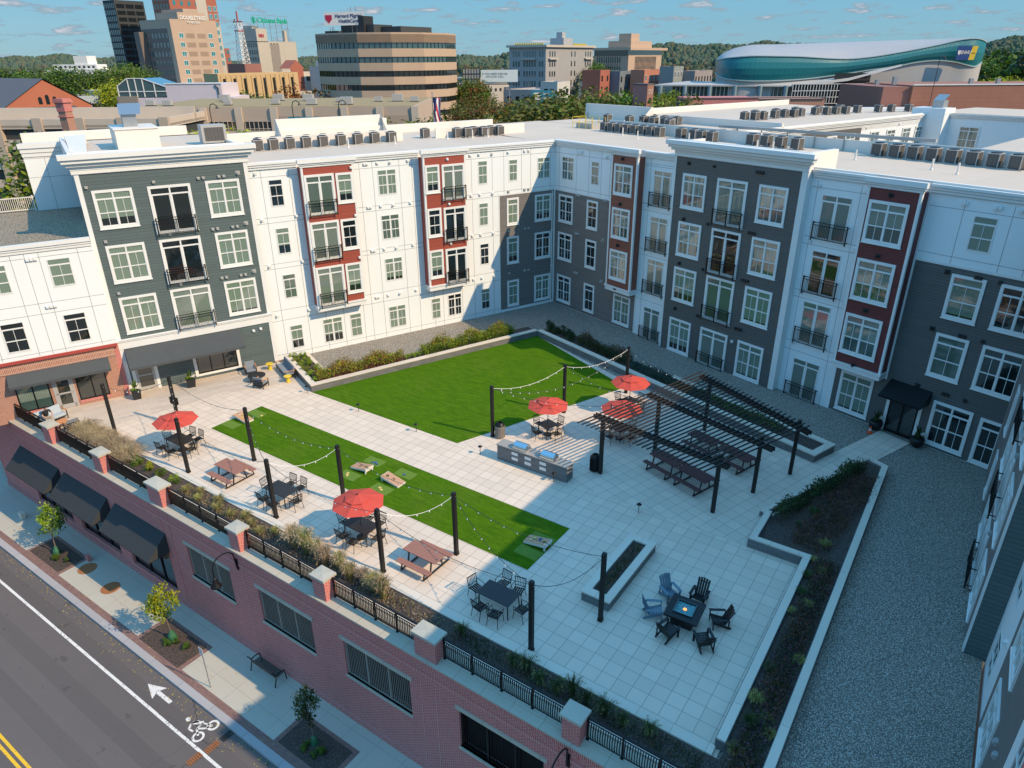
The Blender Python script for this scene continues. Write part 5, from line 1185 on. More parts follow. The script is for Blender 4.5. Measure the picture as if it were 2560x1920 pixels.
crown_mesh('shrub', 20, 46, .085, 7, .8)
def tree(name, label, x, y, z, h, rx, rz_, keys, mats, trunk=.3, group=None, cat='tree', rg=random):
    t = thing(name, label, cat, (x,y,z), rg.uniform(0,6), group); tr = h-rz_*1.85
    b = MB(); lean = rg.uniform(-.05,.05)*h; b.tube([(0,0,0),(lean*.3,0,tr*.6),(lean,0,tr+rz_*.5),(lean*1.2,.02,h-rz_*.6)], [trunk*.5,trunk*.4,trunk*.28,trunk*.1], 7)
    for k in range(4): a = k*1.6+rg.uniform(0,.6); b.tube([(lean*.6,0,tr+rz_*.2*k*.4),(lean+rx*.5*math.cos(a),rx*.5*math.sin(a),tr+rz_*(.5+.25*k))], [trunk*.2,trunk*.05], 5)
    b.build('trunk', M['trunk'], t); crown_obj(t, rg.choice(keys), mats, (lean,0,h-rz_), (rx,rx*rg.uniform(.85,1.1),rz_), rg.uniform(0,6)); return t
t = tree('street_tree','young lime green street tree farthest up the sidewalk',-41.3,12.1,ZS,3.6,.85,1.25,['open_a'],['lime','green'],.09)
b = MB(); b.lathe([(.24,0),(.2,.25),(.06,.55)], 10); b.build('watering_bag', plain('green_bag',(.03,.13,.06),.6,.1,6,grime=False), t)
t = tree('street_tree','young yellow street tree in the middle tree pit',-29.35,12.1,ZS,3.75,.85,1.28,['open_b'],['yellow','lime'],.09)
b = MB(); b.lathe([(.24,0),(.2,.25),(.06,.55)], 10); b.build('watering_bag', bpy.data.materials['green_bag'], t)
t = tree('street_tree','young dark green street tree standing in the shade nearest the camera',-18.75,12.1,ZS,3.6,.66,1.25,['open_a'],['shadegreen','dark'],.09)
b = MB(); b.lathe([(.2,0),(.12,.4),(.05,.5)], 10); b.build('watering_bag', bpy.data.materials['green_bag'], t)
def shrub(x, y, z, r_, h, mats, label, group=None, name='round_shrub', key='shrub'):
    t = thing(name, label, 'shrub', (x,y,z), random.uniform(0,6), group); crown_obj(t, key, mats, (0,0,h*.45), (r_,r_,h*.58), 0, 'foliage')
    b = MB(); b.tube([(0,0,-.05),(0,0,h*.4)], [.03,.02], 5); b.build('stem', M['trunk'], t); return t
for x0, y0 in ((-41.3,12.0),(-29.35,12.1),(-18.75,12.1)):
    for k in range(5):
        a = random.uniform(0,6.28); shrub(x0+(.5+.25*k)*math.cos(a*.3), y0-.35+random.uniform(-.2,.45), ZS+.02, .22, .35, ['green','dark'], 'small leafy ground plant in the square pit of the ' + {-41.3:'farthest street tree',-29.35:'yellow street tree',-18.75:'shaded street tree'}[x0], 'small plants in the pit of the ' + {-41.3:'farthest street tree',-29.35:'yellow street tree',-18.75:'shaded street tree'}[x0], 'ground_plant')
for i, (x, y, m_) in enumerate([(-35.8,15.45,'green'),(-34.65,15.5,'yellow'),(-33.6,15.5,'green'),(-32.35,15.55,'lime')]):
    shrub(x, y, 0, .46 if i == 0 else .36, .62, [m_,'green'], ['largest round green shrub next to the straw grass','bright yellow green round shrub behind the railing','third round green shrub behind the railing','last lime green shrub by the widest pier'][i])
bx = [(-40.1,29.75),(-39.55,30.25),(-39.25,29.4),(-38.35,29.05),(-38.65,29.85),(-38.05,29.55),(-37.4,28.65),(-37.0,29.3),(-36.5,28.3),(-36.3,29.0),(-35.5,27.95),(-35.25,28.6)]
for x, y in bx: shrub(x, y, .34, .36, .52, ['lime','green'], 'round lime green shrub in the corner planter by the grey sofa', 'round shrubs in the corner planter by the sofa')
for i in range(7): p_ = LC0+nL*(1.1)+uL*(-.2+.55*i)+Vector((random.uniform(-.3,.3),random.uniform(-.3,.3),.34)); shrub(p_.x, p_.y, .34, .5, .8, ['dark','shadegreen'], 'dark green rounded shrub in the far corner behind the lawn', 'dark shrubs in the far corner of the lawn planter')
# perennial hedges: nobody could count these stems
def hedge(name, label, path, wdt, h, mats, n, z=.34, leaf=.055, stems=True, seed=3, kind='stuff', cat='plants'):
    rg = random.Random(seed); b = MB(); P_ = [Vector((x,y,0)) for x,y in path]; segs = [(P_[i],P_[i+1]) for i in range(len(P_)-1)]; tot = sum((c-a).length for a,c in segs)
    for k in range(n):
        d = rg.uniform(0,tot)
        for a, c in segs:
            if d <= (c-a).length: break
            d -= (c-a).length
        u_ = (c-a).normalized(); nn = Vector((-u_.y,u_.x,0)); base = a+u_*d+nn*rg.uniform(-wdt/2,wdt/2)*rg.uniform(.6,1)
        bump = .75+.25*math.sin(base.x*2.3+base.y*1.7)+rg.uniform(-.15,.2); hh = h*bump*rg.uniform(.35,1)
        p_ = base+Vector((0,0,z+hh)); nrm = (rdir(rg)+Vector((0,0,.5))).normalized(); t_ = nrm.cross(rdir(rg)).normalized(); q_ = nrm.cross(t_); s_ = leaf*rg.uniform(.6,1.3)
        top_ = hh > h*.72
        b.quad(p_-t_*s_, p_-q_*s_*.55, p_+t_*s_, p_+q_*s_*.55, m=(1 if rg.random() < (.55 if top_ else .15) else (0 if rg.random() < .7 else 2)))
        if stems and k % 9 == 0: b.bar(base+Vector((0,0,z)), p_+Vector((0,0,.12)), .012, .012, 2)
    return tag(b.build(name, [L[x] for x in mats]), label, cat, kind=kind)
D0, D1 = Vector((-35.0,27.4,0)), Vector((-28.3,43.9,0)); uD_ = (D1-D0).normalized(); nD_ = Vector((-uD_.y,uD_.x,0))
pp = lambda f, o: tuple((D0.lerp(D1,f)+nD_*o)[:2])
hedge('perennial_border','mixed border of yellow flowered and russet perennials along the sunlit lawn wall',[pp(.02,.75),pp(.38,.8)],1.2,1.05,['lime','orange','russet'],6500)
hedge('perennial_border','yellowing leafy perennials along the lawn wall close to the far corner',[pp(.47,.8),pp(.92,.9)],1.3,1.1,['lime','orange','green'],6500, seed=5)
for f in (.40,.43,.455): q_ = pp(f,.75); shrub(q_[0], q_[1], .34, .32, .45, ['lime','green'], 'small round green shrub between the two flower borders', 'small shrubs between the flower borders')
CC = lambda d, o: tuple((LC0+uL*d+nL*o)[:2])
hedge('perennial_border','dark russet shaded shrubs along the back planter beside the lawn',[CC(3.8,1.15),CC(9.0,1.15)],1.2,.9,['dark','russet','shadegreen'],3600, seed=8)
hedge('ground_cover','blue green ground cover in the back planter near the farthest post',[CC(9.2,1.1),CC(13.2,1.1)],1.3,.4,['blue','blue','shadegreen'],3000, stems=False, seed=9)
hedge('ground_cover','dark low plants in the back planter behind the pergola',[CC(13.4,1.1),CC(16.2,1.1)],1.2,.45,['dark','shadegreen','blue'],1500, stems=False, seed=10)
hedge('ground_cover','green low plants in the back planter seen through the pergola rafters',[CC(16.4,1.1),CC(21.5,1.1)],1.2,.5,['shadegreen','green','dark'],2600, stems=False, seed=11)
hedge('hedge','dark leafy hedge along the diagonal edge of the shaded planter',[(-5.2,29.3),(-2.75,36.6)],.75,.95,['dark','shadegreen','dark'],4600, z=.3, seed=12, stems=False)
hedge('dry_stems','dark purplish dry plants in the shaded planter beside the gravel strip',[(-2.5,15.2),(-2.5,27.5)],1.05,.34,['purple','russet','shadegreen'],8000, z=.3, leaf=.045, seed=13)
hedge('dry_stems','dark purplish plants in the wide end of the shaded planter',[(-3.6,28.0),(-2.4,35.8)],2.0,.36,['purple','dark','russet'],8000, z=.3, leaf=.04, seed=14)
hedge('dry_stems','low dry brown plants in the sunlit front bed behind the railing',[(-31.6,15.45),(-14.2,15.45)],.85,.18,['straw','russet','strawgreen'],2200, z=.02, leaf=.04, seed=15)
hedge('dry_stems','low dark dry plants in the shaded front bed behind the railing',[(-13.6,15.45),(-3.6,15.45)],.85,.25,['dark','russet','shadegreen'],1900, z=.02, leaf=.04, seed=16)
hedge('dry_stems','dry brown stems inside the raised block planter',[(-9.75,20.35),(-9.75,23.95)],.5,.2,['russet','dark','shadegreen'],900, z=.36, leaf=.03, seed=17)
# grass tufts: each a thing, from a few shared meshes
def tuft_mesh(n, h, spread, wdt, seed, droop=.5, plume=0, name='blades'):
    rg = random.Random(seed); b = MB()
    for k in range(n):
        a = rg.uniform(0,6.283); r0 = rg.uniform(0,.10)*spread/.4; hh = h*rg.uniform(.6,1); out_ = spread*rg.uniform(.25,1); dx, dy = math.cos(a), math.sin(a); px_, py_ = -dy*wdt, dx*wdt
        p0_ = Vector((dx*r0,dy*r0,0)); p1 = p0_+Vector((dx*out_*.35,dy*out_*.35,hh*.62)); p2 = p0_+Vector((dx*out_*.75,dy*out_*.75,hh*.95)); p3 = p0_+Vector((dx*out_*1.1,dy*out_*1.1,hh*(1-droop*rg.uniform(.1,.6))))
        w_ = Vector((px_,py_,0)); b.quad(p0_-w_,p0_+w_,p1+w_*.8,p1-w_*.8); b.quad(p1-w_*.8,p1+w_*.8,p2+w_*.5,p2-w_*.5); b.quad(p2-w_*.5,p2+w_*.5,p3)
        if plume and rg.random() < plume:
            for j in range(5): q_ = p2.lerp(p3,j/4)+rdir(rg)*.03; t_ = rdir(rg)*.035; s_ = rdir(rg)*.018; b.quad(q_-t_,q_-s_,q_+t_,q_+s_, m=1)
    return b
TM = {}
def tuft(key, x, y, z, s, mats, label, group, name='grass_tuft'):
    k = (key, tuple(mats))
    if k not in TM: TM[k] = TB[key].mesh('blades', [L[q] for q in mats])
    o = bpy.data.objects.new(name, TM[k]); COL.objects.link(o); o.location = (x,y,z); o.rotation_euler = (0,0,random.uniform(0,6.28)); o.scale = (s*random.uniform(.9,1.1),s*random.uniform(.9,1.1),s*random.uniform(.9,1.15)); tag(o, label, 'grass', group); return o
TB = {'low': tuft_mesh(240,.38,.36,.009,1,.7), 'tall': tuft_mesh(520,1.15,.46,.007,2,.4,.28), 'wild': tuft_mesh(900,.75,1.0,.009,3,.9,.3), 'wisp': tuft_mesh(230,.8,.45,.006,4,.5,.15)}
for x in range(9): tuft('wild', -41.7+.62*x, 15.55+random.uniform(-.25,.25), 0, random.uniform(.75,1.0), ['straw','plume'], 'dry tan ornamental grass sprawling over the planting bed near the seated man', 'sprawling dry grasses near the seated man', 'ornamental_grass')
for i, x in enumerate([-22.9,-22.1,-21.4,-20.7,-19.9,-19.1,-18.5,-17.8,-17.1]): tuft('tall', x, 15.5+random.uniform(-.2,.2), 0, random.uniform(.75,1.05), ['strawgreen' if i % 3 else 'straw','plume'], 'tall feathery ornamental grass with pinkish plumes behind the railing', 'tall feathery grasses between the street side umbrella and second picnic table', 'ornamental_grass')
for x, y in [(-30.3,15.7),(-29.9,15.3),(-28.8,15.75),(-28.3,15.3),(-27.3,15.35),(-26.6,15.7),(-25.9,15.5),(-25.0,15.3),(-24.4,15.7),(-31.1,15.4)]: tuft('low', x, y, .02, random.uniform(.8,1.15), ['strawgreen','straw'], 'low yellow green grass tuft in the sunlit front bed', 'low grass tufts in the sunlit front bed')
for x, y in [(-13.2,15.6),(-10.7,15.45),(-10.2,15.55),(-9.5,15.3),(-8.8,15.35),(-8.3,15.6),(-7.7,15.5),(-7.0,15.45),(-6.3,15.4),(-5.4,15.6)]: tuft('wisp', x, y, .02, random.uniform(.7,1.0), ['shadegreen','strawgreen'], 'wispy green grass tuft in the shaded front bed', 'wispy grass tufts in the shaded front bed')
for x, y in [(-3.2,32.5),(-3.9,30.9),(-2.9,28.6),(-4.25,29.5),(-3.4,29.75),(-3.05,27.3),(-2.56,26.6),(-3.0,26.1),(-2.95,24.9),(-2.6,24.3),(-3.0,23.6),(-2.65,25.4),(-2.9,20.2),(-2.4,18.1),(-2.85,16.3),(-2.8,17.6),(-2.6,19.6),(-2.9,18.6),(-2.1,17.5),(-2.1,21.2)]: tuft('low', x, y, .3, random.uniform(.55,1.0), ['strawgreen' if random.random() < .5 else 'shadegreen','straw'], 'small yellow green grass tuft in the shaded planter beside the gravel strip', 'grass tufts in the shaded planter beside the gravel strip')
# potted plants
def pot(x, y, label, round_=False, s=1.0, flower='white_paint'):
    t = thing('potted_plant', label, 'potted plant', (x,y,0), AD); b = MB()
    if round_: b.lathe([(.2,0),(.33,.15),(.38,.42),(.34,.55),(.28,.55)], 18); b.build('pot', M['charcoal'], t, None, True)
    else:
        b.v += [(-.22,-.22,0),(.22,-.22,0),(.22,.22,0),(-.22,.22,0),(-.29,-.29,.6),(.29,-.29,.6),(.29,.29,.6),(-.29,.29,.6)]
        for q in ((0,3,2,1),(0,1,5,4),(1,2,6,5),(2,3,7,6),(3,0,4,7),(4,5,6,7)): b.f.append(q); b.m.append(0)
        b.build('pot', M['dark_metal'], t)
    crown_obj(t, 'shrub', ['shadegreen' if round_ else 'lime','dark' if round_ else 'green'], (0,0,.68), (.34,.34,.24), 0, 'foliage')
    b = MB(); rg = random.Random(int(abs(x*10)))
    for k in range(9):
        a = rg.uniform(0,6.28); o_ = rg.uniform(.15,.4); h_ = rg.uniform(.4,.75); w_ = Vector((-math.sin(a),math.cos(a),0))*.055; p0_ = Vector((0,0,.6)); p1 = Vector((math.cos(a)*o_*.5,math.sin(a)*o_*.5,.6+h_*.6)); p2 = Vector((math.cos(a)*o_,math.sin(a)*o_,.6+h_))
        b.quad(p0_-w_*.3,p0_+w_*.3,p1+w_,p1-w_); b.quad(p1-w_,p1+w_,p2)
    b.build('leaves', L['green' if not round_ else 'dark'], t)
    b = MB()
    for k in range(40): a = rg.uniform(0,6.28); r_ = rg.uniform(0,.18); b.obox((.18+r_*math.cos(a),-.12+r_*math.sin(a),.72+rg.uniform(0,.1)),(1,rg.uniform(-1,1),.3),.045,.04,.03)
    b.build('blossom', M[flower], t)
pot(-43.85,20.0,'square dark planter with broad green leaves left of the glass door'); pot(-42.55,23.1,'square dark planter with broad green leaves between door and storefront window')
pot(-3.05,42.35,'round dark pot with white flowers left of the covered entrance', True); pot(-.75,41.45,'round dark pot with white flowers right of the covered entrance', True)

# ------------------------------------------------------------------ things on the roofs
def condenser():
    t = thing('condenser_unit', 'x', 'air conditioner'); b = MB(); b.box(-.36,.36,-.36,.36,.10,.86); b.build('cabinet', M['ac_dark'], t)
    b = MB()
    for sx in (-1,1):
        for sy in (-1,1): b.box(sx*.36-.025,sx*.36+.025,sy*.36-.025,sy*.36+.025,.02,.90)
    b.box(-.40,.40,-.40,.40,.86,.91); b.box(-.5,.5,-.42,-.34,.0,.05).box(-.5,.5,.34,.42,.0,.05); b.build('frame', M['grey_box'], t)
    b = MB(); b.lathe([(.33,.91),(.33,.95),(.28,.97),(.06,.97),(.06,.93)], 16); b.build('fan_grille', M['dark_metal'], t); return t
c0 = condenser(); first = [True]
def cond(p_, rz, label, s=1.0):
    if first[0]: s *= .93; first[0] = False; c0.location = p_; c0.rotation_euler = (0,0,rz); c0['label'] = label; c0['group'] = label.replace('condenser unit ', 'condenser units '); c0.scale = (s,s,s); return
    dup(c0, p_, rz, label, label.replace('condenser unit ', 'condenser units '), s*.93)
ZD = 13.73
for x in (-21.9,-20.7,-19.4,-18.1,-16.7,-15.2,-13.7,-12.2,-10.7): cond(PD(x, 9.2+random.uniform(-.1,.1), ZD), AD, 'condenser unit in the long near row on the left wing roof', .98)
for x in (-21.4,-20.2,-18.9,-17.5,-16.1,-14.6,-13.1,-11.7): cond(PD(x, 10.75, ZD), AD, 'condenser unit behind the low white screen on the left wing roof', .95)
for x, y in ((-6.9,10.4),(-4.4,9.0),(-3.6,8.6),(-2.6,9.2),(-1.9,8.6),(-.9,9.0),(-.2,8.6)): cond(PD(x, y, ZD), AD, 'condenser unit in the middle cluster on the left wing roof', .95)
for x in (-5.4,-4.4,-3.4,-2.4,-1.4,-.4,.6,1.6): cond(PC(x+.2, 10.6, ZD), AC, 'condenser unit in the straight dark row of eight by the yellow railing', .95)
for x, y in ((4.0,10.9),(5.3,11.1),(6.5,10.6),(7.6,10.6),(7.2,12.4),(8.3,12.6)): cond(PC(x, y, ZD), AC, 'condenser unit in front of the short white screen on the back wing', .98)
for x in (11.1,12.4,13.7,15.1): cond(PC(x, 11.2, ZD), AC, 'condenser unit in the row of four above the dark grey block', 1.0)
for i in range(8): cond(PC(20.9+i*1.24, 12.15, ZD), AC, 'condenser unit in the nearest row of eight at the right edge', 1.04)
for x, y in ((-12.3,17.8),(-9.2,18.0),(-8,18.9),(-7,19.2),(-6.1,18.4),(-5,18.9),(-4,18.6),(-3.1,17.4),(-9.8,20.6),(-8.6,21),(-6.6,20.6),(-5.2,21)): cond(PC(x, y, ZD), AC, 'condenser unit in the crowded cluster behind the straight dark row', .98)
for x, y in [(-4.2,31),(-3.4,31.8),(-3.2,33),(-3.5,35.6),(-3.5,37.5),(-3,38.6),(-3.4,40.6),(-3.4,43.6),(-2.6,44.8),(-2.4,46.4),(-1.8,47.6),(-2,50.6),(-.8,53.4),(-.1,55.2),(1,57.4),(-5,34),(-5,38),(-5,42),(-4.5,46),(-4,50)]: cond(PC(x, y, 13.75), AC, 'condenser unit on the far rear wing roof', 1.02)
t = thing('rooftop_unit', 'large square grey rooftop air handler near the corner block cornice', 'air conditioner', PD(-25.9,4.6,14.92), AD); b = MB(); b.box(-.8,.8,-.6,.6,.1,1.25); b.build('cabinet', M['grey_box'], t); b = MB(); b.box(-.62,.62,-.63,-.6,.25,1.1); b.build('coil_grille', M['ac_dark'], t)
VP = []
for i, (x, y) in enumerate([(-15.3,7.2),(-11.2,7.3),(-5.8,8.2),(-3.5,7.8),(-1.9,7.8),(-26,6)]): VP.append(PD(x,y,ZD))
for x, y in [(-1.2,9.0),(1.9,7.7),(6.0,9.6),(13,9.2),(14.4,9.2),(21,9.0),(26.4,8.2),(28.2,7.5),(-4,14),(-7,15)]: VP.append(PC(x,y,ZD))
for i, p_ in enumerate(VP):
    b = MB(); b.lathe([(.11,0),(.06,.1),(.055,.62),(.055,.66)], 8); o = b.build('vent_pipe', M['white_paint']); o.location = p_; tag(o, 'thin white vent pipe standing on the ' + ('left' if i < 6 else 'back') + ' wing roof', 'vent pipe', 'white vent pipes on the ' + ('left' if i < 6 else 'back') + ' wing roof')
t = thing('roof_guardrail', 'yellow safety railing round a low roof hatch on the back wing', 'railing', PC(-8.6,11.6,ZD), AC); b = MB()
for z in (.5,1.0): b.box(-1.5,1.5,-.9,-.86,z,z+.04).box(-1.5,1.5,.86,.9,z,z+.04).box(-1.5,-1.46,-.9,.9,z,z+.04)
for x in (-1.5,-.5,.5,1.46):
    for y in (-.9,.86): b.box(x,x+.04,y,y+.04,0,1.04)
b.build('rail', M['yellow'], t); b = MB(); b.box(-1.2,1.1,-.6,.6,0,.45); b.build('hatch', M['grey_box'], t)
t = thing('flagpole', 'pole with a drooping striped national flag beyond the left wing roof', 'flag', (-58.2,68.0,10)); b = MB(); b.tube([(0,0,-10),(0,0,6.5)], .05, 8); b.lathe([(.09,6.5),(.09,6.6)], 8); b.build('pole', M['steel'], t)
fg = NT('flag_cloth'); s_ = fg.n.new('ShaderNodeSeparateXYZ'); fg.lk(fg.uv(), s_.inputs[0])
stripe = fg.math('GREATER_THAN', fg.math('FRACT', fg.math('ADD', fg.math('MULTIPLY', s_.outputs[0], 3.5), fg.math('MULTIPLY', s_.outputs[1], 2.2))), .5); can = fg.math('MULTIPLY', fg.math('GREATER_THAN', s_.outputs[1], .6), fg.math('LESS_THAN', s_.outputs[0], .45))
fcol = fg.mix(can, fg.mix(stripe, (.55,.03,.05), (.8,.8,.8)), (.03,.04,.16)); fmat = fg.out(fcol, .8)
me = bpy.data.meshes.new('flag'); nu, nv = 9, 12; vv, ff, uu = [], [], []
for j in range(nv+1):
    for i in range(nu+1):
        u_, v_ = i/nu, j/nv; xx = u_*(1.15-.25*math.sin(v_*3)); vv.append((.05+xx*math.cos(phi), xx*math.sin(phi)+.14*math.sin(u_*9+v_*2), 2.4+v_*3.6-u_*.5*(1-v_))); uu.append((u_, v_))
for j in range(nv):
    for i in range(nu): a = j*(nu+1)+i; ff.append((a,a+1,a+nu+2,a+nu+1))
me.from_pydata(vv, [], ff); me.materials.append(fmat); uvl = me.uv_layers.new(name='UVMap').data
for p_ in me.polygons:
    for li in p_.loop_indices: uvl[li].uv = uu[me.loops[li].vertex_index]
link('flag', me, t)
# ------------------------------------------------------------------ the city behind
ZG = ZS-.2
bg = {}
def bm_(k, c, r_=.8, v=.06, s=.3):
    if k not in bg: bg[k] = plain('wall_'+k, c, r_, v, s)
    return bg[k]
def cells(name, c, w, h, gap=.06, dark=.6):
    if name not in bg: bg[name] = tiles(name, c, w, h, gap, 0, .04, dark, .25, .8)
    return bg[name]
GB = glass('glass_city', (.05,.10,.11), None, 0, .25, .06); GD = glass('glass_city_dark', (.012,.018,.02), None, 0, .2, .08); GT = glass('glass_teal', (.02,.20,.22), None, 0, .3, .08)
WM = {}
def wins(par, F, xs, zs, w, h, mat, frame=None, d=.06, skip=None):
    """separate windows sharing one mesh on the plane y=0 of F (outward -y)"""
    k = (w, h, d, mat.name, frame.name if frame else 0)
    if k not in WM:
        b = MB(); b.box(0,w,-d,0,0,h) if not frame else b.box(0,w,-d*.5,0,0,h)
        if frame: b.box(-.12,0,-d*1.6,0,-.12,h+.12,1).box(w,w+.12,-d*1.6,0,-.12,h+.12,1).box(0,w,-d*1.6,0,h,h+.12,1).box(0,w,-d*1.6,0,-.14,0,1).box(w/2-.05,w/2+.05,-d*1.4,0,0,h,1)
        WM[k] = b.mesh('window', [mat, frame] if frame else mat)
    for i, x in enumerate(xs):
        for j, z in enumerate(zs):
            if skip and skip(i, j): continue
            link('window', WM[k], par, F @ T(x, 0, z))
def part(par, name, mat, *boxes, F=I):
    if name in ('duct','plant_room','penthouse','wall','post','skid','window','glass','opening','window_wall'):
        for q in boxes:
            b = MB(); b.box(*q); o = b.build(name, mat, par, F)
        return o
    b = MB()
    for q in boxes: b.box(*q)
    return b.build(name, mat, par, F)
def rng(a, b_, n): return [a+(b_-a)*i/(n-1) for i in range(n)]
def bld(name, label, x, y, W, L_, top, mat, roof=None, cat='building', par=.5):
    """axis-aligned block; (x, y) is the near corner: left face W runs to -x, right face L_ runs to +y. returns thing, left frame, right frame"""
    t = thing(name, label, cat, (x, y, ZG)); h = top-ZG
    part(t, 'wall', mat, (-W,0,0,L_,0,h)); part(t, 'roof', roof or bm_('roofgrey',(.36,.34,.32)), (-W+.3,-.3,.3,L_-.3,h,h+.05)); part(t, 'parapet', mat, (-W,0,-.02,.3,h,h+par), (-.3,.02,0,L_,h,h+par), (-W,-W+.3,0,L_,h,h+par), (-W,0,L_-.3,L_,h,h+par))
    return t, T(-W,0,0), T(0,0,0,R(90)), h
# dark glass tower
t, FL, FRt, h = bld('office_tower','slender dark glass office tower farthest left on the skyline',-440,242.8,12,17.5,51,bm_('darktower',(.045,.05,.05)))
wins(t, T(0,0,0,R(90)), [.8,6.3,11.8], [3+3.4*i for i in range(16)], 4.8, 2.1, GD); wins(t, FL, rng(.6,10.4,6), [3+3.4*i for i in range(16)], 1.0, 2.5, GB)
part(t,'mast',M['steel'],(-8,-7.8,8,8.2,h,h+6))
# tan hotel
HT = bm_('hotel',(.50,.36,.26)); HD = bm_('hotel_shade',(.20,.15,.125))
t, FL, FRt, h = bld('hotel_tower','tan concrete hotel tower with white lettering at its top',-304.9,190.3,23,22,35.5,HT)
part(t,'wall',HT,(-16,-.02,4,17,h,h+3.2),(-16,0,7,14,h+3.2,h+4.6)); part(t,'stair_core',HD,(-24,-20,-3,3,0,h-4)); part(t,'side_wall',HD,(-22.9,-3,-.06,0,0,h-3))  # shade of the left side is painted in as darker tan
FX = T(0,0,0,R(90))
wins(t, FX, [3.2,17.2], [3.6+3.55*i for i in range(10)], 1.9, 1.7, GT, M['white_trim'])
for i in range(10): part(t, 'panel_band', bm_('hotel_band',(.33,.235,.165)), (6.4,10.4,-.05,0,3.5+3.55*i,5.3+3.55*i), (11.8,15.8,-.05,0,3.5+3.55*i,5.3+3.55*i), F=FX)
wins(t, FL @ T(0,-.06,0), rng(2.5,18.5,7), [3+3.6*i for i in range(10)], 1.2, 1.9, GB)
text3('DOUBLETREE', 2.0, M['white_paint'], t, FX @ T(10.8,-.15,h+1.1) @ Matrix.Rotation(R(90),4,'X'), ext=.12, bold=.05); text3('BY HILTON', 1.15, M['white_paint'], t, FX @ T(10.8,-.15,h-.6) @ Matrix.Rotation(R(90),4,'X'), ext=.1, bold=.04)
# red tower behind it
RB = bm_('redbrick',(.38,.12,.075)); STN = bm_('stone',(.52,.46,.38))
t, FL, FRt, h = bld('brick_tower','tall red brick tower with pale stone corners rising behind the tan hotel',-394.5,248,16,29,62,RB)
for a, c, z1 in ((22,29.2,45),(26,33,33),(30,36,22)): part(t,'corner_wing',STN if a != 26 else RB,(-15,.02 if a==22 else -.4,a,c,0,z1))
wins(t, FX, rng(2,20,5), [30+4*i for i in range(9)], 1.6, 2.2, GT); wins(t, FX @ T(0,-.05,0), [23.2,26.4], [24+4*i for i in range(8)], 1.7, 2.4, GT, M['white_trim']); wins(t, FX @ T(0,.35,0), [28.5,31.2], [6+4*i for i in range(7)], 1.3, 2.0, GT); wins(t, FL, rng(1,13,5), [20+4*i for i in range(10)], 1.8, 2.8, GD)
part(t,'stone_band',STN,(16,22.4,-.1,0,46,62),F=FX)
# lattice mast
t = thing('radio_mast','red and white lattice radio mast left of the bank sign','radio mast',(-340,249.5,ZG)); part(t,'base_house',bm_('maroonbrick',(.30,.13,.10)),(-7,7,-5,5,0,25)); b = MB()
for sx in (-1,1):
    for sy in (-1,1): b.bar((sx*2.2,sy*2.2,25),(sx*1.1,sy*1.1,44),.28)
for k in range(9):
    z, z2 = 25+2.1*k, 25+2.1*(k+1); a, c = 2.2-1.1*k/9, 2.2-1.1*(k+1)/9
    for (p_, q_) in (((-a,-a),(c,-c)),((a,-a),(-c,-c)),((a,-a),(c,c)),((a,a),(c,-c))): b.bar((*p_,z),(*q_,z2),.16)
    b.bar((-a,-a,z),(a,-a,z),.16); b.bar((a,-a,z),(a,a,z),.16)
b.build('lattice', M['white_paint'], t); b = MB(); b.box(-1.8,1.8,-1.8,1.8,40,40.4).box(-3.6,3.6,-.4,.4,44,44.5).box(-.3,.3,-.3,.3,44.5,49); b.bar((-3.4,0,44.5),(-2,0,45.6),.3); b.build('head_frame', bm_('mast_red',(.45,.10,.09)), t)
# bank building
CR = bm_('cream',(.50,.44,.35))
t, FL, FRt, h = bld('bank_building','old cream office block with a green sign on its roof',-350.9,267.9,13,26,29,CR,par=.3)
part(t,'wall',CR,(-12,0.02,-.02,7,h,h+6.5),(-13,-6,2,6,h,h+8)); part(t,'light_well',bm_('creamdark',(.28,.24,.2)),(-.02,.1,8,14,4,h-1)); wins(t, FX, [8.3,10.3,12.3], [5+3.5*i for i in range(9)], 1.1, 2.0, GD); wins(t, FL, rng(1,11,6), [5+3.5*i for i in range(9)], 1.1, 2.1, GD)
part(t,'chimney',CR,(-6,-4,22,24,h,h+6)); b = MB()
for k in range(6): b.bar((-3,4+k*4,h),(-3,4+k*4,h+12),.2)
for z in (h+7,h+10,h+13): b.bar((-3,1,z),(-3,25,z),.2)
b.build('sign_frame', M['steel'], t)
gr = NT('sign_green'); grm = gr.out((.0,.32,.18), .5); gr.b.inputs['Emission Color'].default_value = (0,.35,.2,1); gr.b.inputs['Emission Strength'].default_value = .15
text3('Citizens Bank', 3.6, grm, t, FX @ T(14,2.8,h+10.6) @ Matrix.Rotation(R(90),4,'X'), ext=.15, bold=.08)
b = MB(); 
for k in range(4): a = R(45*k); b.obox((-2.8,1.6,h+10.6),(0,math.cos(a),math.sin(a)),3.6,.3,.6,0,(1,0,0))
b.build('sign_symbol', grm, t); text3('NH', 2.2, plain('logo_red',(.4,.02,.05),.6,.05), t, FX @ T(3,-.12,h+3) @ Matrix.Rotation(R(90),4,'X'), ext=.1, bold=.1)
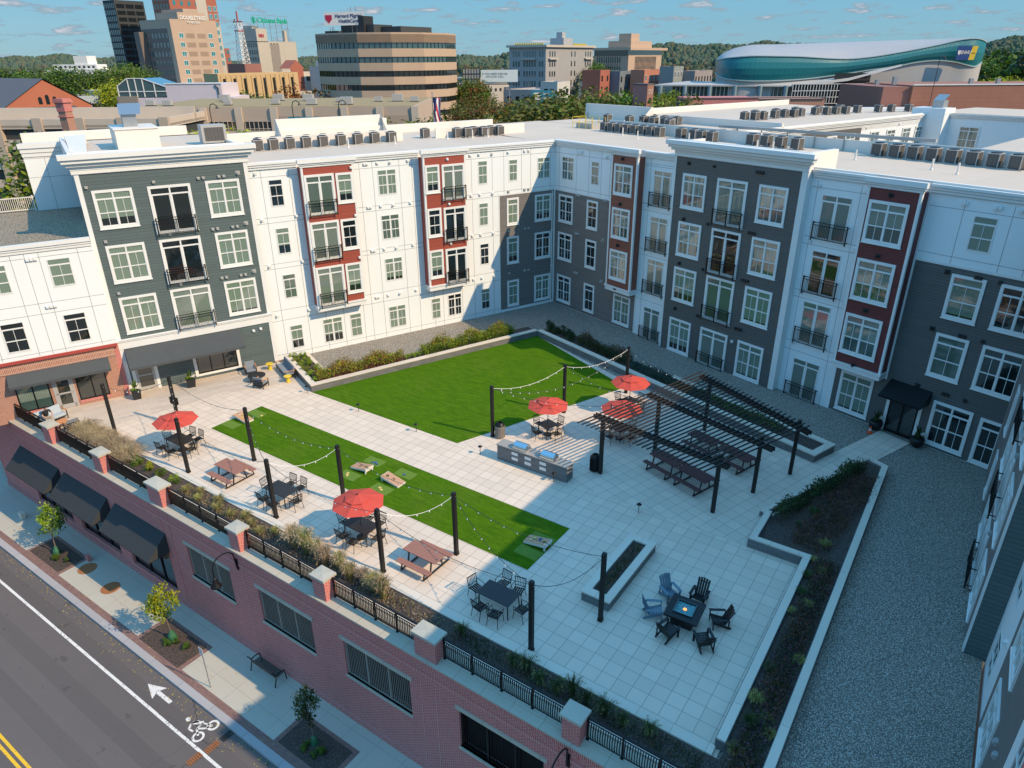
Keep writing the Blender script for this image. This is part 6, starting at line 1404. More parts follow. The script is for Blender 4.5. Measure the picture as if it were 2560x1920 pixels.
# small blocks under it
t, FL, FRt, h = bld('shop_building','white and red low building with round gable window in front of the bank',-318,252,14,26,14,bm_('whitish',(.60,.55,.47))); part(t,'gable',RB,(-.3,.05,9,17,6,h+2)); b = MB(); b.v += [(.06,8,h+2),(.06,18,h+2),(.06,13,h+6),(-8,8,h+2),(-8,18,h+2),(-8,13,h+6)]; b.f += [(0,1,2),(0,2,5,3),(1,4,5,2)]; b.m += [0,0,0]; b.build('gable_roof', RB, t)
part(t,'red_end',RB,(-10,.08,24,27,4,h+1)); wins(t, FX @ T(0,-.1,0), [2,18.5,21.5], [h-4], 3, 2.2, GD)
t, FL, FRt, h = bld('office_building','grey white low office block beside the octagonal building',-300,268,12,18,16.5,bm_('paleconcrete',(.48,.46,.42))); wins(t, FX, [2,7,12], [h-6,h-11], 3.6, 1.4, GD); part(t,'penthouse',bm_('whitish',(.6,.55,.47)),(-9,-2,2,12,h,h+3))
t, FL, FRt, h = bld('office_building','plain pale concrete block left of the octagonal building',-296,288,8,12,15.5,bm_('greyc',(.40,.40,.40))); wins(t, FX, [3,8], [h-5], 1.2, 1.6, GD)
# yellow tan slab building
TN = bm_('tanslab',(.58,.40,.20))
t, FL, FRt, h = bld('civic_building','long yellow tan building with dark vertical window strips',-227.9,156,8,34,15.4,TN,par=.6)
part(t,'base_shadow',bm_('darktower',(.045,.05,.05)),(-6,-.4,1,33,0,4)); wins(t, FX, [1.8+4.1*i for i in range(8)], [6], 1.0, h-7, GD); part(t,'pilaster',sc and TN,*[(x,x+.35,-.25,0,5.5,h) for x in [.9+2.05*i for i in range(16)]],F=FX)
# octagonal office
OC = bm_('octa',(.50,.36,.25)); OCb = bm_('octa_band',(.36,.255,.19))
cx_, cy_, rad = -170.3, 178.2, 21.8
t = thing('octagonal_office','many sided tan office building with mirrored ribbon windows','office building',(cx_,cy_,ZG)); ns = 14
poly = [(rad*math.cos(2*math.pi*(k+.35)/ns), rad*math.sin(2*math.pi*(k+.35)/ns)) for k in range(ns)]; sh = lambda f: [(x*f,y*f) for x,y in poly]
z = 5.2; b = MB(); b.prism(sh(.86),0,5.2); b.build('ground_floor', GD, t); zz = [5.0+3.72*i for i in range(8)]
for i, z in enumerate(zz): b = MB(); b.prism(sh(1.0), z, z+2.15); b.build('spandrel_band', OC, t)
b = MB(); b.prism(sh(1.0), zz[7], zz[7]+2.6); b.build('roof_band', OC, t)
for i, z in enumerate(zz[:-1]):
    b = MB(); b.prism(sh(.985), z+2.15, z+3.72); 
    for k in range(ns):
        p_, q_ = Vector((*sh(.99)[k],0)), Vector((*sh(.99)[(k+1) % ns],0))
        for j in range(6): v_ = p_.lerp(q_, j/6); b.box(v_.x-.06,v_.x+.06,v_.y-.06,v_.y+.06,z+2.15,z+3.72,1)
    b.build('window_band', [GB if i > 4 else GD, M['dark_metal']], t)
for k in range(ns): b = MB(); x, y = sh(.93)[k]; b.box(x-.7,x+.7,y-.7,y+.7,0,5.2); b.build('column', OC, t)
h = zz[7]+2.6
part(t,'plant_room',bm_('darktower',(.045,.05,.05)),(-10,4,-9,-1,h,h+2.5),(2,12,-6,8,h,h+1.9),(-14,-9,-12,-6,h,h+1.0)); part(t,'plant_room',M['dark_metal'],(-2,1,-10,-6,h,h+4.8))
o = part(t,'roof_sign',M['white_paint'],(-6.5,6.5,-.2,0,-1.8,1.8),F=T(-5.5,-11.5,h+4.2,R(22)))
text3('Harvard Pilgrim\nHealthCare', 1.35, bm_('navy',(.02,.03,.12)), o, T(1.4,-.25,0) @ Matrix.Rotation(R(90),4,'X'), ext=.02, bold=.02); b = MB(); b.prism([(-1.1,.9),(1.1,.9),(1.1,-.2),(0,-1.4),(-1.1,-.2)],0,.06); b.build('shield', bm_('shield',(.45,.02,.06)), o, T(-5,-.2,.1)@Matrix.Rotation(R(90),4,'X'))
b = MB()
for x in (-18,-17,-16.4): b.tube([(x,-6,h),(x,-6,h+2.4)], .12, 6)
for x in (-3,-5): b.tube([(x,-9,h),(x,-9,h+7.5)], .1, 6)
b.build('antenna', M['steel'], t)
# parking garages
GA = bm_('garage',(.50,.39,.30)); GAl = bm_('garage_light',(.58,.48,.38)); GAd = bm_('garage_panel',(.42,.32,.24))
a0, a1 = Vector((-147.5,80.3,0)), Vector((-101,112.5,0)); an = math.atan2(a1.y-a0.y, a1.x-a0.x); Lg = (a1-a0).length
t = thing('parking_garage','long tan concrete parking garage with a brown gravel roof','parking garage',(a0.x,a0.y,ZG),an); h = 11.6-ZG
part(t,'wall',GA,(0,Lg,0,34,0,h)); part(t,'roof',bm_('brownroof',(.36,.26,.12)),(.4,Lg-.4,.4,33.6,h,h+.1)); part(t,'fascia',GAl,(0,Lg,-.25,0,h-5.2,h-4.4),(0,Lg,-.2,0,h-9.6,h-9.0)); 
for k in range(9): x = k*Lg/8; part(t,'pier',GAl,(x-.7,x+.7,-.4,0,0,h))
for k in range(8):
    x = k*Lg/8
    if k in (1,2,3,6): 
        b = MB(); b.box(x+1,x+6.4,-.15,-.02,h-6.9,h-2.6) ; o = b.build('window', GD, t); b = MB()
        for j in range(7): b.box(x+1+j*.9-.05,x+1+j*.9+.05,-.25,-.15,h-6.9,h-2.6)
        for j in range(4): b.box(x+1,x+6.4,-.25,-.15,h-6.9+j*1.43-.05,h-6.9+j*1.43+.05)
        b.build('mullions', GAl, o, I)
    else: part(t,'panel',GAd,(x+1,x+6.2,-.08,0,h-4.2,h-1.6),(x+1,x+6.2,-.08,0,h-8.6,h-5.6))
    part(t,'opening',GD,(x+1,x+6.2,-.1,0,h-11.6,h-9.8))
o = part(t,'parking_sign',plain('sign_teal',(.02,.22,.28),.6,.05),(31.2,37.2,-.6,-.4,h-3.4,h-1.8)); FS = T(34.2,-.62,h-2.6) @ Matrix.Rotation(R(90),4,'X'); text3('PUBLIC PARKING', .72, M['white_paint'], o, FS, ext=.02, bold=.01); text3('ENTRANCE', .75, bm_('darktower',(.045,.05,.05)), o, T(34.2,-.45,h-4.6) @ Matrix.Rotation(R(90),4,'X'), ext=.03)
b = MB()
rg = random.Random(4)
for k in range(14): 
    x = 2+k*4+rg.uniform(-1,1); y = rg.uniform(3,26); s_ = rg.uniform(.6,1.2); g = thing('rooftop_unit','small grey rooftop unit on the brown garage roof','air conditioner',a0+Vector((math.cos(an)*x-math.sin(an)*y, math.sin(an)*x+math.cos(an)*y, 11.7)),an,'small rooftop units on the garage roof'); part(g,'cabinet',M['grey_box'],(-s_,s_,-s_*.7,s_*.7,.15,s_*1.3)); part(g,'skid',M['dark_metal'],(-s_*1.05,s_*1.05,-s_*.75,s_*.75,0,.15))
g0 = Vector((-150,54,0)); g1 = Vector((-127,70.5,0)); an2 = math.atan2(g1.y-g0.y, g1.x-g0.x); Lg2 = (g1-g0).length+3
t = thing('parking_deck','open tan parking deck with dark car levels at the far left','parking garage',(g0.x-16,g0.y-11,ZG),an2); Lg2 += 20; h = 11.2-ZG
part(t,'slab',M['roof'],(0,Lg2,0,40,h-1.6,h-1.2)); part(t,'interior',bm_('darktower',(.045,.05,.05)),(.5,Lg2-.5,.6,39,0,h-1.7))
for z in (h-1.8,h-5.2,h-8.6,h-12.0): part(t,'spandrel',GAl,(0,Lg2,0,.5,z,z+1.6)); part(t,'spandrel',GAl,(Lg2-.5,Lg2,0,40,z,z+1.6))
part(t,'spandrel',GAl,(0,Lg2,14,14.5,h-1.8,h+.9))
for k in range(8): x = k*Lg2/7; part(t,'column',GA,(x-.8,x+.8,-.3,.6,0,h))
text3('EXIT', 1.2, bm_('darktower',(.045,.05,.05)), t, T(Lg2-18.5,-.35,h-11.1) @ Matrix.Rotation(R(90),4,'X'), ext=.03); part(t,'clearance_bar',M['yellow'],(Lg2-22,Lg2-19,-.2,-.05,h-12.6,h-12.2),(Lg2-17,Lg2-14.6,-.2,-.05,h-12.6,h-12.2))
# brick gabled hall
t = thing('brick_hall','orange brick gabled hall with three arched windows at the far left','building',(-213.5,91.2,ZG),R(90)); RBo = bm_('orangebrick',(.44,.14,.075)); h = 9.4-ZG; Wd = 22
b = MB(); b.v += [(-8,0,0),(Wd-8,0,0),(Wd-8,0,h),(Wd/2-8,0,h+6.4),(-8,0,h),(-8,40,0),(Wd-8,40,0),(Wd-8,40,h),(Wd/2-8,40,h+6.4),(-8,40,h)]; b.f += [(0,1,2,3,4),(1,6,7,2),(0,4,9,5),(5,9,8,7,6)]; b.m += [0]*4; b.build('wall', RBo, t)
b = MB(); b.quad((-8.6,-.4,h-.3),(Wd/2-8,-.4,h+6.7),(Wd/2-8,40,h+6.7),(-8.6,40,h-.3)); b.quad((Wd/2-8,-.4,h+6.7),(Wd-7.4,-.4,h-.3),(Wd-7.4,40,h-.3),(Wd/2-8,40,h+6.7)); b.build('roof', bm_('slate',(.12,.115,.12)), t)
def arch(x, z, w_, h_, mat=GD):
    b = MB(); n = 8; pts = [(x-w_/2,z),(x+w_/2,z),(x+w_/2,z+h_)]+[(x+w_/2*math.cos(R(180*k/n)), z+h_+w_/2*math.sin(R(180*k/n))) for k in range(1,n)]+[(x-w_/2,z+h_)]
    k0 = len(b.v); b.v += [(px,-.08,pz) for px,pz in pts]; b.f.append(tuple(range(len(pts)))); b.m.append(0); return b.build('arched_window', mat, t)
for x, hh in ((1.2,1.3),(3,1.9),(4.8,1.3)): arch(x, h+.6-(hh-1.3)*.2, .9, hh)
part(t,'porch',RBo,(-1.5,8.5,-2.2,0,0,h-.4)); part(t,'porch_cap',bm_('slate',(.12,.115,.12)),(-1.8,8.8,-2.5,0,h-.4,h-.1))
for x in (.4,3,3.9,4.8): part(t,'window',GD,(x,x+.45,-2.28,-2.2,h-3.6,h-1.6))
t = thing('brick_chimney','tall square red brick chimney standing behind the left wing','chimney',(-105.6,48.4,ZG),R(20)); b = MB(); hb = 15.7-ZG; b.v += [(-.75,-.75,0),(.75,-.75,0),(.75,.75,0),(-.75,.75,0),(-.58,-.58,hb-1.6),(.58,-.58,hb-1.6),(.58,.58,hb-1.6),(-.58,.58,hb-1.6)]
for q in ((0,1,5,4),(1,2,6,5),(2,3,7,6),(3,0,4,7),(4,5,6,7)): b.f.append(q); b.m.append(0)
b.build('shaft', M['brick_warm'], t); b = MB(); b.box(-.66,.66,-.66,.66,hb-1.6,hb-.5).box(-.82,.82,-.82,.82,hb-.5,hb-.2).box(-.7,.7,-.7,.7,hb-.2,hb).box(-.7,.7,-.7,.7,hb-2.3,hb-2.15); b.build('crown', M['brick_red'], t)
# lilac building with glass attic
LI = bm_('lilac',(.66,.58,.60)); t = thing('atrium_building','pale lilac walled building with a glass roofed attic','building',(-206,110.5,ZG),R(36)); h = 14.3-ZG
part(t,'wall',LI,(4,30,0,14,0,h-3.4),(12,27.2,.02,14,h-3.4,h)); part(t,'side_wall',bm_('creamdark',(.28,.24,.2)),(-1.5,4,-.5,13,0,h-3)); b = MB(); b.v += [(-1,.1,h-3.2),(12,.1,h-3.2),(12,.1,h-.6),(6,.1,h+1.5),(2,.1,h+1.5),(-1,.1,h-.4),(-1,12,h-3.2),(12,12,h-3.2),(12,12,h-.6),(6,12,h+1.5),(2,12,h+1.5),(-1,12,h-.4)]; b.f += [(0,1,2,3,4,5),(0,5,11,6),(5,4,10,11),(4,3,9,10),(3,2,8,9),(1,7,8,2)]; b.m += [0]*6; b.build('glass_attic', GB, t)
b = MB()
for p_, q_ in (((-1,0,h-3.2),(-1,0,h-.4)),((-1,0,h-.4),(2,0,h+1.5)),((2,0,h+1.5),(6,0,h+1.5)),((6,0,h+1.5),(12,0,h-.6)),((-1,0,h-1.8),(12,0,h-1.8)),((2,0,h-3.2),(2,0,h+1.5)),((6,0,h-3.2),(6,0,h+1.5)),((9,0,h-3.2),(9,0,h+.5)),((4,0,h-3.2),(4,0,h+1.5))): b.bar(p_,q_,.2)
b.build('glazing_bars', M['white_trim'], t); b = MB(); b.tube([(25.5,-.2,h-.3),(26.3,-.2,h-1),(26.3,-.2,h-6)], .16, 6); b.build('drainpipe', M['dark_metal'], t); part(t,'coping',M['white_trim'],(11.8,27.4,-.15,.1,h,h+.25))
# stone hotel
SH = cells('stone_hotel_wall', (.36,.345,.33), 1.3, .9, .04, .75)
t, FL, FRt, h = bld('stone_hotel','square grey stone block with cornice and two small balconies',-175.1,280.1,19,42,24.6,SH,par=.2)
part(t,'cornice',STN,(-20,1,-1,0,h-.2,h+.7),(0,1,0,43,h-.2,h+.7)); part(t,'penthouse',bm_('greyc',(.4,.4,.4)),(-9,-2,18,26,h,h+3.6),(-7,-4,20,23,h+3.6,h+6))
zs_ = [7.5+3.95*i for i in range(6)]
wins(t, FX, [3,5,7,21.5,24.5,34.5,36.8,39], zs_, .9, 2.1, GD, None, .08); wins(t, FL, [2,3.4,4.8,7.6,9.0,10.4,11.8,13.2,15.6,17], zs_, .75, 2.2, GB, None, .08)
for a in (2,33.5): part(t,'balcony',STN,(a,a+7,-1.1,0,zs_[4]+2.8,zs_[4]+3.3),F=FX)
part(t,'balcony',STN,(7,14,-1.1,0,zs_[4]+2.8,zs_[4]+3.3),F=FL)
text3('THE CARPENTER', 2.0, M['yellow'], t, FX @ T(30,6,h+1.7) @ Matrix.Rotation(R(90),4,'X'), ext=.1) if 0 else None
b = MB()
for k in range(16): b.box(-18+k*.95,-17.4+k*.95,3,3.3,h+.4,h+1.5)
for k in range(12): b.box(-3,-2.7,28+k*1.05,28.6+k*1.05,h+.4,h+1.5)
b.build('roof_lettering_frame', M['yellow'], t)
# modern beige offices
MO = bm_('modern',(.50,.36,.26)); MOd = bm_('modern_dark',(.34,.26,.21))
t, FL, FRt, h = bld('office_building','stepped beige concrete office block with projecting top floors',-176,362,20,42,21,MO,par=.2)
part(t,'top_floor',MO,(-22,2,-2,45,h+2.6,h+3.8)); part(t,'top_glazing',GD,(-20,-.2,-.2,42,h,h+2.6)); part(t,'penthouse',MO,(-14,-1,4,30,h+3.8,h+7)); part(t,'penthouse',MO,(-10,-3,8,18,h+7,h+10.5))
wins(t, FX, [8], [h-3.2-4.6*i for i in range(4)], 26, 2.6, GD, None, .12); wins(t, FL, [1.5], [h-3.2-4.6*i for i in range(4)], 14, 2.6, GB, None, .12)
part(t,'fin',MO,*[(8+x*1.5,8.4+x*1.5,-.5,-.12,6,h-.4) for x in range(18)],F=FX); part(t,'fin',MO,*[(1.5+x*1.3,1.9+x*1.3,-.5,-.12,6,h-.4) for x in range(11)],F=FL)
# townhouse rows
for i, (x, y, W, L_, top, mt, lb) in enumerate([(-141,266,8,8,15.3,RB,'red brick flat roofed row building by the trees'),(-137,275,6,11,14.8,bm_('bluegrey',(.17,.20,.22)),'blue grey flat roofed row building'),(-129,280.5,6,19,15.2,bm_('orangebrick2',(.46,.19,.12)),'orange brick flat roofed row building with five windows'),(-119,286,6,10,16.4,bm_('greenishgrey',(.26,.29,.28)),'greenish grey taller row building'),(-114,296,6,20,14.6,bm_('warmgrey',(.30,.27,.27)),'warm grey row building with pale lettering'),(-160,300,10,26,10,bm_('whitish',(.6,.55,.47)),'white shed with vertical ribs beside the stone block')]):
    t, FL, FRt, h = bld('row_building', lb, x, y, W, L_, top, mt); n = max(2, int(L_/3.2)); wins(t, FX, rng(1,L_-2.4,n), [h-3.6,h-7.6], 1.2, 2.0, GD, M['white_trim'] if i in (2,3) else None)
# billboards
t = thing('billboard','white billboard with grey text on a steel frame','billboard',(-153,210,ZG),R(36)); part(t,'post',M['steel'],(-6,-5.6,.3,.7,0,20),(6,6.4,.3,.7,0,20)); o = part(t,'panel',bm_('bbwhite',(.66,.74,.74)),(-3.5,9,-.2,.1,19.4,23.2)); part(t,'panel_back',M['grey_box'],(-9.5,-3.9,0,.3,19.2,23.4)); b = MB()
for k in range(7): b.box(-9.6+k*.95,-9.5+k*.95,-.2,0,18.6,24)
for z in (18.8,20.4,22,23.8): b.box(-9.6,-3.9,-.2,0,z,z+.12)
b.box(-10,9.4,-.6,.6,18.6,18.9); b.build('frame', M['dark_metal'], t); text3('IF YOU NEED SHELTER\nOR FOOD CALL', .85, bm_('bbgrey',(.2,.25,.27)), o, T(1.2,-.24,21.5) @ Matrix.Rotation(R(90),4,'X'), ext=.01)
t = thing('billboard','teal hoarding panel above the trees in front of the stone block','billboard',(-117.5,186.5,ZG),R(36)); part(t,'post',M['steel'],(-3,-2.8,.2,.4,0,15),(3,3.2,.2,.4,0,15)); o = part(t,'panel',plain('bb_teal',(.02,.20,.28),.6,.08),(-3.2,3.2,-.1,.2,14.8,18.2)); text3('Sanel', .9, M['white_paint'], o, T(1,-.14,17.3) @ Matrix.Rotation(R(90),4,'X'), ext=.01); b = MB(); b.box(.2,2.8,-.14,-.1,15.9,16.3).box(-2.6,-.6,-.14,-.1,15.4,17.6); b.build('graphic', M['white_paint'], o, I)
# square brick tower close behind the roofs
t = thing('brick_stair_tower','narrow dark brick tower with a small opening behind the back wing','tower',(-54.6,120.3,ZG)); h = 15.9-ZG; part(t,'wall',M['brick_red'],(-2.6,0,0,2.6,0,h)); part(t,'right_wall',plain('faded_brick',(.30,.15,.11),.85,.3,1.2),(-.02,.03,0,2.6,0,h)); part(t,'window',GD,(.9,1.9,-.05,0,h-2.9,h-2.1),F=T(.03,0,0,R(90))); part(t,'coping',bm_('slate',(.12,.115,.12)),(-2.7,.1,-.1,2.7,h,h+.15))
b = MB(); 
for cx2 in (.8,1.8):
    for k in range(14): a, c = 2*math.pi*k/14, 2*math.pi*(k+1)/14; b.quad((cx2+.3*math.cos(a),-.06,h-1.1+.3*math.sin(a)),(cx2+.38*math.cos(a),-.06,h-1.1+.38*math.sin(a)),(cx2+.38*math.cos(c),-.06,h-1.1+.38*math.sin(c)),(cx2+.3*math.cos(c),-.06,h-1.1+.3*math.sin(c)))
b.build('painted_rings', M['white_paint'], t, T(.03,0,0,R(90)))
# arena
AT = NT('arena_teal'); s_ = AT.n.new('ShaderNodeSeparateXYZ'); AT.lk(AT.uv(), s_.inputs[0]); rib = AT.math('LESS_THAN', AT.math('FRACT', AT.math('DIVIDE', s_.outputs[0], 1.1)), .12)
atm = AT.out(AT.mix(rib, (.012,.17,.19), (.008,.10,.12)), .35, AT.math('FRACT', AT.math('DIVIDE', s_.outputs[0], 1.1)), .2, .05)
AR = thing('arena','long curved arena clad in teal metal with a swooping pale grey roof','arena',(-90,254,0)); arr = plain('arena_roof',(.42,.40,.385),.5,.04,.1); arw = plain('arena_base',(.46,.445,.42),.7,.04,.1)
# outline stations along the front, from the rounded left end to the right tip: (x, y, bottom of teal, top of teal, roof rise)
st = [(-98.0,275.1,14.8,19.1,-100.8,282.9,19.4),(-93.8,265.9,14.2,19.3,-100.1,283.4,20.5),(-89.6,259.0,13.6,19.7,-98.6,284.4,21.7),(-85.4,257.1,13.1,20.0,-94.9,284.5,23.1),(-80.3,258.8,12.7,20.4,-89.3,286.0,24.1),(-73.7,263.4,12.7,20.3,-81.5,289.0,24.2),(-67.2,268.5,13.0,20.1,-73.7,291.9,24.4),(-60.6,273.6,13.7,19.6,-66.1,294.7,24.5),(-54.0,278.8,14.7,19.3,-58.6,297.5,24.7),(-47.4,283.4,15.8,19.9,-51.2,300.2,24.9),(-41.0,287.8,16.7,21.0,-43.9,302.8,25.1),(-34.6,292.2,18.1,22.3,-36.7,305.3,25.2),(-29.3,295.9,18.6,23.5,-30.8,307.0,25.3),(-24.1,299.5,18.1,24.8,-24.8,306.3,25.5),(-20.3,302.1,17.1,25.2,-20.6,305.6,25.4),(-18.1,304.9,16.7,24.9,-18.2,306.6,25.0),(-16.8,308.2,18.0,24.1,-16.9,308.7,24.2)]
def cat(p0,p1,p2,p3,t): return tuple(.5*((2*b_)+(-a_+c_)*t+(2*a_-5*b_+4*c_-d_)*t*t+(-a_+3*b_-3*c_+d_)*t**3) for a_,b_,c_,d_ in zip(p0,p1,p2,p3))
st = [cat(st[max(i-1,0)],st[i],st[i+1],st[min(i+2,len(st)-1)],k/4) for i in range(len(st)-1) for k in range(4)]+[st[-1]]
b = MB(); c = MB(); r_ = MB(); lip = MB(); lip2 = MB()
def rp(q, f):
    if f <= 1: g = math.sin(f*math.pi/2); return (q[0]+(q[4]-q[0])*f, q[1]+(q[5]-q[1])*f, q[3]+(q[6]-q[3])*g)
    f -= 1; return (q[4]+(-60-q[4])*f*.5, q[5]+(340-q[5])*f, q[6]-6*f*f)
for i in range(len(st)-1):
    p_, q_ = st[i], st[i+1]; x0,y0,b0,t0 = p_[:4]; x1,y1,b1,t1 = q_[:4]
    NB = 4
    for k in range(NB):
        f0, f1 = k/NB, (k+1)/NB; bu = lambda f: .9*math.sin(f*math.pi)
        z = lambda a, d, f: a+(d-a)*f
        b.quad((x0+.2*bu(f0),y0-bu(f0),z(b0,t0,f0)),(x1+.2*bu(f0),y1-bu(f0),z(b1,t1,f0)),(x1+.2*bu(f1),y1-bu(f1),z(b1,t1,f1)),(x0+.2*bu(f1),y0-bu(f1),z(b0,t0,f1)))
    c.quad((x0+.3,y0+1.2,ZG),(x1+.3,y1+1.2,ZG),(x1+.1,y1+.3,b1),(x0+.1,y0+.3,b0))
    for k in range(9): f0, f1 = k/6, (k+1)/6; r_.quad(rp(p_,f0),rp(q_,f0),rp(q_,f1),rp(p_,f1))
    lip.bar((x0,y0-.2,b0),(x1,y1-.2,b1),.5,.3); lip2.bar((x0,y0-.2,t0),(x1,y1-.2,t1),.5,.25)
IM = T(90,-254,0)
b.build('teal_cladding', atm, AR, IM, True); c.build('base_wall', arw, AR, IM); r_.build('roof', arr, AR, IM, True); lip.build('lower_trim', plain('arena_trim',(.38,.50,.50),.5,.05), AR, IM); lip2.build('upper_trim', bpy.data.materials['arena_trim'], AR, IM)
b = MB(); b.quad((-109,246,11.6),(-66,265,11.2),(-60,273.5,12.9),(-92,262,12.2)); b.quad((-109,246,11.1),(-66,265,10.8),(-66,265,11.2),(-109,246,11.6)); b.quad((-66,265,10.8),(-52,274.5,12.6),(-52,274.8,13.3),(-66,265,11.2)); b.quad((-52,274.5,12.6),(-38,284.5,17.0),(-38,284.8,17.5),(-52,274.8,13.3)); b.quad((-66,265,11.2),(-52,274.8,13.3),(-52,277.5,14.2),(-62,271,12.6)); b.quad((-52,274.8,13.3),(-38,284.8,17.5),(-38,286,17.6),(-52,277.5,14.2)); b.quad((-109,246,11.6),(-92,262,12.2),(-108,275,12)); b.build('canopy', arw, AR, IM)
b = MB(); b.quad((-104,250,ZG),(-68,266.4,ZG),(-68,266.4,11.2),(-104,250,11.2)); o = b.build('lobby_glass', glass('lobby_glass',(.05,.09,.07),None,0,.4,.08), AR, IM)
b = MB()
for k in range(30): f = k/29; b.box(-104+36*f-.08,-104+36*f+.08,249.7+16.4*f,249.9+16.4*f,ZG,11.2)
b.build('mullions', M['white_trim'], o, I)
for k in range(6): f = k/5; b = MB(); b.tube([(-107+38*f,246.6+17*f,ZG),(-107+38*f,246.6+17*f,11.2)], .7, 10); b.build('column', bm_('bluecol',(.22,.30,.33)), AR, IM)
an3 = math.atan2(30,43); part(AR,'window_wall',GD,(0,33,0,.5,5.5,11.6),F=IM@T(-67,264.2,0,an3)); part(AR,'window_wall',GD,(14,26,.6,.9,11.6,15),F=IM@T(-67,264.2,0,an3)); b = MB()
for k in range(34): b.box(k,k+.16,-.12,0,5.5,11.8)
for z in (5.5,7.5,9.5,11.6): b.box(0,33,-.12,0,z,z+.2)
b.build('glazing_grid', M['white_trim'], AR, IM@T(-67,264.2,0,an3))
FSn = IM @ T(-21.6,297.3,20.9,math.atan2(3.5,5.3)) @ Matrix.Diagonal((.62,.62,.72,1)); o = part(AR,'arena_sign',plain('sign_blue',(.01,.06,.22),.5,.05),(-4.5,4.5,-.5,-.2,-3.0,2.8),F=FSn); b = MB(); b.quad((2.2,-.55,-3),(5.2,-.55,-3),(6.2,-.55,2.8),(3.2,-.55,2.8)); b.build('yellow_band', M['yellow'], o, I); text3('SNHU', 2.1, M['white_paint'], o, T(.2,-.6,.1)@Matrix.Rotation(R(90),4,'X'), ext=.02, bold=.03); b = MB(); b.prism([(-.7,.9),(.7,.9),(.7,-.2),(0,-1.1),(-.7,-.2)],0,.05); b.build('shield', M['white_paint'], o, T(-3.3,-.52,.1)@Matrix.Rotation(R(90),4,'X')); text3('ARENA', .7, bm_('darktower',(.045,.05,.05)), o, T(4.2,-.6,-.2)@Matrix.Rotation(R(90),4,'X'), ext=.01)
# brick buildings in front of the arena
AB = cells('annex_brick',(.36,.155,.10),3.2,1.3,.05,.78)
t = thing('arena_annex','long orange brown brick annex on the right in front of the arena','building',(-31,243,ZG),R(34.7)); h = 12.4-ZG; part(t,'wall',AB,(3,75,0,30,0,h)); part(t,'wall',bm_('maroonbrick',(.22,.08,.07)),(-5,3,1,30,0,h-.4)); part(t,'coping',M['white_trim'],(3,75,-.2,.3,h,h+.3)); part(t,'lower_wing',AB,(-14,3,-8,0,0,h-6)); part(t,'lower_coping',M['white_trim'],(-14,3,-8.2,0,h-6,h-5.7)); part(t,'duct',M['steel'],(0,1.2,6,7,h,h+2.2),(-5,-4,6,7,h,h+1.4),(22,23,5,6,h,h+1.6),(30,31,5,6,h,h+1.6))
t = thing('brick_row','low dark red brick row with small white windows in front of the arena','building',(-70,184,ZG),R(34.7)); h = 10.6-ZG; part(t,'wall',M['brick_red'],(-2,16,0,12,0,h)); part(t,'wall',M['brick_warm'],(16,33,.3,12,0,h-.2)); part(t,'coping',bm_('slate',(.12,.115,.12)),(-2.2,33.2,-.2,.3,h,h+.2)); wins(t, I, [8,12], [h-4], 1.1, 1.5, GD, M['white_trim']); wins(t, T(0,.3,0), [18,21,24,29], [h-4], 1.1, 1.5, GD, M['white_trim'])
t = thing('bank_banner','blue and yellow banner panel under the arena canopy','sign',(-76,186,ZG),R(34.7)); part(t,'panel',plain('banner_blue',(.02,.05,.16),.6,.05),(0,4.5,0,.2,14.6,16.8)); part(t,'panel_end',M['yellow'],(4.5,6.3,0,.2,14.6,16.8)); part(t,'post',M['steel'],(1,1.2,.2,.4,0,14.6),(5,5.2,.2,.4,0,14.6))
# middle distance: low brown garage, street behind, shops
t = thing('low_building','low brown roofed building with pale slanted skylights beyond the left wing','building',(-70,112,ZG),R(34.7)); h = 9.2-ZG; part(t,'wall',bm_('brown',(.22,.17,.14)),(-10,26,0,12,0,h)); part(t,'roof',M['gravel_roof'],(-10,26,0,12,h,h+.2))
for x in (-2,6,14): b = MB(); b.quad((x,-.1,h-2.6),(x+5,-.1,h-2.6),(x+5,-.1,h-1),(x,-.1,h-1)); b.build('skylight', bm_('paleteal',(.35,.42,.38)), t)
for i, (x, y, W, L_, top, c_, lb) in enumerate([(-176,214,14,16,9,(.55,.48,.38),'cream flat roofed shop behind the autumn trees'),(-196,208,9,10,10,(.24,.10,.08),'dark red brick shop left of the cream shop'),(-150,236,16,22,9,(.42,.36,.33),'grey pink low roofed shop near the billboard'),(-140,232,7,9,12,(.58,.55,.5),'white low house with a pinkish roof'),(-262,120,18,20,9,(.40,.46,.50),'pale blue grey low roof behind the brick hall'),(-300,170,26,30,11,(.20,.20,.21),'dark low shed behind the green roofed market'),(-262,137,22,26,10.2,(.46,.5,.54),'light blue grey market roof with rooftop units'),(-330,150,20,20,12,(.30,.16,.13),'dull red low building among the far left trees'),(-230,300,20,30,8,(.45,.42,.38),'pale low shed beyond the octagonal office'),(-260,330,30,30,10,(.36,.3,.27),'tan low block far beyond the octagonal office')]):
    t, FL, FRt, h = bld('low_building', lb, x, y, W, L_, top, bm_('low%d' % i, c_)); wins(t, FX, rng(1.5,L_-3,max(2,int(L_/4))), [h-3.4], 1.8, 1.5, GD); wins(t, FL, rng(1.5,W-3,max(2,int(W/4))), [h-3.4], 1.6, 1.5, GD)
q = random.Random(77)
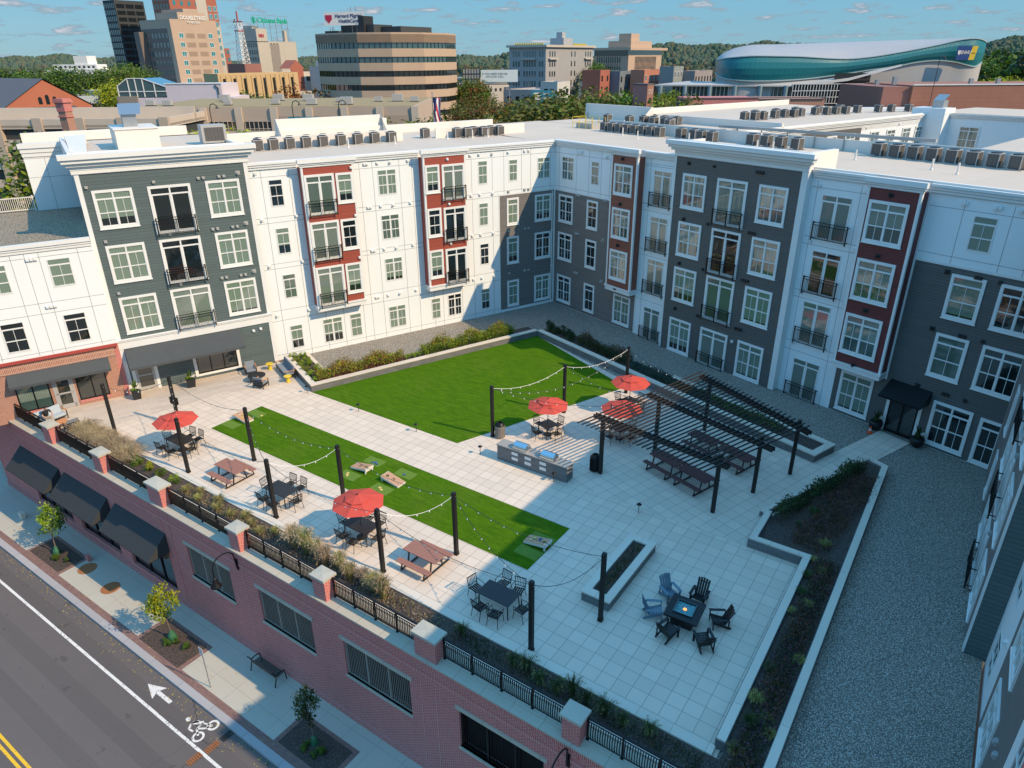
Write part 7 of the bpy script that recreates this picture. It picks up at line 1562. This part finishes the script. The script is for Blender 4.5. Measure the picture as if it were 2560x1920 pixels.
for k in range(34):
    D = q.uniform(285,420); l_ = q.uniform(-.74,-.16) if k % 3 else q.uniform(-.06,.26); vx, vy = (-math.sin(phi)*D+math.cos(phi)*l_*D, math.cos(phi)*D+math.sin(phi)*l_*D); W, L_ = q.uniform(8,18), q.uniform(12,26); c_ = q.choice([(.40,.17,.11),(.50,.42,.33),(.34,.14,.10),(.44,.40,.36),(.56,.50,.42),(.30,.26,.23)])
    t, FL, FRt, h = bld('low_building', 'small flat roofed city building among the trees between the larger blocks', vx, vy, W, L_, q.uniform(2,9.5) if l_ < 0 else q.uniform(2,8), bm_('fill%d' % (k % 6), [(.40,.17,.11),(.50,.42,.33),(.34,.14,.10),(.44,.40,.36),(.56,.50,.42),(.30,.26,.23)][k % 6])); t['group'] = 'small flat roofed city buildings among the trees'
    wins(t, FX, rng(1.5,L_-3,max(2,int(L_/3.5))), [h-3,h-6.6], 1.5, 1.7, GD); wins(t, FL, rng(1.5,W-3,max(2,int(W/3.5))), [h-3,h-6.6], 1.5, 1.7, GD)
    if k % 2: part(t,'rooftop_box',M['grey_box'],(-W*.6,-W*.35,L_*.3,L_*.5,h,h+1.8))
t = thing('green_roof_shed','low market hall with a bright green roof edge','building',(-297,132,ZG),R(34.7)); part(t,'wall',bm_('darktower',(.045,.05,.05)),(0,34,0,16,0,15)); part(t,'green_fascia',plain('bright_green',(.03,.42,.06),.6,.05),(0,34,-.5,0,14.2,17))
t = thing('white_hospital','long white stepped building far left on the hillside','building',(-742,335,ZG),R(34.7)); WW = bm_('purewhite',(.78,.76,.72)); part(t,'wall',WW,(-4,52,0,20,0,20),(4,44,1,19,20,24),(24,36,2,18,24,31)); wins(t, I, rng(0,48,13), [11,15.5], 2.0, 2.0, GD); wins(t, T(0,1,0), rng(6,40,9), [21], 2.0, 1.8, GD)
# street lamps on the garage side
for i, (x, y, zt) in enumerate([(-118,96,13.0),(-111,101.5,13.0),(-130,86,12.6),(-23,240,20)]):
    t = thing('street_lamp', ['dark street lamp in front of the garage sign','dark street lamp at the right end of the garage','dark street lamp in front of the garage windows','tall thin lamp in front of the brick annex'][i], 'street lamp', (x,y,ZG)); b = MB(); hh = zt-ZG; b.tube([(0,0,0),(0,0,hh-1),(.2,.15,hh-.2),(.7,.5,hh),(1.2,.85,hh-.4)], .09, 6); b.build('pole', M['dark_metal'], t); b = MB(); b.lathe([(.1,hh-.4),(.35,hh-.9),(.05,hh-.9)], 8, (1.2,.85)); b.build('lamp_head', M['dark_metal'], t)

# ------------------------------------------------------------------ trees of the city and the hills
rg = random.Random(21)
fh_ = Vector((-math.sin(phi), math.cos(phi), 0)); rt_ = Vector((math.cos(phi), math.sin(phi), 0))
def at(D, lat): v = fh_*D+rt_*lat; return v.x, v.y
def far_trees(n, D0, D1, l0, l1, h0, h1, mats, label, group, keys=('mid_a','mid_b')):
    for k in range(n):
        D = rg.uniform(D0,D1); lat = (l0+(l1-l0)*(k+rg.uniform(.1,.9))/n)*D; x, y = at(D, lat); h_ = rg.uniform(h0,h1); r_ = h_*rg.uniform(.36,.48)
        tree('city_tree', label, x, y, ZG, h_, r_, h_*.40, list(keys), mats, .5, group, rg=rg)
far_trees(8, 118, 130, .036, .114, 21.0,23.2, ['olive','green'], 'full green tree rising behind the white parapet left of the brick tower', 'green trees left of the brick tower')
far_trees(5, 128, 140, .108, .165, 21.5,24, ['green','olive'], 'green tree just left of the narrow brick tower', 'green trees beside the brick tower')
far_trees(4, 132, 142, .19, .235, 19.5,21.5, ['olive','lime'], 'olive tree between the brick tower and the arena', 'olive trees by the arena canopy')
far_trees(4, 112, 122, -.022, .030, 17.5,20.5, ['olive','orange'], 'thin yellowing tree in front of the distant street', 'thin yellowing trees by the distant street')
far_trees(4, 100, 108, -.166, -.106, 18.5,20.5, ['olive','lime'], 'yellow green tree between left wing and octagonal office', 'yellow green trees left of the flag')
far_trees(1, 112, 113, -.172, -.168, 17.5,18, ['orange','olive'], 'small orange tree at the foot of the octagonal office', None)
far_trees(2, 110, 116, -.455, -.39, 17.4,18.2, ['yellow','lime'], 'small bright yellow tree poking up in front of the garage', 'bright yellow trees before the garage')
far_trees(1, 92, 93, -.612, -.608, 19,19.6, ['green','lime'], 'green tree beside the tall brick chimney', None)
far_trees(1, 225, 226, -.276, -.272, 21,21.5, ['autumn','olive'], 'large red autumn tree beside the octagonal office', None, ('near_a',)); far_trees(4, 228, 234, -.37, -.335, 17,19.5, ['green','dark'], 'dark green tree in front of the yellow tan building', 'green trees before the yellow tan building')
far_trees(16, 255, 300, -.70, -.565, 22,27, ['green','dark'], 'tree in the green belt at the far left of the skyline', 'trees in the far left green belt'); far_trees(5, 280, 300, -.535, -.485, 24,28, ['green','olive'], 'tree between the white building and the dark tower', 'trees left of the dark tower')
far_trees(4, 246, 262, -.535,-.50, 20,22, ['yellow','olive'], 'yellowing tree at the foot of the dark tower', 'yellowing trees left of the dark tower'); far_trees(5, 245, 275, -.72, -.655, 19,22, ['orange','autumn'], 'orange autumn tree at the far left edge', 'orange trees at the far left edge')
far_trees(7, 245, 280, -.071, -.040, 18,23, ['green','autumn'], 'tree right of the octagonal office', 'trees right of the octagonal office'); far_trees(9, 190, 225, -.068, .03, 15,19, ['olive','autumn'], 'reddish brown small tree along the distant street', 'small trees along the distant street')
far_trees(4, 340, 380, .107, .122, 23,27, ['green','dark'], 'dark tree between the two big stone and beige blocks', 'dark trees between stone and beige blocks'); far_trees(6, 262, 285, .15, .235, 15,18, ['lime','green'], 'low green tree in front of the row buildings', 'low green trees before the row buildings')
far_trees(14, 330, 420, .595, .70, 25,32, ['green','dark'], 'tree on the slope right of the arena', 'trees right of the arena', ('mid_a','far_b')); far_trees(4, 290, 310, .60, .68, 18,21, ['yellow','olive'], 'bright yellow green tree behind the brick annex', 'yellow trees behind the annex')
# distant town: many small houses and trees half hidden, a mass nobody could count
b = MB(); rg2 = random.Random(5)
for k in range(900):
    D = rg2.uniform(430,1900); lat = rg2.uniform(-.75,.75)*D; x, y = at(D, lat); w_ = rg2.uniform(6,16); l_ = rg2.uniform(6,18); h_ = rg2.uniform(5,9); m_ = rg2.choice([0,0,1,2,3]); b.box(x,x+w_,y,y+l_,ZG,ZG+h_,m_)
    b.v += [(x-.4,y-.4,ZG+h_),(x+w_+.4,y-.4,ZG+h_),(x+w_+.4,y+l_+.4,ZG+h_),(x-.4,y+l_+.4,ZG+h_),(x+w_/2,y,ZG+h_+3),(x+w_/2,y+l_,ZG+h_+3)]; n = len(b.v)-6
    for q in ((n,n+1,n+4),(n+1,n+2,n+5,n+4),(n+2,n+3,n+5),(n+3,n,n+4,n+5)): b.f.append(q); b.m.append(4)
tag(b.build('distant_town', [bm_('whitish',(.6,.55,.47)), bm_('greyc',(.4,.4,.4)), RB, TN, bm_('slate',(.12,.115,.12))]), 'hazy mass of small houses between the city blocks and the wooded hills', 'town', kind='stuff')
def woods(name, label, n, Dr, lr, hr, mats, seed, zf=None):
    b = MB(); q = random.Random(seed)
    for k in range(n):
        D = q.uniform(*Dr); lat = q.uniform(*lr)*D; x, y = at(D, lat); h_ = q.uniform(*hr); z0_ = ZG+(zf(D, lat/D) if zf else 0); r0 = h_*.42; m_ = q.choice(range(len(mats))); top_ = (x,y,z0_+h_); mid = []; low = []
        for j in range(7): a = j*.898+q.uniform(-.3,.3); rr = r0*q.uniform(.7,1.2); mid.append((x+rr*math.cos(a), y+rr*math.sin(a), z0_+h_*q.uniform(.45,.65))); low.append((x+rr*.8*math.cos(a), y+rr*.8*math.sin(a), z0_))
        up_ = [(x+(m2[0]-x)*.6+q.uniform(-.6,.6), y+(m2[1]-y)*.6, z0_+h_*q.uniform(.8,.95)) for m2 in mid]; n0 = len(b.v); b.v += low+mid+up_+[top_]
        for j in range(7):
            j2 = (j+1) % 7; b.f += [(n0+j,n0+j2,n0+7+j2,n0+7+j),(n0+7+j,n0+7+j2,n0+14+j2,n0+14+j),(n0+14+j,n0+14+j2,n0+21)]; b.m += [m_]*3
    return tag(b.build(name, mats), label, 'woods', kind='stuff')
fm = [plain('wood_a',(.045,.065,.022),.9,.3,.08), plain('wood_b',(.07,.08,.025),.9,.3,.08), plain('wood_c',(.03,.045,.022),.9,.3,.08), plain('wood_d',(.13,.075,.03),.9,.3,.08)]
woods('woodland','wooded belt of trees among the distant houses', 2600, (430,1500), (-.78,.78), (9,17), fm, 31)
HP = [(-.80,28),(-.62,20),(-.48,16),(-.36,8),(-.22,6),(-.08,14),(.02,22),(.10,14),(.17,38),(.22,46),(.30,50),(.42,42),(.60,44),(.64,60),(.80,50)]
def ridge(l_):
    for (a, za), (c, zc) in zip(HP, HP[1:]):
        if a <= l_ <= c: f = (l_-a)/(c-a); f = f*f*(3-2*f); return za+(zc-za)*f
    return HP[0][1] if l_ < HP[0][0] else HP[-1][1]
def hz(D, l_): f = max(0., min(1., (D-1500)/1400)); f = f*f*(3-2*f); return (ridge(l_)-ZG+5*math.sin(l_*40)+4*math.sin(l_*97+1))*f
b = MB(); NU, NV = 150, 14
for j in range(NV+1):
    for i in range(NU+1): l_ = -.85+1.7*i/NU; D = 1450+1650*j/NV; x, y = at(D, l_*D); b.v.append((x, y, ZG+hz(min(D,2900), l_)-.5))
for j in range(NV):
    for i in range(NU): a = j*(NU+1)+i; b.f.append((a,a+1,a+NU+2,a+NU+1)); b.m.append(0)
struct('hills', b, plain('hazy_hill_wood',(.075,.105,.07),.9,.3,.02))  # distance haze is mixed into this colour and the woods below
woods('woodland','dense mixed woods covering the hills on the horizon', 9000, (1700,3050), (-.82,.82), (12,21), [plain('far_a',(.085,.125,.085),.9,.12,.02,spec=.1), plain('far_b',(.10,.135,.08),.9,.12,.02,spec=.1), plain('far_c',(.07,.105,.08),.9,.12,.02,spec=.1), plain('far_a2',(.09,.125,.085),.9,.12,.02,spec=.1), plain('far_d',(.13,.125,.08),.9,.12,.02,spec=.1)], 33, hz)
# traffic signals and a few parked cars on the distant street
for i, (D, l_) in enumerate([(150,.005),(152,.02)]):
    x, y = at(D, l_*D); t = thing('traffic_light', ['yellow traffic signal box, left of the two above the distant street','yellow traffic signal box, right of the two above the distant street'][i], 'traffic light', (x,y,ZG)); part(t,'mast',M['dark_metal'],(-.08,.08,-.08,.08,0,14.5)); part(t,'signal_box',M['yellow'],(-.5,.5,-.3,.3,12.4,14.6))
